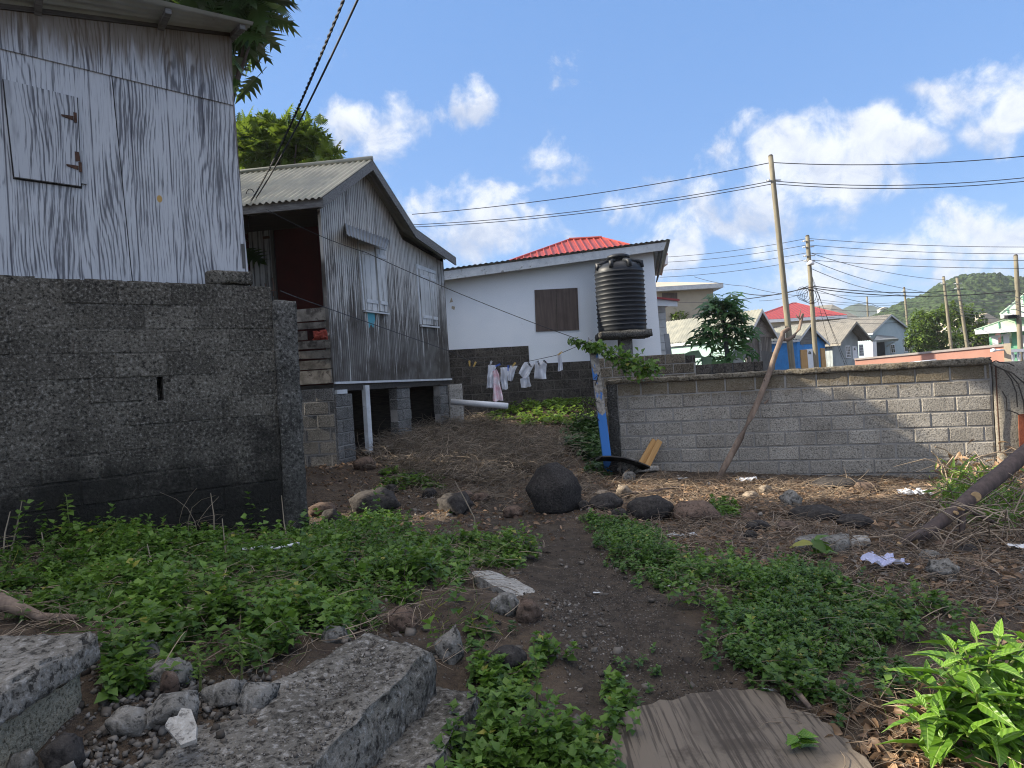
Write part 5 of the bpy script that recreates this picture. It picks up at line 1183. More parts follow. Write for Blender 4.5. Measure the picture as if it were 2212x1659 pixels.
hill('hill', [(1690, 768), (1760, 745), (1830, 716), (1880, 690), (1930, 668), (1990, 646), (2020, 627), (2060, 609), (2100, 600), (2150, 602), (2200, 610), (2280, 606), (2400, 640), (2600, 700)], 170, 380, m, 3.2, 'wooded green hill rising behind the far houses')
hill('far_hills', [(1500, 780), (1700, 730), (1780, 690), (1830, 666), (1850, 660), (1880, 664), (1930, 670), (2020, 680), (2300, 720)], 900, 1500, m, 6, 'bluish distant ridge behind the wooded hill', 80, 16, .03)
for k, (px, py, lb) in enumerate(((1966, 651, 'white villa on the shoulder of the wooded hill'), (1990, 642, 'small pale house below the hill crest'), (2072, 603, 'pale house on the hill crest'), (1908, 668, 'pale buildings at the foot of the hill ridge'))):
    Pq = at(px, py + 2, 372); T = thing('hill_house', lb, 'house', 'houses on the hill', Pq); mb = MB(); mb.box(-2.4, 2.4, -1.5, 1.5, -2.5, .3); mb.build('wall', MAT['white'], T); mb = MB(); mb.prism([(-2.8, .3), (2.8, .3), (0, 1.5)], -1.8, 1.8); mb.build('roof', MAT['beige_roof'], T)

# ================================================================== trees
def rdirs(n, zbias=.0):
    d = rng.normal(size=(n, 3)); d[:, 2] += zbias; return d / np.linalg.norm(d, axis=1, keepdims=True)
def leafy_tree(name, label, base, blobs, n, size, templ, mat, trunk_r, group=None, droop=.3, cat='tree', clump=5, tonef=None, limbs=True):
    """blobs: (x, y, z, r) crown masses; leaves in clumps spread through their volumes"""
    T = thing(name, label, cat, group, base); B = Vector(base)
    mb = MB(); ctr = np.mean([b[:3] for b in blobs], axis=0); h = Vector(ctr) - B
    bend = [Vector((0, 0, 0)), Vector((h.x * .15, h.y * .15, h.z * .35)), Vector((h.x * .5, h.y * .5, h.z * .65)), Vector((h.x, h.y, h.z * .95))]
    mb.tube(bend, [trunk_r * 1.2, trunk_r, trunk_r * .75, trunk_r * .4], 9); mb.build('trunk', MAT['bark_dark'], T, True)
    if limbs:
        for b in blobs:
            s_ = bend[2] * random.uniform(.75, 1.1); e_ = Vector(b[:3]) - B
            mb = MB(); mid = (s_ + e_) / 2 + Vector((random.uniform(-.1, .1), random.uniform(-.1, .1), -.1)) * b[3]; mb.tube([s_, mid, e_], [trunk_r * .45, trunk_r * .3, trunk_r * .12], 6); mb.build('limb', MAT['bark_dark'], T, True)
    vol = np.array([b[3] ** 2 for b in blobs]); vol = vol / vol.sum(); k = rng.choice(len(blobs), n // clump, p=vol); bl = np.array(blobs)[k]
    d = rdirs(len(k), .15); rad = bl[:, 3] * rng.uniform(.45, 1.0, len(k)) ** .5
    cp = bl[:, :3] + d * rad[:, None]; cp = np.repeat(cp, clump, 0); dd = np.repeat(d, clump, 0)
    pos = cp + rng.normal(size=cp.shape) * size * .25; ld = dd * .7 + rdirs(len(pos)) * .9; ld[:, 2] -= droop
    tone = np.clip(rng.normal(.45, .22, len(pos)), 0, 1)
    scatter('foliage', MAT[mat], templ, pos - np.array(B), rot_frames(ld, rng.normal(0, .5, len(pos))), size * rng.uniform(.65, 1.25, len(pos)), tone, T)
    return T
LB = leaf_lobed()
# breadfruit tree behind the plywood house
bl = []
for (px, py, Y, r) in ((440, -60, 9.6, .85), (300, -90, 9.8, .8), (505, 20, 9.9, .3), (535, 60, 9.7, .22), (538, 100, 9.6, .2), (480, -20, 9.7, .6), (420, -200, 9.8, 1.0)):
    q = at(px, py, Y); bl.append((q.x, q.y, q.z, r))
bl += [(-4.8, 10.7, 4.2, .6), (-5.0, 10.8, 5.0, .7), (-4.8, 10.7, 3.3, .5)]  # unseen lower crown masses, added to cast shade across the yard
leafy_tree('breadfruit_tree', 'dark breadfruit tree with big lobed leaves above the plywood house roof', (-4.8, 10.8, .5), bl, 700, .56, LB, 'bread_leaf', .14, droop=.55, clump=3)
bl = []
for (px, py, r) in ((560, 330, .6), (600, 305, .45), (640, 312, .5), (682, 332, .5), (545, 292, .35), (668, 283, .3), (590, 350, .7), (702, 358, .4), (520, 360, .6), (735, 352, .16), (570, 275, .25), (530, 300, .3), (620, 340, .6), (655, 345, .6), (610, 275, .2)):
    q = at(px, py, 20 + random.uniform(-.6, .6)); bl.append((q.x, q.y, q.z, r))
q = at(610, 400, 20); leafy_tree('breadfruit_tree', 'sunlit breadfruit tree with bright lobed leaves behind the board house roof', (q.x, 20, .7), bl, 1500, .42, LB, 'tree_leaf', .16, droop=.1, clump=4)
# papaya
PT = at(1567, 770, 21); base = Vector((at(1575, 790, 21).x, 21, .1)); T = thing('papaya_tree', 'papaya tree with palmate leaves standing behind the grey block wall', 'tree', None, base)
tops = at(*Q2([(1030, 420)])[0], 21) - base; mb = MB(); mb.tube([Vector((0, 0, 0)), tops * .5 + Vector((.02, 0, 0)), tops], [.085, .075, .05], 10); mb.build('trunk', MAT['wood_grey_v'], T, True)
n = 100; LP, LDr, LS, stems = [], [], [], MB()
for i in range(n):
    f_ = i / n; a = i * 2.4; z0 = tops * (.62 + .4 * (1 - f_)) if f_ < .75 else tops * (.45 + .3 * random.random())
    el = 1.1 - f_ * 1.35 + random.uniform(-.15, .15); L = random.uniform(.3, .85) * (1.0 if f_ > .2 else .7)
    dv = Vector((math.cos(a) * math.cos(el), math.sin(a) * math.cos(el), math.sin(el))); s0 = z0 + Vector((0, 0, 0)); e_ = s0 + dv * L + Vector((0, 0, -.08))
    stems.tube([s0, s0 + dv * L * .5 + Vector((0, 0, .03)), e_], [.012, .01, .008], 5); LP.append(e_); ld = Vector((dv.x, dv.y, dv.z * .5 - .35)); LDr.append(ld); LS.append(random.uniform(.34, .5))
stems.build('leaf_stalks', MAT['stem'], T); scatter('leaves', MAT['papaya_leaf'], leaf_palm(), np.array(LP), rot_frames(np.array(LDr), rng.normal(0, .35, n)), np.array(LS) * 1.15, np.clip(rng.normal(.45, .25, n), 0, 1), T, False)
# leafy trees at the right
def px_tree(name, label, list_, Y, n, size, mat='far_leaf', tr=.2, group='leafy trees at the right'):
    bl = []
    for (px, py, r) in list_:
        q = at(px, py, Y + random.uniform(-1, 1)); bl.append((q.x, q.y, q.z, r))
    x = sum(b[0] for b in bl) / len(bl); leafy_tree(name, label, (x, Y, -.5), bl, n, size, leaf_small(.3, .2, .2), mat, tr, group, clump=6)
px_tree('leafy_tree', 'bushy light green tree right of the pale house', [(1985, 720, 1.0), (2000, 700, 1.0), (1990, 745, 1.2), (2015, 735, 1.3), (2030, 705, 1.0), (2025, 680, .7), (1985, 685, .6), (2040, 745, 1.0), (2010, 755, 1.0)], 64, 3600, .36)
px_tree('leafy_tree', 'darker tree behind the twin pale poles', [(2060, 690, 1.0), (2085, 680, 1.0), (2105, 695, 1.1), (2075, 715, 1.1), (2105, 735, 1.2), (2120, 715, .9), (2125, 745, 1.0), (2060, 740, .8), (2050, 668, .7)], 72, 3000, .36, 'tree_leaf')
px_tree('leafy_tree', 'small bright tree beside the cream house behind the tank', [Q2([(420, 440)])[0] + (.5,), Q2([(330, 480)])[0] + (.4,), Q2([(520, 420)])[0] + (.5,), Q2([(480, 340)])[0] + (.35,), Q2([(590, 350)])[0] + (.4,), Q2([(330, 400)])[0] + (.35,), Q2([(430, 520)])[0] + (.5,), Q2([(560, 470)])[0] + (.5,), Q2([(520, 210)])[0] + (.18,)], 47, 2600, .22, 'far_leaf', .05, None)

# ================================================================== the yard
def gfull_np(x, y):
    z = ground_np(np.asarray(x, float), np.asarray(y, float)); d = path_d(np.asarray(x, float), np.asarray(y, float))
    for i in range(len(z)):
        k = .35 if d[i] < .38 else (.35 + .65 * min(1, (d[i] - .38) / .3)); p = Vector((x[i], y[i], 0))
        z[i] += k * (.05 * mnoise.noise(p * 1.9) + .026 * mnoise.noise(p * 5.5) + .016 * mnoise.noise(p * 13)) - .03 * max(0, 1 - d[i] / .45)
    return z
def gf(x, y): return float(gfull_np(np.array([x]), np.array([y]))[0])
def Pz(px, py, z):
    d = pdir(px, py); return EYE + d * ((z - EYE.z) / d.z)
def proj_np(P):
    v = P - np.array(EYE); f_ = v @ np.array(_f); return CX + (v @ np.array(_r)) / f_ * FPX, CY - (v @ np.array(_u)) / f_ * FPX
def in_poly(px, py, poly):
    ins = np.zeros(len(px), bool); n = len(poly)
    for i in range(n):
        x0, y0 = poly[i]; x1, y1 = poly[(i + 1) % n]
        c_ = ((y0 > py) != (y1 > py)) & (px < (x1 - x0) * (py - y0) / (y1 - y0 + 1e-9) + x0); ins ^= c_
    return ins
def sample(poly, n, edge=0.0):
    """n random ground points inside the patch of yard whose outline is given"""
    W = [G(*p) for p in poly]; x0, x1 = min(p.x for p in W) - .1, max(p.x for p in W) + .1; y0, y1 = min(p.y for p in W) - .1, max(p.y for p in W) + .1
    WP = [(p.x, p.y) for p in W]; out = []; tot = 0
    while tot < n:
        x = rng.uniform(x0, x1, n * 2); y = rng.uniform(y0, y1, n * 2)
        if edge: jx, jy = rng.normal(0, edge, (2, len(x)))
        else: jx = jy = 0
        k = in_poly(x + jx, y + jy, WP); out.append(np.stack([x[k], y[k]], 1)); tot += k.sum()
    return np.concatenate(out)[:n]
def patchy(XY, sc, lo, hi, off=0.0):
    v = np.array([mnoise.fractal(Vector((x * sc + off, y * sc, 3.1)), .6, 2, 3) for x, y in XY]) * .5 + .5
    return XY[rng.uniform(0, 1, len(v)) < np.clip((v - lo) / (hi - lo), 0, 1)]

# ---------- concrete steps, old pier
T = thing('concrete_steps', 'two worn concrete steps strewn with grit at the lower left', 'steps')
z2 = .37; mb = MB(); q = [Pz(560, 1760, z2), Pz(942, 1400, z2), Pz(800, 1362, z2), Pz(180, 1700, z2)]
mb.rough([(p.x, p.y) for p in q], -.2, z2, 30, 60, 12, .022, 7, .55, .05); mb.build('upper_step', MAT['step'], T, True)
z1 = .17; q = [Pz(880, 1760, z1), Pz(1038, 1492, z1), Pz(925, 1468, z1), Pz(660, 1760, z1)]
mb = MB(); mb.rough([(p.x, p.y) for p in q], -.25, z1, 24, 40, 10, .022, 7, .5, .05); mb.build('lower_step', MAT['step'], T, True)
T = thing('concrete_pier', 'broken concrete pier with a thick cap over yellowed plaster', 'pier', loc=(-1.58, 2.1, 0))
mb = MB(); mb.rough([(-1.2, -.7), (.0, -.62), (.005, .52), (-1.2, .62)], .55, .66, 50, 50, 9, .02, 6, .5, .05); mb.build('cap', MAT['step'], T, True)
mb = MB(); mb.rough([(-1.15, -.68), (-.035, -.6), (-.03, .48), (-1.15, .55)], .1, .57, 40, 40, 18, .018, 8, .5); mb.build('plastered_body', MAT['plaster_old'], T, True)
# ---------- plywood sheet on the path
MAT['old_ply'] = m_plywood('trodden_plywood', .75, (.16, .13, .098), (.045, .035, .026), 80, False, 9.0, False)
out = [(1270, 1800), (1300, 1659), (1330, 1575), (1352, 1540), (1380, 1528), (1408, 1524), (1425, 1514), (1452, 1516), (1475, 1508), (1492, 1500), (1530, 1498), (1566, 1489), (1600, 1494), (1640, 1489), (1676, 1497), (1694, 1508), (1700, 1532), (1735, 1540), (1763, 1546), (1775, 1562), (1796, 1567), (1803, 1590), (1832, 1600), (1842, 1622), (1872, 1640), (1890, 1670), (1900, 1800)]
zpl = max(gf(*G(x, min(y, 1655)).xy) for x, y in out[2:26:3]) + .012
W = [Pz(x, y, zpl) for x, y in out]; mb = MB(); mb.prism([(p.x, p.y) for p in W], -.006, .008)
o = mb.build('plywood_sheet', MAT['old_ply']); o.matrix_world = Matrix(((1, 0, 0, 0), (0, 0, 1, 0), (0, -1, 0, zpl), (0, 0, 0, 1)))
tag(o, 'weathered plywood sheet with rotted edges lying on the path in front', 'board')

# ---------- rocks
def rock_mesh(seed, w_, d_, h_, rough=.06, facets=16, sub=3, sm=2):
    r_ = random.Random(seed); bm = bmesh.new()
    for i in range(facets):
        z = 1 - 2 * (i + .5) / facets; a = i * 2.4 + r_.uniform(-.4, .4); s_ = math.sqrt(1 - z * z); k = r_.uniform(.62, 1.1) if facets <= 12 else r_.uniform(.82, 1.08)
        bm.verts.new((s_ * math.cos(a) * k, s_ * math.sin(a) * k, z * k))
    bmesh.ops.convex_hull(bm, input=bm.verts); bmesh.ops.delete(bm, geom=[v for v in bm.verts if not v.link_faces], context='VERTS')
    bmesh.ops.triangulate(bm, faces=bm.faces)
    bmesh.ops.subdivide_edges(bm, edges=bm.edges, cuts=sub, use_grid_fill=True)
    for _ in range(sm): bmesh.ops.smooth_vert(bm, verts=bm.verts, factor=.4, use_axis_x=True, use_axis_y=True, use_axis_z=True)
    o3 = Vector((seed * 1.7, seed * .9, 0))
    for v in bm.verts:
        n = v.co.normalized(); v.co += n * (mnoise.noise(v.co * 1.6 + o3) * rough * 1.6 + mnoise.noise(v.co * 4 + o3) * rough * .7 + mnoise.noise(v.co * 11 + o3) * rough * .35)
    bm.normal_update(); xs_ = [v.co.x for v in bm.verts]; zs_ = [v.co.z for v in bm.verts]; sx, sz = max(xs_) - min(xs_), max(zs_) - min(zs_)
    for v in bm.verts: v.co = Vector((v.co.x * w_ / sx, v.co.y * d_ / sx, (v.co.z - min(zs_)) * h_ / sz))
    me = bpy.data.meshes.new('rock'); bm.to_mesh(me); bm.free(); me.polygons.foreach_set('use_smooth', [True] * len(me.polygons))
    a = me.attributes.new('tone', 'FLOAT', 'POINT'); a.data.foreach_set('value', np.full(len(me.vertices), r_.uniform(.3, .7), dtype=np.float32)); return me
def rock(x0, x1, yt, yb, mat, label, name='rock', seed=None, bury=.14, rough=.07, facets=16, dep=.8, group=None, lift=0.0, rz=None):
    seed = seed or int(x0 * 3 + yb); cx = (x0 + x1) / 2; hpx = yb - yt
    g = G(cx, yb - hpx * .12); Y = g.y; w_ = (x1 - x0) / FPX * Y; h_ = max(.03, hpx / FPX * Y * 1.0) * (1 + bury)
    me = rock_mesh(seed, w_, w_ * dep, h_, rough, facets, 3 if w_ > .12 else 2, 0 if facets < 15 else (1 if facets < 18 else 2)); me.materials.append(MAT[mat])
    o = bpy.data.objects.new(name, me); COL.objects.link(o); o.location = (g.x, g.y + w_ * dep * .25, gf(g.x, g.y) - h_ * bury + lift)
    if rz: o.rotation_euler = rz
    return tag(o, label, 'rock', group)
def boulder():
    pts = [(-.50, -.1, .52), (-.27, .05, .90), (-.10, -.22, 1.0), (.12, .05, .99), (.36, .0, .80), (.50, .05, .46), (.44, -.05, .0), (.10, -.42, .02), (-.30, -.25, .03), (.14, -.46, .58), (-.36, -.36, .48), (.0, .5, .6), (-.3, .35, .0), (.3, .35, .0)]
    bm = bmesh.new()
    for q in pts: bm.verts.new(q)
    bmesh.ops.convex_hull(bm, input=bm.verts); bmesh.ops.delete(bm, geom=[v for v in bm.verts if not v.link_faces], context='VERTS')
    bmesh.ops.triangulate(bm, faces=bm.faces); bmesh.ops.subdivide_edges(bm, edges=bm.edges, cuts=7, use_grid_fill=True)
    for _ in range(1): bmesh.ops.smooth_vert(bm, verts=bm.verts, factor=.5, use_axis_x=True, use_axis_y=True, use_axis_z=True)
    for v in bm.verts: v.co += mnoise.noise_vector(v.co * 2.6) * .022 + mnoise.noise_vector(v.co * 8) * .012 + mnoise.noise_vector(v.co * 22) * .005
    me = bpy.data.meshes.new('boulder'); bm.to_mesh(me); bm.free(); me.polygons.foreach_set('use_smooth', [True] * len(me.polygons)); a = me.attributes.new('tone', 'FLOAT', 'POINT'); a.data.foreach_set('value', np.full(len(me.vertices), .35, dtype=np.float32)); me.materials.append(MAT['rock'])
    g = G(1200, 1108); o = bpy.data.objects.new('boulder', me); COL.objects.link(o); w_ = 129 / FPX * g.y; h_ = 103 / FPX * g.y; o.scale = (w_, w_, h_ * 1.06); o.location = (g.x, g.y + w_ * .3, gf(g.x, g.y + .1) - h_ * .05); return o
tag(boulder(), 'huge dark angular boulder, the biggest rock in the yard', 'boulder')
rock(749, 861, 1064, 1123, 'rock', 'long dark boulder below the board house, left of the path', 'boulder', 12, .15, .06, 14)
rock(1275, 1352, 1071, 1111, 'rock', 'smooth dark oval rock just right of the big boulder', 'rock', 21, .15, .04, 26)
rock(1355, 1457, 1074, 1131, 'rock', 'wide dark rock second right of the big boulder', 'rock', 33, .15, .05, 18)
rock(1460, 1559, 1092, 1135, 'rock_brown', 'low brownish rock third right of the big boulder', 'rock', 34, .2, .05, 18)
rock(1331, 1367, 1050, 1083, 'rock_pale', 'pale upright stone standing behind the dark oval rock', 'rock', 41, .1, .08, 11)
rock(1284, 1325, 1062, 1080, 'rock_pale', 'flat pale stone sunlit behind the big boulder', 'rock', 42)
rock(1606, 1640, 1060, 1079, 'rock_pale', 'left of the two small sunlit beige stones mid yard', 'rock', 43)
rock(1641, 1670, 1054, 1073, 'rock_pale', 'right of the two small sunlit beige stones mid yard', 'rock', 44)
rock(1687, 1742, 1060, 1102, 'coral', 'pitted grey coral lump at the edge of the sunlit strip', 'rock', 45, .12, .14, 18)
rock(1718, 1822, 1094, 1131, 'rock', 'broad low black rock in front of the coral lump', 'rock', 46, .25, .06, 15)
rock(1817, 1888, 1120, 1150, 'rock', 'flat black rock right of the broad low one', 'rock', 47, .2, .06, 13)
rock(1322, 1358, 1104, 1128, 'rock', 'small dark stone wedged before the wide dark rock', 'rock', 48)
rock(1607, 1645, 1108, 1130, 'rock_brown', 'small brown stone below the sunlit beige stones', 'rock', 49)
rock(1612, 1672, 1130, 1153, 'rock', 'small black stone left of the flat bits of rubble', 'rock', 50)
rock(1680, 1728, 1128, 1152, 'rock_brown', 'brown stone in front of the broad low black rock', 'rock', 51)
rock(1609, 1640, 1145, 1166, 'rock', 'little dark stone nearest the white plastic strips', 'rock', 52)
rock(2011, 2075, 1220, 1260, 'coral', 'grey pitted lump of concrete beside the purple plastic bag', 'rubble lump', 53, .12, .13, 14)
rock(1990, 2042, 1233 - 45, 1216, 'coral', 'grey stone under the end of the log', 'rock', 54, .15, .1, 14)
rock(2068, 2120, 1175, 1200, 'rock', 'dark stone half buried under the brush heap', 'rock', 55)
rock(2020, 2085, 1163, 1185, 'rock_brown', 'brown stone behind the log stump', 'rock', 56)
rock(1755, 1880, 1040, 1058, 'rock', 'low dark rock near the foot of the block wall', 'rock', 57, .3)
rock(1850, 1905, 1045, 1066, 'rock_brown', 'brownish stone right of the low dark rock by the wall', 'rock', 58, .2)
rock(661, 730, 958, 1003, 'rock_brown', 'reddish brown slab rock against the corner pier', 'rock', 60, .1, .05, 11, .7)
rock(946, 1026, 1070, 1115, 'rock', 'dark craggy rock between the long boulder and the path', 'rock', 61, .15, .11, 14)
rock(975, 1025, 1062, 1085, 'rock_brown', 'brown stone tucked behind the craggy rock', 'rock', 62)
rock(829, 860, 1043, 1063, 'rock', 'small dark stone behind the long boulder', 'rock', 63)
rock(910, 945, 1060, 1082, 'rock', 'small dark stone right of the long boulder', 'rock', 64)
rock(1015, 1062, 1064, 1086, 'rock_brown', 'flat brown stone at the left edge of the path', 'rock', 65)
rock(664, 724, 1088, 1116, 'rock_brown', 'brown rock at the foot of the dark wall end', 'rock', 66)
rock(690, 735, 1102, 1140, 'rock', 'dark rock just below the brown one by the wall end', 'rock', 67)
rock(1085, 1130, 1090, 1114, 'rock_brown', 'small brown stone beside the path left of the big boulder', 'rock', 68)
rock(1250, 1276, 1085, 1107, 'rock', 'little stone squeezed between boulder and oval rock', 'rock', 69)
rock(764, 812, 990, 1020, 'rock_brown', 'brown stone in front of the prop post', 'rock', 70)
rock(1195, 1245, 948, 966, 'coral', 'flat grey stone in the dry grass by the ivy', 'rock', 71)
rock(868, 905, 1020, 1020 + 18, 'rock', 'small dark stone in the dry grass edge', 'rock', 72)
rock(1060, 1130, 1290, 1340, 'coral', 'grey stone beneath the large whitish slab', 'rock', 81, .2, .08)
rock(1115, 1172, 1306, 1356, 'rock_brown', 'brown angular stone below the whitish slab', 'rock', 82, .15)
rock(1050, 1142, 1394, 1448, 'rock', 'rounded dark stone right of the upper step', 'rock', 83, .15, .04, 24)
rock(940, 1005, 1368, 1450, 'coral', 'rough grey block at the right end of the upper step', 'rubble lump', 84, .2, .08, 12)
rock(832, 905, 1314, 1366, 'rock_brown', 'brown rock behind the upper step', 'rock', 85, .15, .08)
rock(735, 775, 1210, 1242, 'rock', 'dark stone among the weeds below the wall', 'rock', 86, .15)
rock(690, 752, 1365, 1402, 'coral', 'pale flat stone lying behind the upper step', 'rock', 87, .2, .05, 12)
rock(345, 385, 1455, 1512, 'rock_brown', 'reddish stone standing among rubble', 'rock', 88, .1, .05, 22)
rock(430, 525, 1478, 1536, 'coral', 'wide pebbly concrete lump above the white tile', 'rubble lump', 89, .15, .09, 10)
rock(512, 592, 1492, 1552, 'coral', 'pebbly concrete lump nearest the upper step', 'rubble lump', 90, .15, .09, 10)
rock(305, 420, 1520, 1590, 'coral', 'flat slab of concrete under the white tile', 'rubble lump', 91, .15, .09, 10)
rock(240, 340, 1380, 1440, 'coral', 'lump of rubble right of the concrete pier', 'rubble lump', 92, .2, .09, 10)
rock(300, 400, 1420, 1490, 'coral', 'broken grey lump below the rubble by the pier', 'rubble lump', 93, .2, .09, 10)
rock(100, 182, 1600, 1690, 'rock', 'dark angular stone at the foot of the pier', 'rock', 94, .15, .06, 12)
rock(0, 75, 1630, 1700, 'coral', 'grey stone in the bottom left corner', 'rock', 95, .15, .09, 10)
rock(105, 165, 1650, 1720, 'coral', 'pale rounded stone at the very bottom left', 'rock', 96, .1, .09, 10)
rock(225, 320, 1545, 1600, 'coral', 'flat grey stone between pier and white tile', 'rock', 97, .2)
# squared block with a seedling, white tile, slabs
def slab_obj(name, pts, th, mat, label, cat, lift=.0, amp=.006, tilt=0.0, nx=14, ny=10):
    W = [G(*p) for p in pts]; z = [gf(p.x, p.y) + lift + tilt * i for i, p in enumerate(W)]
    mb = MB(); mb.rough([(p.x, p.y) for p in W], [q - .02 for q in z], [q + th for q in z], nx, ny, 3, amp, 9, .6, amp); return tag(mb.build(name, MAT[mat], None, True), label, cat)
slab_obj('concrete_block', [(1716, 1200), (1832, 1196), (1838, 1178), (1725, 1180)], .10, 'coral', 'old concrete block lying in the litter behind a seedling', 'block', 0, .012)
tw = [Pz(x, y, .46) for x, y in ((358, 1575), (392, 1598), (425, 1590), (427, 1572), (416, 1553), (395, 1552), (386, 1562), (368, 1565))]; tz = .46
mb = MB(); lo = [Vector((p.x, p.y, tz + .35 * (p.y - tw[0].y))) for p in tw]; mb.hexa(lo, [p + Vector((0, -.006, .014)) for p in lo]); tag(mb.build('broken_tile', MAT['rock_white']), 'broken white tile lying on rubble at the lower left', 'tile')
sl_p = [at(x, y, Y) for x, y, Y in ((1020, 1236, 4.75), (1055, 1232, 4.95), (1110, 1248, 4.9), (1157, 1278, 4.65), (1150, 1292, 4.5), (1112, 1290, 4.42), (1075, 1268, 4.5), (1035, 1250, 4.6))]
mb = MB(); mb.hexa([p + Vector((0, .02, -.09)) for p in sl_p], sl_p); o = mb.build('pale_slab', MAT['rock_white']); tag(o, 'large flat whitish stone slab left of the path', 'slab')
bm = bmesh.new(); bm.from_mesh(o.data); bmesh.ops.triangulate(bm, faces=bm.faces); bmesh.ops.subdivide_edges(bm, edges=bm.edges, cuts=6, use_grid_fill=True)
for v in bm.verts: v.co += mnoise.noise_vector(v.co * 9) * .012 + mnoise.noise_vector(v.co * 30) * .004
bm.to_mesh(o.data); bm.free()
slab_obj('white_slab', [(1370, 1026), (1424, 1024), (1422, 1018), (1378, 1018)], .05, 'rock_white', 'small white slab propped by the corrugated sheet', 'slab', .04, .003)
slab_obj('concrete_slab', [(1836, 1180), (1882, 1180), (1876, 1170), (1842, 1170)], .05, 'rock_white', 'pale chip of concrete right of the old concrete block', 'slab', .0, .006)
# ---------- corrugated scrap, offcuts, driftwood by the post
def beam(name, p0, p1, w_, t_, mat, label, cat, roll=0.0, group=None):
    d = (p1 - p0); L = d.length; zf = d.normalized(); x = Vector((0, 1, .1)).cross(zf).normalized(); y = zf.cross(x)
    c_, s_ = math.cos(roll), math.sin(roll); x, y = x * c_ + y * s_, y * c_ - x * s_
    mb = MB(); mb.box(-w_ / 2, w_ / 2, -t_ / 2, t_ / 2, 0, L, .5); o = mb.build(name, MAT[mat]); o.matrix_world = Matrix(((x.x, y.x, zf.x, p0.x), (x.y, y.y, zf.y, p0.y), (x.z, y.z, zf.z, p0.z), (0, 0, 0, 1))); return tag(o, label, cat, group)
def wallY(px): return FR.w(FR.px(px, 900)[0], 0, 0).y
def grounded(px, py, dz=0.0): p = G(px, py); return Vector((p.x, p.y, gf(p.x, p.y) + dz))
b0, b1 = at(1382, 1006, wallY(1382) - .32), at(1397, 1008, wallY(1397) - .32)
beam('timber_offcut', b0, at(1414, 951, wallY(1414) - .06), .085, .03, 'wood_new', 'left of the two fresh yellow timber offcuts leaning on the block wall', 'timber', group='timber offcuts')
beam('timber_offcut', b1, at(1425, 952, wallY(1425) - .06), .085, .03, 'wood_new', 'right of the two fresh yellow timber offcuts leaning on the block wall', 'timber', group='timber offcuts')
A = at(1292, 990, 10.2); B = at(1395, 1012, 10.0); rows = []
for i in range(41):
    f_ = i / 40; rows.append([tuple(A + (B - A) * q + Vector((0, (f_ - .5) * .7, .02 * math.sin(f_ * 40) + .05 * math.sin(q * 3.1) - (f_ - .5) * .12))) for q in (0, .25, .5, .75, 1)])
mb = MB(); mb.grid(rows, .5, .004); tag(mb.build('roofing_scrap', MAT['black'], None, True), 'bent blackened sheet of corrugated roofing at the blue post foot', 'metal sheet')
rock(1330, 1392, 996, 1030, 'coral', 'pale knotted lump of driftwood by the roofing scrap', 'driftwood', 110, .1, .2, 14)
rock(1318, 1345, 1000, 1028, 'rock', 'dark lump below the roofing scrap', 'rock', 111, .1, .15)
rock(1345, 1375, 1020, 1042, 'coral', 'small grey stone below the driftwood lump', 'rock', 112)
# ---------- blue post and its climber
m, t = new_mat('flaking_post'); p = t.obj(); Z = t.n('ShaderNodeSeparateXYZ', {0: p}, out=2)
k = t.math('ADD', t.math('MULTIPLY', t.math('SUBTRACT', t.noise(t.vmath('MULTIPLY', p, (1, 1, .35)), 13, 4, .6), .5), 2.0), t.ramp(Z, .75, 1.05, 0, .62))
c = t.mix(t.ramp(k, .42, .5), (.05, .19, .52), t.mix(t.ramp(t.noise(p, 22, 3), .4, .6), (.38, .35, .30), (.22, .2, .18))); finish(m, t, c, .75, k, .4, .004)
tp, bt = at(1278, 728, 10.62), grounded(1298, 1002); bt.y = 10.55; dv = tp - bt
mb = MB()
for (f0, f1, w0, w1) in ((-.08, .5, .062, .062), (.5, .93, .062, .058)):
    a, b = bt + dv * f0, bt + dv * f1
    mb.hexa([a + Vector((sx * w0, sy * .045, 0)) for sx, sy in ((-1, -1), (1, -1), (1, 1), (-1, 1))], [b + Vector((sx * w1, sy * .045, 0)) for sx, sy in ((-1, -1), (1, -1), (1, 1), (-1, 1))])
a = bt + dv * .93; mb.hexa([a + Vector((sx * .058, sy * .045, 0)) for sx, sy in ((-1, -1), (1, -1), (1, 1), (-1, 1))], [tp + Vector((-.05, -.03, 0)), tp + Vector((.01, -.03, -.1)), tp + Vector((.01, .03, -.1)), tp + Vector((-.05, .03, 0))])
tag(mb.build('blue_post', m), 'leaning wooden post with flaking blue paint at the wall end', 'post')
def strand(name, pts, n, size, mat, label, spread, rad=.006, cat='vine', smat='bark_dark'):
    T = thing(name, label, cat); P = []
    for a, b in zip(pts[:-1], pts[1:]):
        P += [a + (b - a) * (i / 8) + Vector((random.uniform(-1, 1), random.uniform(-1, 1), random.uniform(-1, 1))) * .012 for i in range(8)]
    P.append(pts[-1]); mb = MB(); mb.tube(P, rad, 5); mb.build('stem', MAT[smat], T)
    f_ = rng.uniform(0, 1, n) ** .75; idx = f_ * (len(P) - 1); PA_ = np.array(P); base = PA_[np.minimum(idx.astype(int), len(P) - 1)]; sp = np.interp(f_, np.linspace(0, 1, len(spread)), spread)
    pos = base + rng.normal(size=(n, 3)) * sp[:, None]; d = rdirs(n); d[:, 2] -= .3; d[:, 1] -= .5
    scatter('leaves', MAT[mat], leaf_small(.42, .2, .25), pos, rot_frames(d, rng.normal(0, .6, n)), size * rng.uniform(.6, 1.2, n), np.clip(rng.normal(.5, .25, n), 0, 1), T); return T
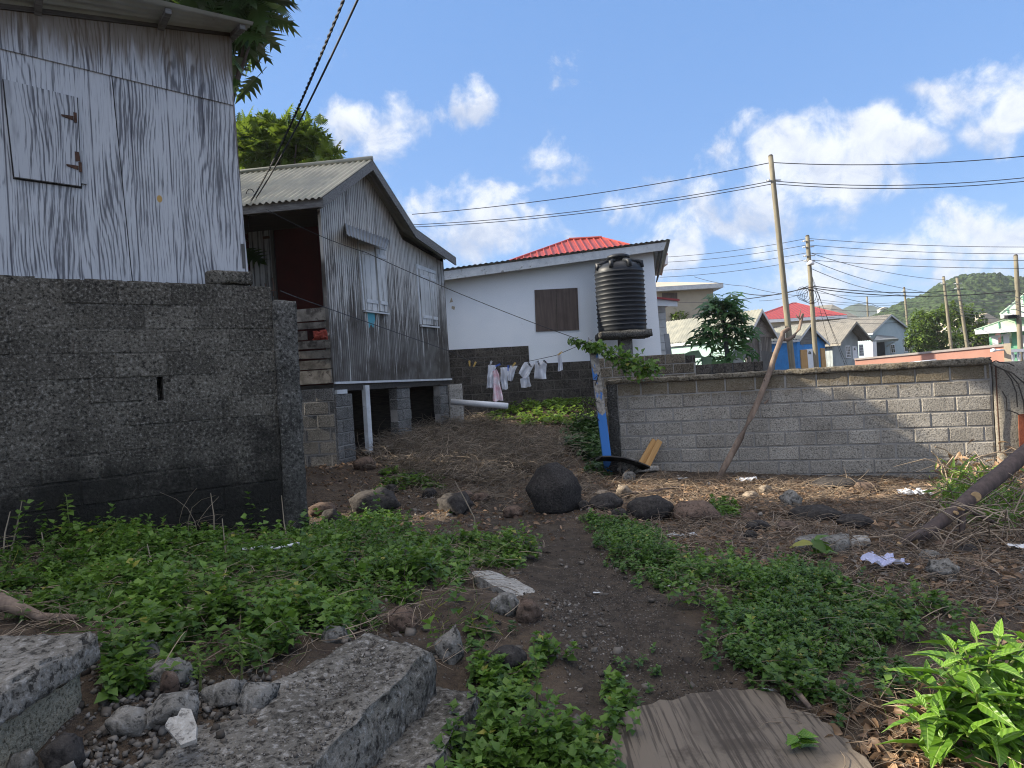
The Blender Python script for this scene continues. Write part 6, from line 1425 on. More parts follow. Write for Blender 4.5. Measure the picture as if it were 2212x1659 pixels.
strand('climbing_vine', [at(1232, 733, 10.7), at(1268, 744, 10.6), at(1300, 752, 10.5), at(1345, 775, 10.4), at(1380, 790, 10.35), at(1416, 802, 10.3)], 620, .085, 'weed', 'leafy green vine hanging along the line over the blue post', (.012, .03, .06, .09, .07), .008)
mb = MB()
for k in range(11):
    a = at(1290 + random.uniform(-4, 6), 840 + random.uniform(-40, 70), 10.5); b = at(1250 + random.uniform(-12, 30), 880 + random.uniform(-20, 25), 10.7); mid = (a + b) / 2 + Vector((random.uniform(-.15, .1), 0, random.uniform(-.15, .2))); mb.tube([a, a * .5 + mid * .5 + Vector((0, 0, .03)), mid, mid * .4 + b * .6, b], .006, 4)
tag(mb.build('dead_vine', MAT['wood_dark']), 'tangle of dead dark vine stems clinging to the blue post', 'vine')
# ---------- propped branch and log
T = thing('propped_branch', 'long forked bare branch propped against the grey block wall', 'branch', loc=at(1548, 1041, wallY(1548) - .85)); o0 = T.location.copy()
def br(px, py, Y): return at(px, py, Y) - o0
Y0 = o0.y; YT_ = wallY(1662) - .07; K_ = YT_ - Y0; mb = MB(); main = [br(x, y, Y0 + K_ * (1041 - y) / 236) for x, y in ((1548, 1041), (1570, 1000), (1600, 945), (1622, 900), (1640, 862), (1662, 805), (1676, 762), (1689, 728))]; Y0 = YT_ + K_ * .33 - .95
mb.tube(main, [.036, .044, .044, .043, .042, .04, .038, .037], 12); mb.build('main_stem', MAT['bark'], T, True)
mb = MB(); mb.tube([main[-1] - Vector((0, 0, .04)), br(1691, 718, Y0 + .98), br(1701, 711, Y0 + 1.0), br(1706, 709, Y0 + 1.0)], [.038, .034, .03, .024], 10); mb.build('stub', MAT['bark'], T, True)
mb = MB(); mb.tube([br(1687, 733, Y0 + .95), br(1702, 734, Y0 + .95), br(1714, 727, Y0 + 1), br(1726, 711, Y0 + 1.05), br(1731, 692, Y0 + 1.1), br(1734, 678, Y0 + 1.12)], [.028, .027, .027, .024, .021, .018], 10); mb.build('side_branch', MAT['bark'], T, True)
for q in ([(1731, 692), (1722, 684), (1719, 680)], [(1729, 700), (1726, 686), (1730, 668)]):
    mb = MB(); mb.tube([br(x, y, Y0 + 1.1) for x, y in q], [.012, .009, .005], 6); mb.build('twig', MAT['bark'], T)
mb = MB(); d = (main[1] - main[0]).normalized(); mb.tube([main[0] - d * .03, main[0] + d * .002], [.01, .035], 10); mb.build('cut_tip', MAT['cut'], T)
for (x, y, s_) in ((1632, 886, -1), (1651, 872, 1), (1657, 826, -1)):
    a = br(x, y, o0.y + K_ * (1041 - y) / 236); mb = MB(); mb.tube([a, a + Vector((s_ * .05, -.02, .05))], [.02, .012], 8); mb.build('knot', MAT['bark'], T)
gl = grounded(1968, 1168); T = thing('log', 'dark-barked cut tree limb lying on the brush heap at right', 'log', loc=gl)
def lg(px, py, Y): return at(px, py, Y) - gl
Yl = gl.y - .16; pts = [lg(1972, 1168, Yl - .02), lg(1992, 1156, Yl + .03), lg(2024, 1132, Yl + .12), lg(2056, 1111, Yl + .2), lg(2104, 1069, Yl + .35), lg(2149, 1034, Yl + .5), lg(2211, 982, Yl + .7), lg(2320, 895, Yl + 1.0)]
mb = MB(); mb.tube(pts, [.046, .052, .052, .056, .066, .068, .07, .072], 14); mb.build('main_limb', MAT['bark_dark'], T, True)
d = (pts[0] - pts[1]).normalized(); mb = MB(); mb.tube([pts[0] - d * .001, pts[0] + d * .012], [.047, .043], 14); mb.build('cut_end', MAT['cut'], T)
mb = MB(); mb.tube([lg(1996, 1152, Yl), lg(1968, 1160, Yl - .06), lg(1943, 1177, Yl - .12)], [.036, .033, .026], 10); mb.build('side_limb', MAT['bark_dark'], T, True)
mb = MB(); mb.tube([lg(1944, 1176, Yl - .12), lg(1941, 1178, Yl - .125)], [.026, .02], 10); mb.build('cut_end', MAT['cut'], T)
a = lg(2108, 1072, Yl + .28); mb = MB(); mb.tube([a + Vector((.02, .06, 0)), a + Vector((-.01, -.015, .0))], [.05, .044], 12); mb.build('branch_stub', MAT['bark_dark'], T)
mb = MB(); mb.tube([a + Vector((-.01, -.014, .0)), a + Vector((-.012, -.02, 0))], [.043, .041], 12); mb.build('cut_face', MAT['cut'], T)
for q in ((2066, 1109), (2080, 1100), (2040, 1125), (2028, 1134)):
    a = lg(*q, Yl + .13); mb = MB(); mb.tube([a + Vector((0, .05, 0)), a + Vector((0, -.012, .004))], [.018, .014], 8); mb.build('cut_knot', MAT['cut'], T)
mb = MB(); mb.tube([lg(2078, 1110, Yl + .2), lg(2078, 1140, Yl + .15), lg(2076, 1160, Yl + .12)], [.035, .025, .012], 8); mb.tube([lg(2104, 1108, Yl + .3), lg(2150, 1130, Yl + .4), lg(2230, 1148, Yl + .6)], [.018, .016, .014], 7); mb.build('broken_branch', MAT['bark_dark'], T, True)
# ---------- brush heap and dry things
T = thing('brush_heap', 'heap of cut twigs and withered leaves in the right corner', 'brush heap')
mb = MB()
for k in range(210):
    px, py = random.uniform(2000, 2260), random.uniform(1010, 1210)
    if py < 1050 and px < 2060: continue
    g = G(px, py); a = Vector((g.x, g.y, gf(g.x, g.y) + random.uniform(0, .35) * min(1, max(0, (px - 1990) / 120)))); L = random.uniform(.25, .8); an = random.uniform(0, 6.28); up = random.uniform(-.1, .35)
    e_ = a + Vector((math.cos(an), math.sin(an) * .6, up)) * L; mid = (a + e_) / 2 + Vector((0, 0, random.uniform(.02, .16))); mb.tube([a, (a + mid) / 2 + Vector((0, 0, .02)), mid, e_], [.006, .005, .004, .002], 4, random.random(), False)
mb.build('twigs', MAT['twig'], T)
for (x0, y0, xm, ym, x1, y1) in ((2085, 1015, 2120, 985, 2190, 978), (2090, 1030, 2110, 995, 2150, 982), (2040, 1040, 2060, 985, 2020, 965), (2045, 1045, 2035, 1005, 2012, 975)):
    mb = MB(); Yk = 8.4; mb.tube([at(x0, y0, Yk), at((x0 + xm) / 2 - 6, (y0 + ym) / 2 - 6, Yk), at(xm, ym, Yk), at((xm + x1) / 2, (ym + y1) / 2 - 5, Yk), at(x1, y1, Yk)], .008, 5, .8); mb.build('stalk', MAT['twig'], T)
XY = sample([(2050, 1060), (2075, 1010), (2130, 985), (2230, 985), (2260, 1080), (2120, 1090)], 900, .1); z = gfull_np(XY[:, 0], XY[:, 1]) + np.abs(rng.normal(0, .16, len(XY)))
d = rdirs(len(XY)); scatter('withered_leaves', MAT['litter'], leaf(.2, .35, .5), np.column_stack([XY, z]), rot_frames(d, rng.normal(0, 1.2, len(XY))), rng.uniform(.07, .16, len(XY)), np.clip(rng.normal(.6, .3, len(XY)), 0, 1), T)
XY = sample([(2040, 1100), (2060, 1040), (2130, 1050), (2230, 1100), (2200, 1160), (2080, 1130)], 1300, .1); z = gfull_np(XY[:, 0], XY[:, 1]) + np.abs(rng.normal(0, .12, len(XY)))
d = rdirs(len(XY), .4); scatter('green_blades', MAT['vine'], leaf(.09, .2, .5), np.column_stack([XY, z]), rot_frames(d, rng.normal(0, 1., len(XY))), rng.uniform(.08, .2, len(XY)), rng.uniform(0, 1, len(XY)), T)
mb = MB()
for (x0, y0, xm, ym, x1, y1) in ((2145, 788, 2185, 820, 2198, 880), (2150, 790, 2200, 830, 2214, 905), (2152, 792, 2215, 830, 2260, 880), (2165, 845, 2175, 885, 2212, 905), (2135, 786, 2160, 783, 2190, 790), (2140, 792, 2135, 775, 2138, 772)):
    Yk = 9.12; mb.tube([at(x0, y0, Yk), at((x0 + xm) / 2 + 4, (y0 + ym) / 2 - 5, Yk), at(xm, ym, Yk), at((xm + x1) / 2 + 4, (ym + y1) / 2 - 2, Yk), at(x1, y1, Yk)], .008, 5)
tag(mb.build('dead_vine', MAT['wood_dark']), 'dead vine stems straggling over the wall corner at far right', 'vine')
mb = MB(); mb.prism([FR.px(2199, 895, -.1), FR.px(2260, 890, -.1), FR.px(2265, 1000, -.1), FR.px(2202, 985, -.1)], -.12, -.1); o = mb.build('rusty_sheet', m_plain('rust_red', (.26, .075, .035), (.17, .05, .028), 9, .9, .4)); o.matrix_world = FR.M; tag(o, 'rusty red metal sheet against the wall corner at far right', 'metal sheet')
# ---------- washing line: rinsed plastic bags and pegs
Q6 = lambda x, y: (985 + .1953 * x, 743 + .1953 * y)
def bag(label, tl, tr, br_, bl_, mat='plastic', name='plastic_bag', wob=.05, Y=11.0):
    T_, R_, B_, L_ = at(*Q6(*tl), Y), at(*Q6(*tr), Y), at(*Q6(*br_), Y), at(*Q6(*bl_), Y); nx, ny = 12, 18; sd = tl[0]; mb = MB()
    for off in (0, .035):
        P = []
        for j in range(ny + 1):
            f_ = j / ny; row = []
            for i in range(nx + 1):
                g_ = i / nx; q = (T_ * (1 - g_) + R_ * g_) * (1 - f_) + (L_ * (1 - g_) + B_ * g_) * f_
                nn = Vector((q.x * 9 + sd, q.z * 6, off * 30)); q = q + Vector((.025 * mnoise.noise(nn), wob * mnoise.noise(nn * 1.3) + .03 * math.sin(g_ * 9 + sd) * (.3 + f_), .02 * mnoise.noise(nn * 2) * f_)); q.y += off * math.sin(math.pi * g_) * (.3 + f_); row.append(tuple(q))
            P.append(row)
        mb.grid(P)
    return tag(mb.build(name, MAT[mat], None, True), label, 'plastic bag', 'bags on the washing line')
bag('narrow white bag hanging at the left end of the hung bags', (358, 232), (440, 235), (398, 492), (338, 490))
bag('long clear bag with red print, the longest of those hung', (405, 300), (455, 280), (525, 628), (414, 632), 'plastic_red')
bag('clear twisted bag right of the red printed one', (490, 262), (572, 255), (565, 500), (512, 506))
bag('small square white bag hanging askew mid line', (598, 240), (672, 243), (622, 410), (570, 405))
bag('wide clear bag puffed out by the wind', (770, 200), (885, 205), (770, 392), (692, 318))
bag('clear square bag hanging under the wide puffed one', (712, 385), (815, 360), (826, 468), (716, 486))
bag('broad white bag right of the puffed clear one', (885, 190), (1000, 185), (1003, 388), (862, 378))
bag('small lone clear bag nearest the blue post', (1118, 110), (1168, 112), (1182, 280), (1130, 298))
pegm = {'y': m_plain('yellow_peg', (.62, .42, .12), (.55, .36, .1), 9, .5, 0), 'b': m_plain('blue_peg', (.04, .12, .5), (.03, .1, .4), 9, .5, 0), 'k': MAT['black'], 'w': MAT['white_wood']}
for (x, y, a, cm, lb) in ((118, 215, .0, 'k', 'dark peg at the far left of the washing line'), (150, 215, .0, 'y', 'first yellow peg on the empty left stretch of line'), (207, 225, .5, 'y', 'tilted yellow peg on the empty left stretch of line'), (385, 215, .4, 'w', 'white peg on the narrow white bag'), (462, 235, 1.2, 'b', 'blue peg beside the red printed bag'), (578, 265, .1, 'b', 'blue peg between the twisted bag and the square one'), (640, 230, .7, 'y', 'yellow peg on the small square bag'), (815, 230, -.6, 'k', 'dark peg on the wide puffed bag'), (915, 215, -.3, 'k', 'dark peg on the broad white bag, left one'), (990, 200, -.8, 'k', 'dark peg on the broad white bag, right one'), (1150, 105, 1.0, 'y', 'yellow peg on the small lone bag')):
    p = at(*Q6(x, y), 10.94); mb = MB(); 
    for s_ in (-1, 1): mb.add([tuple(Vector((s_ * a0 * .5, b0, c0))) for a0, b0, c0 in ((.004, -.008, .045), (.028, -.008, .04), (.02, -.008, -.045), (.006, -.008, -.045), (.004, .008, .045), (.028, .008, .04), (.02, .008, -.045), (.006, .008, -.045))], [(0, 1, 2, 3), (7, 6, 5, 4), (0, 4, 5, 1), (1, 5, 6, 2), (2, 6, 7, 3), (3, 7, 4, 0)])
    mb.box(-.012, .012, -.01, .01, -.004, .012)
    o = mb.build('clothes_peg', pegm[cm]); o.location = p; o.rotation_euler = (0, a, 0); tag(o, lb, 'clothes peg', 'pegs on the washing line')
# ---------- pipes, papers, plastic
def tube_obj(name, pts, r, mat, label, cat, seg=12, smooth=True):
    mb = MB(); mb.tube(pts, r, seg); return tag(mb.build(name, MAT[mat], None, smooth), label, cat)
tube_obj('drain_pipe', [at(975, 868, 14.6), at(1097, 877, 14.4)], .062, 'pvc', 'fat white plastic pipe sticking out beside the board house', 'pipe', 18)
a = at(978, 830, 15.3); b = at(1000, 892, 15.3); mb = MB(); mb.rough([(a.x - .1, 15.2), (b.x + .02, 15.2), (b.x + .02, 15.3), (a.x - .1, 15.3)], .3, a.z, 5, 2, 10, .008, 6); tag(mb.build('concrete_slab', MAT['rock_white'], None, True), 'pale upright concrete slab behind the fat white pipe', 'slab')
tube_obj('thin_pipe', [grounded(690, 1143, .03), grounded(768, 1160, .03)], .014, 'pvc', 'thin white plastic pipe on the ground at the dark wall end', 'pipe')
tube_obj('thin_pipe', [grounded(525, 1212, .09), grounded(566, 1210, .1), grounded(600, 1208, .1), grounded(650, 1204, .12)], .012, 'pvc', 'muddy white pipe lying in the weeds', 'pipe')
tube_obj('stick', [grounded(-40, 1352, .08), grounded(0, 1346, .1), grounded(90, 1345, .06), grounded(205, 1352, .03)], [.05, .045, .022, .008], 'bark', 'broken branch behind the concrete pier at far left', 'branch', 10)
tube_obj('stick', [grounded(1690, 1490, .03), grounded(1725, 1520, .035), grounded(1752, 1545, .03)], [.012, .014, .01], 'bark', 'short stick at the rear edge of the plywood sheet', 'stick', 8)
tube_obj('stick', [grounded(1345, 1075, .06), grounded(1400, 1072, .05), grounded(1466, 1062, .04)], [.02, .018, .012], 'bark_dark', 'dark stick lying across the sunlit strip', 'stick', 8)
def paper(name, cx, cy, w_, d_, mat, label, cat, crump=.03, lift=.02):
    g = G(cx, cy); mb = MB(); P = []; n = 14; a = random.uniform(0, 3)
    for i in range(n + 1):
        row = []
        for j in range(n + 1):
            u_, v_ = (i / n - .5), (j / n - .5); k = 1 - .35 * abs(mnoise.noise(Vector((u_ * 3 + cx, v_ * 3, 1)))); x, y = u_ * w_ * k, v_ * d_ * k; X_, Y_ = g.x + x, g.y + y
            row.append((X_, Y_, gf(g.x, g.y) + lift + crump * (mnoise.noise(Vector((X_ * 14, Y_ * 14, cx))) + .6 * abs(mnoise.noise(Vector((X_ * 30, Y_ * 30, cx)))))))
        P.append(row)
    mb.grid(P); return tag(mb.build(name, MAT[mat], None, False), label, cat)
MAT['lilac'] = m_leaf('lilac_plastic', (.50, .52, .78), (.66, .68, .88), .2)
paper('plastic_bag', 1912, 1228, .26, .2, 'lilac', 'crumpled lilac plastic bag on the litter', 'plastic bag', .06, .05)
paper('plastic_bag', 1968 + 10, 1077, .32, .25, 'plastic', 'torn white plastic by the brush heap in the sunlit strip', 'plastic bag', .06, .06)
paper('paper_scrap', 1614, 1045, .26, .2, 'plastic', 'crumpled blue and white paper below the propped branch', 'paper', .04, .04)
paper('paper_scrap', 1475, 1035, .16, .16, 'white_wood', 'flat grey paper scrap left of the propped branch', 'paper', .01, .02)
paper('paper_scrap', 1470, 1163, .3, .1, 'white_wood', 'white plastic strips lying by the green weeds', 'plastic strip', .03, .03)
paper('paper_scrap', 842, 970, .3, .22, 'white_wood', 'white sheet scrap at the foot of the prop post', 'board', .02, .05)
paper('paper_scrap', 1735, 1290, .14, .22, 'plastic', 'clear plastic scrap between the two weed patches', 'plastic scrap', .04, .03)
paper('paper_scrap', 2207, 1192, .16, .14, 'white', 'white paper at the right edge under the log', 'paper', .02, .05)
paper('paper_scrap', 700, 1158, .1, .1, 'plastic', 'crumpled plastic by the thin white pipe', 'plastic scrap', .03, .02)
for k, (x, y, lb) in enumerate(((1488, 1268, 'white fragment at the right edge of the path'), (1290, 1275, 'white fragment on the middle of the path'), (1655, 1500, 'white strip above the plywood sheet'), (1440, 1270, 'second white fragment beside the path'), (660, 1225, 'white pebble-like fragment in the weeds'), (15, 1275, 'white fragment at the left edge in the weeds'), (235, 1240, 'white plastic scrap in the weeds at left'))):
    paper('white_fragment', x, y, .06, .035, 'white_wood', lb, 'fragment', .015, .012)

# ---------- ground cover
G1 = [(-60, 1215), (150, 1180), (440, 1165), (640, 1152), (700, 1165), (800, 1155), (900, 1165), (1010, 1178), (1130, 1195), (1150, 1215), (1090, 1235), (1030, 1265), (1060, 1310), (1130, 1372), (1075, 1405), (1000, 1400), (930, 1362), (860, 1340), (770, 1365), (700, 1412), (640, 1432), (560, 1440), (430, 1440), (330, 1470), (240, 1470), (220, 1385), (-60, 1350)]
G2 = [(1280, 1122), (1330, 1130), (1400, 1150), (1420, 1205), (1500, 1228), (1600, 1232), (1640, 1255), (1720, 1240), (1860, 1255), (1960, 1285), (2080, 1335), (2060, 1400), (1980, 1450), (1900, 1500), (1780, 1560), (1700, 1505), (1590, 1470), (1545, 1405), (1640, 1370), (1500, 1310), (1450, 1280), (1380, 1235), (1330, 1200), (1290, 1150)]
G3 = [(1042, 1450), (1090, 1425), (1150, 1400), (1210, 1425), (1300, 1460), (1345, 1530), (1320, 1570), (1290, 1640), (1280, 1760), (960, 1760), (1010, 1660), (1045, 1540)]
# blades, twigs, litter, gravel
def strew(name, poly, n, templ, smin, smax, mat, label, lift=(0, .02), flat=True, lo=None, hi=None, edge=.15, tone=(.45, .28), off=0., up=.0, sc=1.3):
    XY = sample(poly, n, edge)
    if lo is not None: XY = patchy(XY, sc, lo, hi, off)
    m_ = len(XY); z = gfull_np(XY[:, 0], XY[:, 1]) + rng.uniform(*lift, m_); d = rdirs(m_)
    if flat: d[:, 2] = rng.normal(0, .12, m_) + up
    return tag(scatter(name, mat if not isinstance(mat, str) else MAT[mat], templ, np.column_stack([XY, z]), rot_frames(d, rng.normal(0, .8, m_)), (rng.uniform(smin, smax, m_)[:, None] * (np.stack([rng.uniform(.7, 1.3, m_), rng.uniform(.6, 1.1, m_), rng.uniform(.35, .8, m_)], 1) if len(templ[0]) == 7 else np.ones((1, 3)))), np.clip(rng.normal(*tone, m_), 0, 1), smooth=False), label, None, None, 'stuff')
def bent(w_=.018, c1=.12, c2=.08):
    v = []; f = []
    for i in range(5):
        y = i / 4; x = c1 * math.sin(y * 3); z = c2 * math.sin(y * 2.6 + .3); q = w_ * (1 - .6 * y); v += [(x - q, y, z), (x + q, y, z), (x, y, z + q * 1.6)]
    for i in range(4):
        a = i * 3; f += [(a, a + 1, a + 4, a + 3), (a + 1, a + 2, a + 5, a + 4), (a + 2, a, a + 3, a + 5)]
    return v, f

BARE = [[(1000, 1222), (1165, 1240), (1180, 1360), (1100, 1350), (1010, 1300)], [(600, 1700), (930, 1425), (945, 1372), (815, 1358), (620, 1440), (420, 1580), (290, 1659)], [(880, 1700), (1045, 1500), (1000, 1462), (930, 1440), (700, 1700)], [(1040, 1385), (1150, 1385), (1150, 1450), (1040, 1450)], [(825, 1310), (910, 1310), (910, 1372), (825, 1372)], [(300, 1640), (300, 1510), (440, 1490), (600, 1480), (600, 1570), (430, 1640)], [(-80, 1360), (225, 1365), (215, 1560), (-80, 1700)]]
def weeds(name, poly, nplants, per, size, hmax, mat, label, lo=.28, hi=.45, edge=.1, templ=None, hmin=.03, seed=0.0):
    XY = patchy(sample(poly, nplants, edge), 1.5, lo, hi, seed); gzv = gfull_np(XY[:, 0], XY[:, 1])
    qx, qy = proj_np(np.column_stack([XY, gzv])); keep = np.ones(len(XY), bool)
    for hpoly in BARE: keep &= ~in_poly(qx, qy, hpoly)
    XY, gzv = XY[keep], gzv[keep]; n = len(XY)
    hv = np.array([mnoise.fractal(Vector((x * 1.9 + seed, y * 1.9, 7.7)), .6, 2, 3) for x, y in XY]) * .6 + .45
    h = hmin + np.clip(hv, 0.05, 1) * hmax * rng.uniform(.6, 1.1, n)
    P = np.repeat(np.column_stack([XY, gzv]), per, 0); hh = np.repeat(h, per); k = np.tile(np.arange(per), n); f_ = 1 - (k // 2) / max(1, per / 2) * .85
    ph = np.repeat(rng.uniform(0, 6.28, n), per) + k * math.pi + (k // 2) * 1.57 + rng.normal(0, .3, len(P)); el = .25 + .45 * (f_ > .8) - .25 * (1 - f_) + rng.normal(0, .22, len(P))
    lean = np.repeat(rng.normal(0, .22, (n, 2)), per, 0)
    P[:, :2] += lean * (hh * f_)[:, None]; P[:, 2] += hh * f_
    d = np.stack([np.cos(ph) * np.cos(el), np.sin(ph) * np.cos(el), np.sin(el)], 1); s_ = size * rng.uniform(.6, 1.2, len(P)) * (1.15 - .35 * f_)
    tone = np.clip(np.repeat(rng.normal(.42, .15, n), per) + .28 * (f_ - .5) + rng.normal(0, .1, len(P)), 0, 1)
    o = scatter(name, MAT[mat], templ or leaf_small(.40, .25, .28), P, rot_frames(d, rng.normal(0, .35, len(P))), s_, tone); return tag(o, label, None, None, 'stuff')
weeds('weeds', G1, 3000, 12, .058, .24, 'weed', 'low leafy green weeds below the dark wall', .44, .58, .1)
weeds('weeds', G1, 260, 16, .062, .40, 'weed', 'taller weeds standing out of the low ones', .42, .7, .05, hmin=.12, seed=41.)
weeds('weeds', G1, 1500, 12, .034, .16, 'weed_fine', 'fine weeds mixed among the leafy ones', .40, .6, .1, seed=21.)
weeds('weeds', [(150, 1180), (640, 1152), (900, 1165), (1000, 1180), (640, 1230), (150, 1260)], 900, 12, .05, .14, 'weed_fine', 'dense low weeds along the wall foot', .3, .45, .1, seed=31.)
strew('grass_blades', G1, 1500, bent(.012, .15, .25), .08, .26, 'weed', 'thin grass blades among the weeds', (0, .03), False, .4, .6, .1, (.7, .2))
strew('grass_blades', G2, 900, bent(.012, .15, .25), .06, .2, 'weed', 'thin grass blades among the fine weeds', (0, .02), False, .4, .6, .1, (.7, .2), 3.)
strew('twig_litter', G2, 700, bent(.011, .2, .06), .06, .2, 'twig', 'dead twigs among the fine weeds', (0, .08), True, None, None, .1, (.5, .3))
weeds('weeds', G2, 2900, 12, .036, .13, 'weed_fine', 'low fine-leaved weeds right of the path', .34, .52, .1, seed=4.)
weeds('weeds', G2, 500, 12, .05, .17, 'weed', 'larger weeds among the fine ones', .42, .6, .1, seed=14.)
weeds('weeds', G3, 620, 14, .05, .24, 'weed', 'weeds between the steps and the path', .25, .4, .06, seed=9.)
weeds('weeds', [(190, 1390), (430, 1450), (520, 1500), (350, 1560), (210, 1560)], 130, 12, .05, .16, 'weed', 'weeds among the rubble by the pier', .3, .5, .05, seed=2.)
weeds('weeds', [(670, 1125), (830, 1135), (950, 1120), (1000, 1110), (950, 1095), (860, 1110), (760, 1120)], 200, 10, .05, .12, 'weed_fine', 'sparse weeds around the dark boulders', .38, .55, .1, seed=3.)
weeds('weeds', [(830, 1020), (960, 1035), (920, 1060), (840, 1050)], 160, 8, .07, .1, 'weed', 'small weeds below the dry grass', .3, .5, .1, seed=5.)
weeds('weeds', [(1540, 1090), (1590, 1095), (1585, 1125), (1545, 1120)], 40, 12, .06, .14, 'weed', 'green tuft behind the brownish rock', 0, .1, .05, seed=6.)
weeds('weeds', [(1290, 1380), (1540, 1440), (1600, 1500), (1330, 1480), (1240, 1400)], 22, 8, .032, .04, 'weed_fine', 'scattered seedlings along the path', .3, .6, .1, seed=8.)
weeds('bindweed', [(985, 908), (1090, 872), (1120, 866), (1290, 872), (1292, 918), (1230, 916), (1150, 918), (1080, 912)], 3600, 6, .11, .12, 'vine', 'sunlit yellow green bindweed behind the yard', .12, .25, .15, leaf_small(.48, .2, .3), .04, 1.)
weeds('ivy', [(1225, 948), (1250, 930), (1292, 915), (1296, 1002), (1262, 990), (1230, 970)], 420, 7, .11, .22, 'ivy', 'dark creeper left of the blue post', .1, .2, .1, leaf_small(.48, .2, .3), .05, 2.)
weeds('ivy', [(1285, 1000), (1330, 1008), (1320, 1030), (1270, 1020)], 60, 6, .09, .1, 'ivy', 'dark creeper at the blue post foot', .1, .2, .1, leaf_small(.48, .2, .3), .03, 3.)
RIGHT = [(1300, 1035), (1560, 1040), (1900, 1045), (2260, 1040), (2260, 1480), (2090, 1330), (1960, 1275), (1860, 1245), (1600, 1225), (1430, 1195), (1410, 1150), (1290, 1115)]
DRY = [(870, 940), (960, 926), (1010, 915), (1100, 930), (1190, 955), (1235, 985), (1200, 1010), (1120, 1035), (1030, 1050), (930, 1045), (850, 1010), (820, 985)]
strew('dry_grass', DRY, 7500, bent(.014, .25, .16), .15, .5, 'dry', 'matted dry grass and straw beside the board house', (0, .10), True, .25, .45, .25, (.4, .28), 0., .14)
strew('dry_grass', [(850, 1000), (1100, 1035), (1290, 1030), (1290, 1080), (1050, 1090), (800, 1060)], 2600, bent(.012, .2, .12), .12, .35, 'dry', 'thin straw on the shaded ground before the boulders', (0, .04), True, .3, .55, .2, (.3, .25))
strew('twig_litter', RIGHT, 10500, bent(.013, .16, .06), .08, .30, 'twig', 'dead twigs and straw strewn over the right of the yard', (0, .05), True, .2, .42, .2, (.42, .27), 0., .03)
strew('leaf_litter', RIGHT, 7500, leaf(.24, .3, .5), .03, .095, 'litter', 'fallen brown leaves on the right of the yard', (0, .03), True, .15, .35, .2, (.4, .3))
strew('leaf_litter', [(1880, 1560), (2080, 1500), (2230, 1560), (2230, 1760), (1900, 1760)], 700, leaf(.28, .3, .5), .03, .1, 'litter', 'fallen brown leaves under the bush', (0, .03), True)
strew('twig_litter', [(1750, 1560), (2000, 1480), (2230, 1400), (2230, 1760), (1900, 1760)], 900, bent(.012, .2, .06), .06, .2, 'twig', 'twigs around the bush', (0, .03), True)
strew('leaf_litter', [(660, 990), (1290, 1015), (1290, 1130), (1200, 1160), (690, 1140)], 2600, leaf(.26, .3, .5), .025, .08, 'litter', 'fallen leaves around the boulders', (0, .02), True, .2, .5, .2, (.25, .25))
strew('twig_litter', [(0, 1190), (640, 1160), (1150, 1200), (1040, 1440), (640, 1460), (220, 1480), (0, 1400)], 1300, bent(.011, .2, .08), .08, .28, 'twig', 'dead stems lying among the weeds', (0, .12), True, None, None, .1, (.5, .3))
strew('leaf_litter', [(1060, 870), (1290, 900), (1290, 1020), (1000, 960)], 1500, leaf(.28, .3, .5), .03, .09, 'litter', 'dull leaf litter in the back of the yard', (0, .03), True, .2, .5, .2, (.25, .25))
def pebble():
    v = [(0, 0, .6), (.5, 0, .1), (.1, .55, .15), (-.5, .15, .1), (-.2, -.5, .15), (.35, -.35, .05), (0, 0, -.35)]
    return v, [(0, 1, 2), (0, 2, 3), (0, 3, 4), (0, 4, 5), (0, 5, 1), (6, 2, 1), (6, 3, 2), (6, 4, 3), (6, 5, 4), (6, 1, 5)]
YARD = [(-60, 1200), (640, 1150), (680, 1000), (1290, 1010), (2260, 1040), (2260, 1760), (-60, 1760)]
MAT['grit'] = m_leaf('grit', (.05, .043, .038), (.30, .265, .225), 0, None, .2, .95); MAT['chips'] = m_leaf('pale_chips', (.07, .06, .05), (.42, .39, .35), 0, None, .2, .95)
strew('gravel', YARD, 14000, pebble(), .006, .022, 'grit', 'fine dark grit over the yard', (-.004, .004), False, None, None, 0, (.35, .28))
strew('gravel', [(1230, 1200), (1330, 1190), (1560, 1480), (1400, 1560), (1240, 1400), (1150, 1330)], 5000, pebble(), .004, .014, 'grit', 'grit on the worn path', (-.003, .003), False, None, None, .05, (.22, .28))
strew('rubble', YARD, 1500, pebble(), .03, .075, 'grit', 'small stones scattered over the yard', (-.008, .008), False, .35, .55, 0, (.4, .3))
strew('rubble', [(1560, 1110), (2230, 1100), (2230, 1380), (1950, 1270), (1600, 1215)], 700, pebble(), .025, .085, 'chips', 'broken grey rubble on the right of the yard', (-.02, .01), False, .25, .5, 0, (.3, .22))
strew('rubble', [(830, 1060), (1030, 1060), (1050, 1120), (850, 1130)], 220, pebble(), .02, .07, 'chips', 'loose stones beside the long boulder', (-.02, .01), False, None, None, .1, (.25, .22))
strew('rubble', [(1160, 1290), (1260, 1290), (1330, 1440), (1180, 1420), (1130, 1380)], 240, pebble(), .008, .035, 'chips', 'pale pebbles at the left edge of the path', (-.01, .01), False, None, None, .1, (.25, .25))
strew('rubble', [(220, 1400), (430, 1440), (620, 1470), (430, 1600), (300, 1700), (120, 1700), (210, 1560)], 1100, pebble(), .008, .045, 'chips', 'rubble between the pier and the steps', (-.01, .02), False, None, None, .05, (.2, .22))
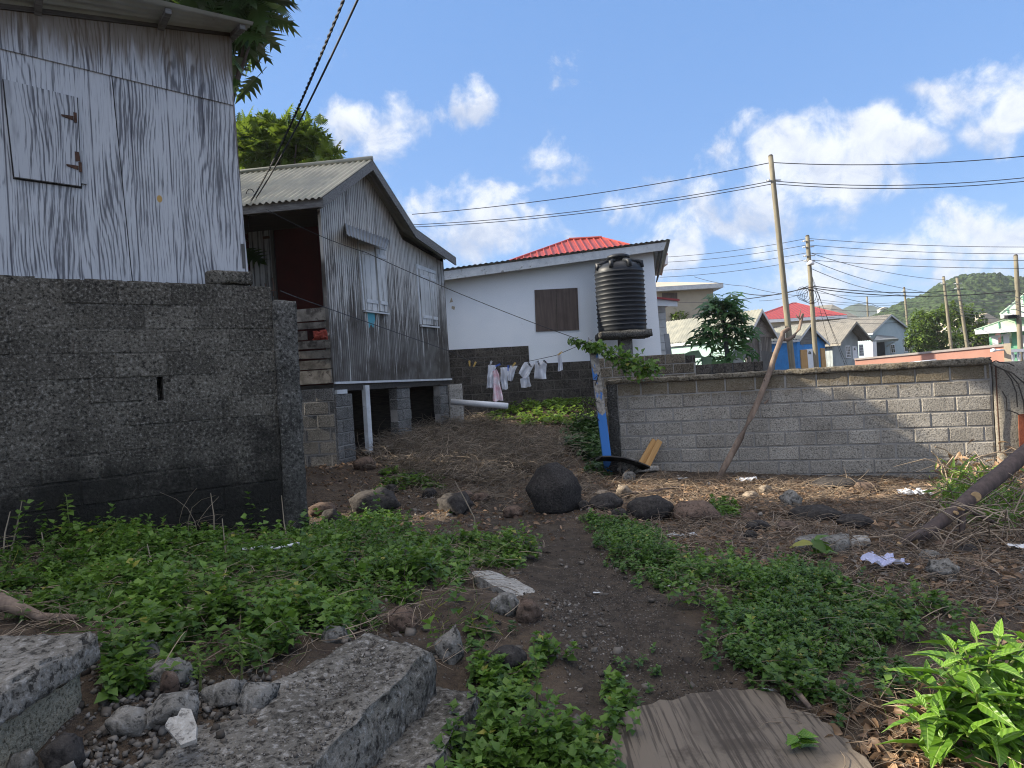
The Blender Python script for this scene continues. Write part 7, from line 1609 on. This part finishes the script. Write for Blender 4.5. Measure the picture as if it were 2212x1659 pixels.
# grit lying on the steps
n = 1500; cs = [Pz(600, 1740, .37), Pz(925, 1408, .37), Pz(800, 1375, .37), Pz(260, 1690, .37)]; a, b = rng.uniform(0.03, .97, n) , rng.uniform(.06, .98, n)
P = np.array([cs[0] * ((1 - u_) * (1 - v_)) + cs[1] * (u_ * (1 - v_)) + cs[2] * (u_ * v_) + cs[3] * ((1 - u_) * v_) for u_, v_ in zip(a, b)]); P[:, 2] += .0
tag(scatter('gravel', MAT['chips'], pebble(), P, rot_frames(rdirs(n), rng.normal(0, 1, n)), rng.uniform(.003, .011, n) * (1 + 1.6 * (rng.uniform(0, 1, n) < .06)), np.clip(rng.normal(.3, .28, n), 0, 1), None, False), 'grit and shell chips on the upper step', None, None, 'stuff')

# ---------- single plants
def sprig(name, px, py, h, nl, size, mat, label, templ=None, cat='plant', lean=(0, 0)):
    b = grounded(px, py); T = thing(name, label, cat, None, b); mb = MB(); tp = Vector((lean[0], lean[1], h)); mb.tube([Vector((0, 0, -.02)), tp * .5 + Vector((.01, 0, 0)), tp], [.006, .005, .003], 5); mb.build('stem', MAT['stem'], T)
    f_ = rng.uniform(.25, 1, nl); pos = np.array([tp * q for q in f_]); ph = rng.uniform(0, 6.28, nl); d = np.stack([np.cos(ph), np.sin(ph), rng.normal(.25, .25, nl)], 1)
    scatter('leaves', MAT[mat], templ or leaf_small(.38, .25, .25), pos, rot_frames(d, rng.normal(0, .3, nl)), size * rng.uniform(.7, 1.2, nl), np.clip(rng.normal(.6, .2, nl), 0, 1), T); return T
sprig('seedling', 150, 1185, .42, 26, .07, 'vine', 'slim yellow green seedling against the dark wall')
sprig('seedling', 1762, 1212, .16, 11, .16, 'weed', 'dark broad-leaved seedling in front of the old concrete block', leaf(.3, .15, .5))
sprig('seedling', 1080, 1625, .24, 22, .06, 'vine', 'bright seedling at the bottom left of the plywood sheet')
sprig('seedling', 1725, 1652, .12, 14, .075, 'bush', 'bright small seedling growing over the plywood sheet edge')
sprig('seedling', 1160, 1530, .3, 26, .055, 'weed', 'tall weed among the plants left of the plywood sheet')
sprig('seedling', 430, 1480, .2, 30, .04, 'vine', 'feathery light green weed on the rubble', leaf_small(.2, .2, .3))
sprig('seedling', 520, 1465, .2, 34, .04, 'vine', 'second feathery light weed beside the upper step', leaf_small(.2, .2, .3))
stk = [((455, 1065), (462, 1168)), ((480, 1120), (492, 1230)), ((562, 1080), (555, 1166)), ((608, 1070), (625, 1186)), ((505, 1098), (516, 1165)), ((318, 1175), (320, 1250)), ((22, 1105), (6, 1205)), ((48, 1080), (18, 1215)), ((90, 1150), (95, 1200)), ((176, 1100), (165, 1160)), ((540, 1120), (532, 1165)), ((582, 1130), (575, 1168)), ((370, 1210), (372, 1280))]
for k, (tp, bt) in enumerate(stk):
    b = grounded(*bt); t_ = at(*tp, b.y + .05); mb = MB(); mid = (b + t_) / 2 + Vector((random.uniform(-.03, .03), 0, 0)); mb.tube([b - Vector((0, 0, .02)), mid, t_], [.006, .005, .003], 5, random.uniform(.6, 1)); tag(mb.build('dry_stalk', MAT['dry']), 'thin upright straw-coloured stalk in front of the dark wall', 'stalk', 'dry stalks by the dark wall')
b = grounded(1027, 1169); mb = MB(); mb.tube([b, at(1025, 1119, b.y), at(1005, 1080, b.y), at(982, 1038, b.y)], [.008, .007, .006, .004], 5, .7); tag(mb.build('dry_stalk', MAT['dry']), 'tall bent dry stalk in the middle of the yard', 'stalk')
XY = sample([(390, 1170), (520, 1160), (510, 1130), (400, 1140)], 160, .05); n = len(XY); d = rdirs(n, .4); d[:, 1] *= .4
tag(scatter('dry_grass', MAT['dry'], bent(.008, .2, .2), np.column_stack([XY, gfull_np(XY[:, 0], XY[:, 1])]), rot_frames(d, rng.normal(0, .8, n)), rng.uniform(.2, .5, n), rng.uniform(.1, .7, n), None, False), 'spray of dead stems at the foot of the dark wall', None, None, 'stuff')
# broad-leaved bush at the lower right
bb = at(2120, 1560, 2.75); bz = gf(bb.x, bb.y); T = thing('broadleaf_bush', 'bright green broad-leaved bush catching the sun at lower right', 'bush', None, (bb.x, bb.y, bz)); stems = MB(); LP, LDr, LS, LT = [], [], [], []
tips = [(2000, 1530, 2.62), (2035, 1440, 2.7), (2085, 1405, 2.8), (2140, 1420, 2.75), (2180, 1400, 2.85), (2210, 1450, 2.7), (2030, 1600, 2.6), (2110, 1500, 2.55), (2170, 1520, 2.6), (2090, 1590, 2.5), (2150, 1620, 2.5), (2215, 1560, 2.55), (2260, 1420, 2.8), (2270, 1520, 2.7), (2060, 1520, 2.8), (2130, 1560, 2.85), (2200, 1640, 2.5), (2240, 1620, 2.75), (2010, 1650, 2.55), (2080, 1480, 2.95), (2180, 1470, 3.0), (2250, 1480, 3.0), (2110, 1375, 2.9), (2160, 1380, 2.85), (2060, 1400, 2.85), (2215, 1385, 2.8), (1990, 1470, 2.75), (1970, 1560, 2.6), (2260, 1370, 2.9), (2230, 1500, 2.6)]
O = Vector((bb.x, bb.y, bz))
for (px, py, Y) in tips:
    tpv = at(px, py, Y) - O; stems.tube([Vector((tpv.x * .15, tpv.y * .15, -.02)), tpv * .5 + Vector((0, 0, .03)), tpv], [.008, .006, .004], 6)
    nl = random.randint(12, 17)
    for i in range(nl):
        f_ = 1 - .07 * i * .9; a = i * 2.4 + px; el = .95 - .17 * i + random.uniform(-.2, .2)
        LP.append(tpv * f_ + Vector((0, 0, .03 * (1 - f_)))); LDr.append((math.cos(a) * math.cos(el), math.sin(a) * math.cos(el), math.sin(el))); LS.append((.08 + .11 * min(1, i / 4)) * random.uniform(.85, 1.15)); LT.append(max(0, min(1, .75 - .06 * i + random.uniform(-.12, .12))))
stems.build('stems', MAT['stem'], T); sc_ = np.column_stack([np.array(LS)] * 3); 
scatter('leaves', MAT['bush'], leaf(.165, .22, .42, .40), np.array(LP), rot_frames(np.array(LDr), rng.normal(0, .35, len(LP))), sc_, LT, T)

# ================================================================== air
m, t = new_mat('air')
vol = t.n('ShaderNodeVolumePrincipled', {'Color': (.82, .88, .96, 1), 'Density': .0003, 'Anisotropy': .1})
t.n('ShaderNodeOutputMaterial', {'Volume': vol}, out=None)
mb = MB(); mb.box(-1600, 1900, -40, 1750, -14, 75)
haze = mb.build('haze', m); tag(haze, 'thin pale sea haze over the far hills', None, None, 'stuff')
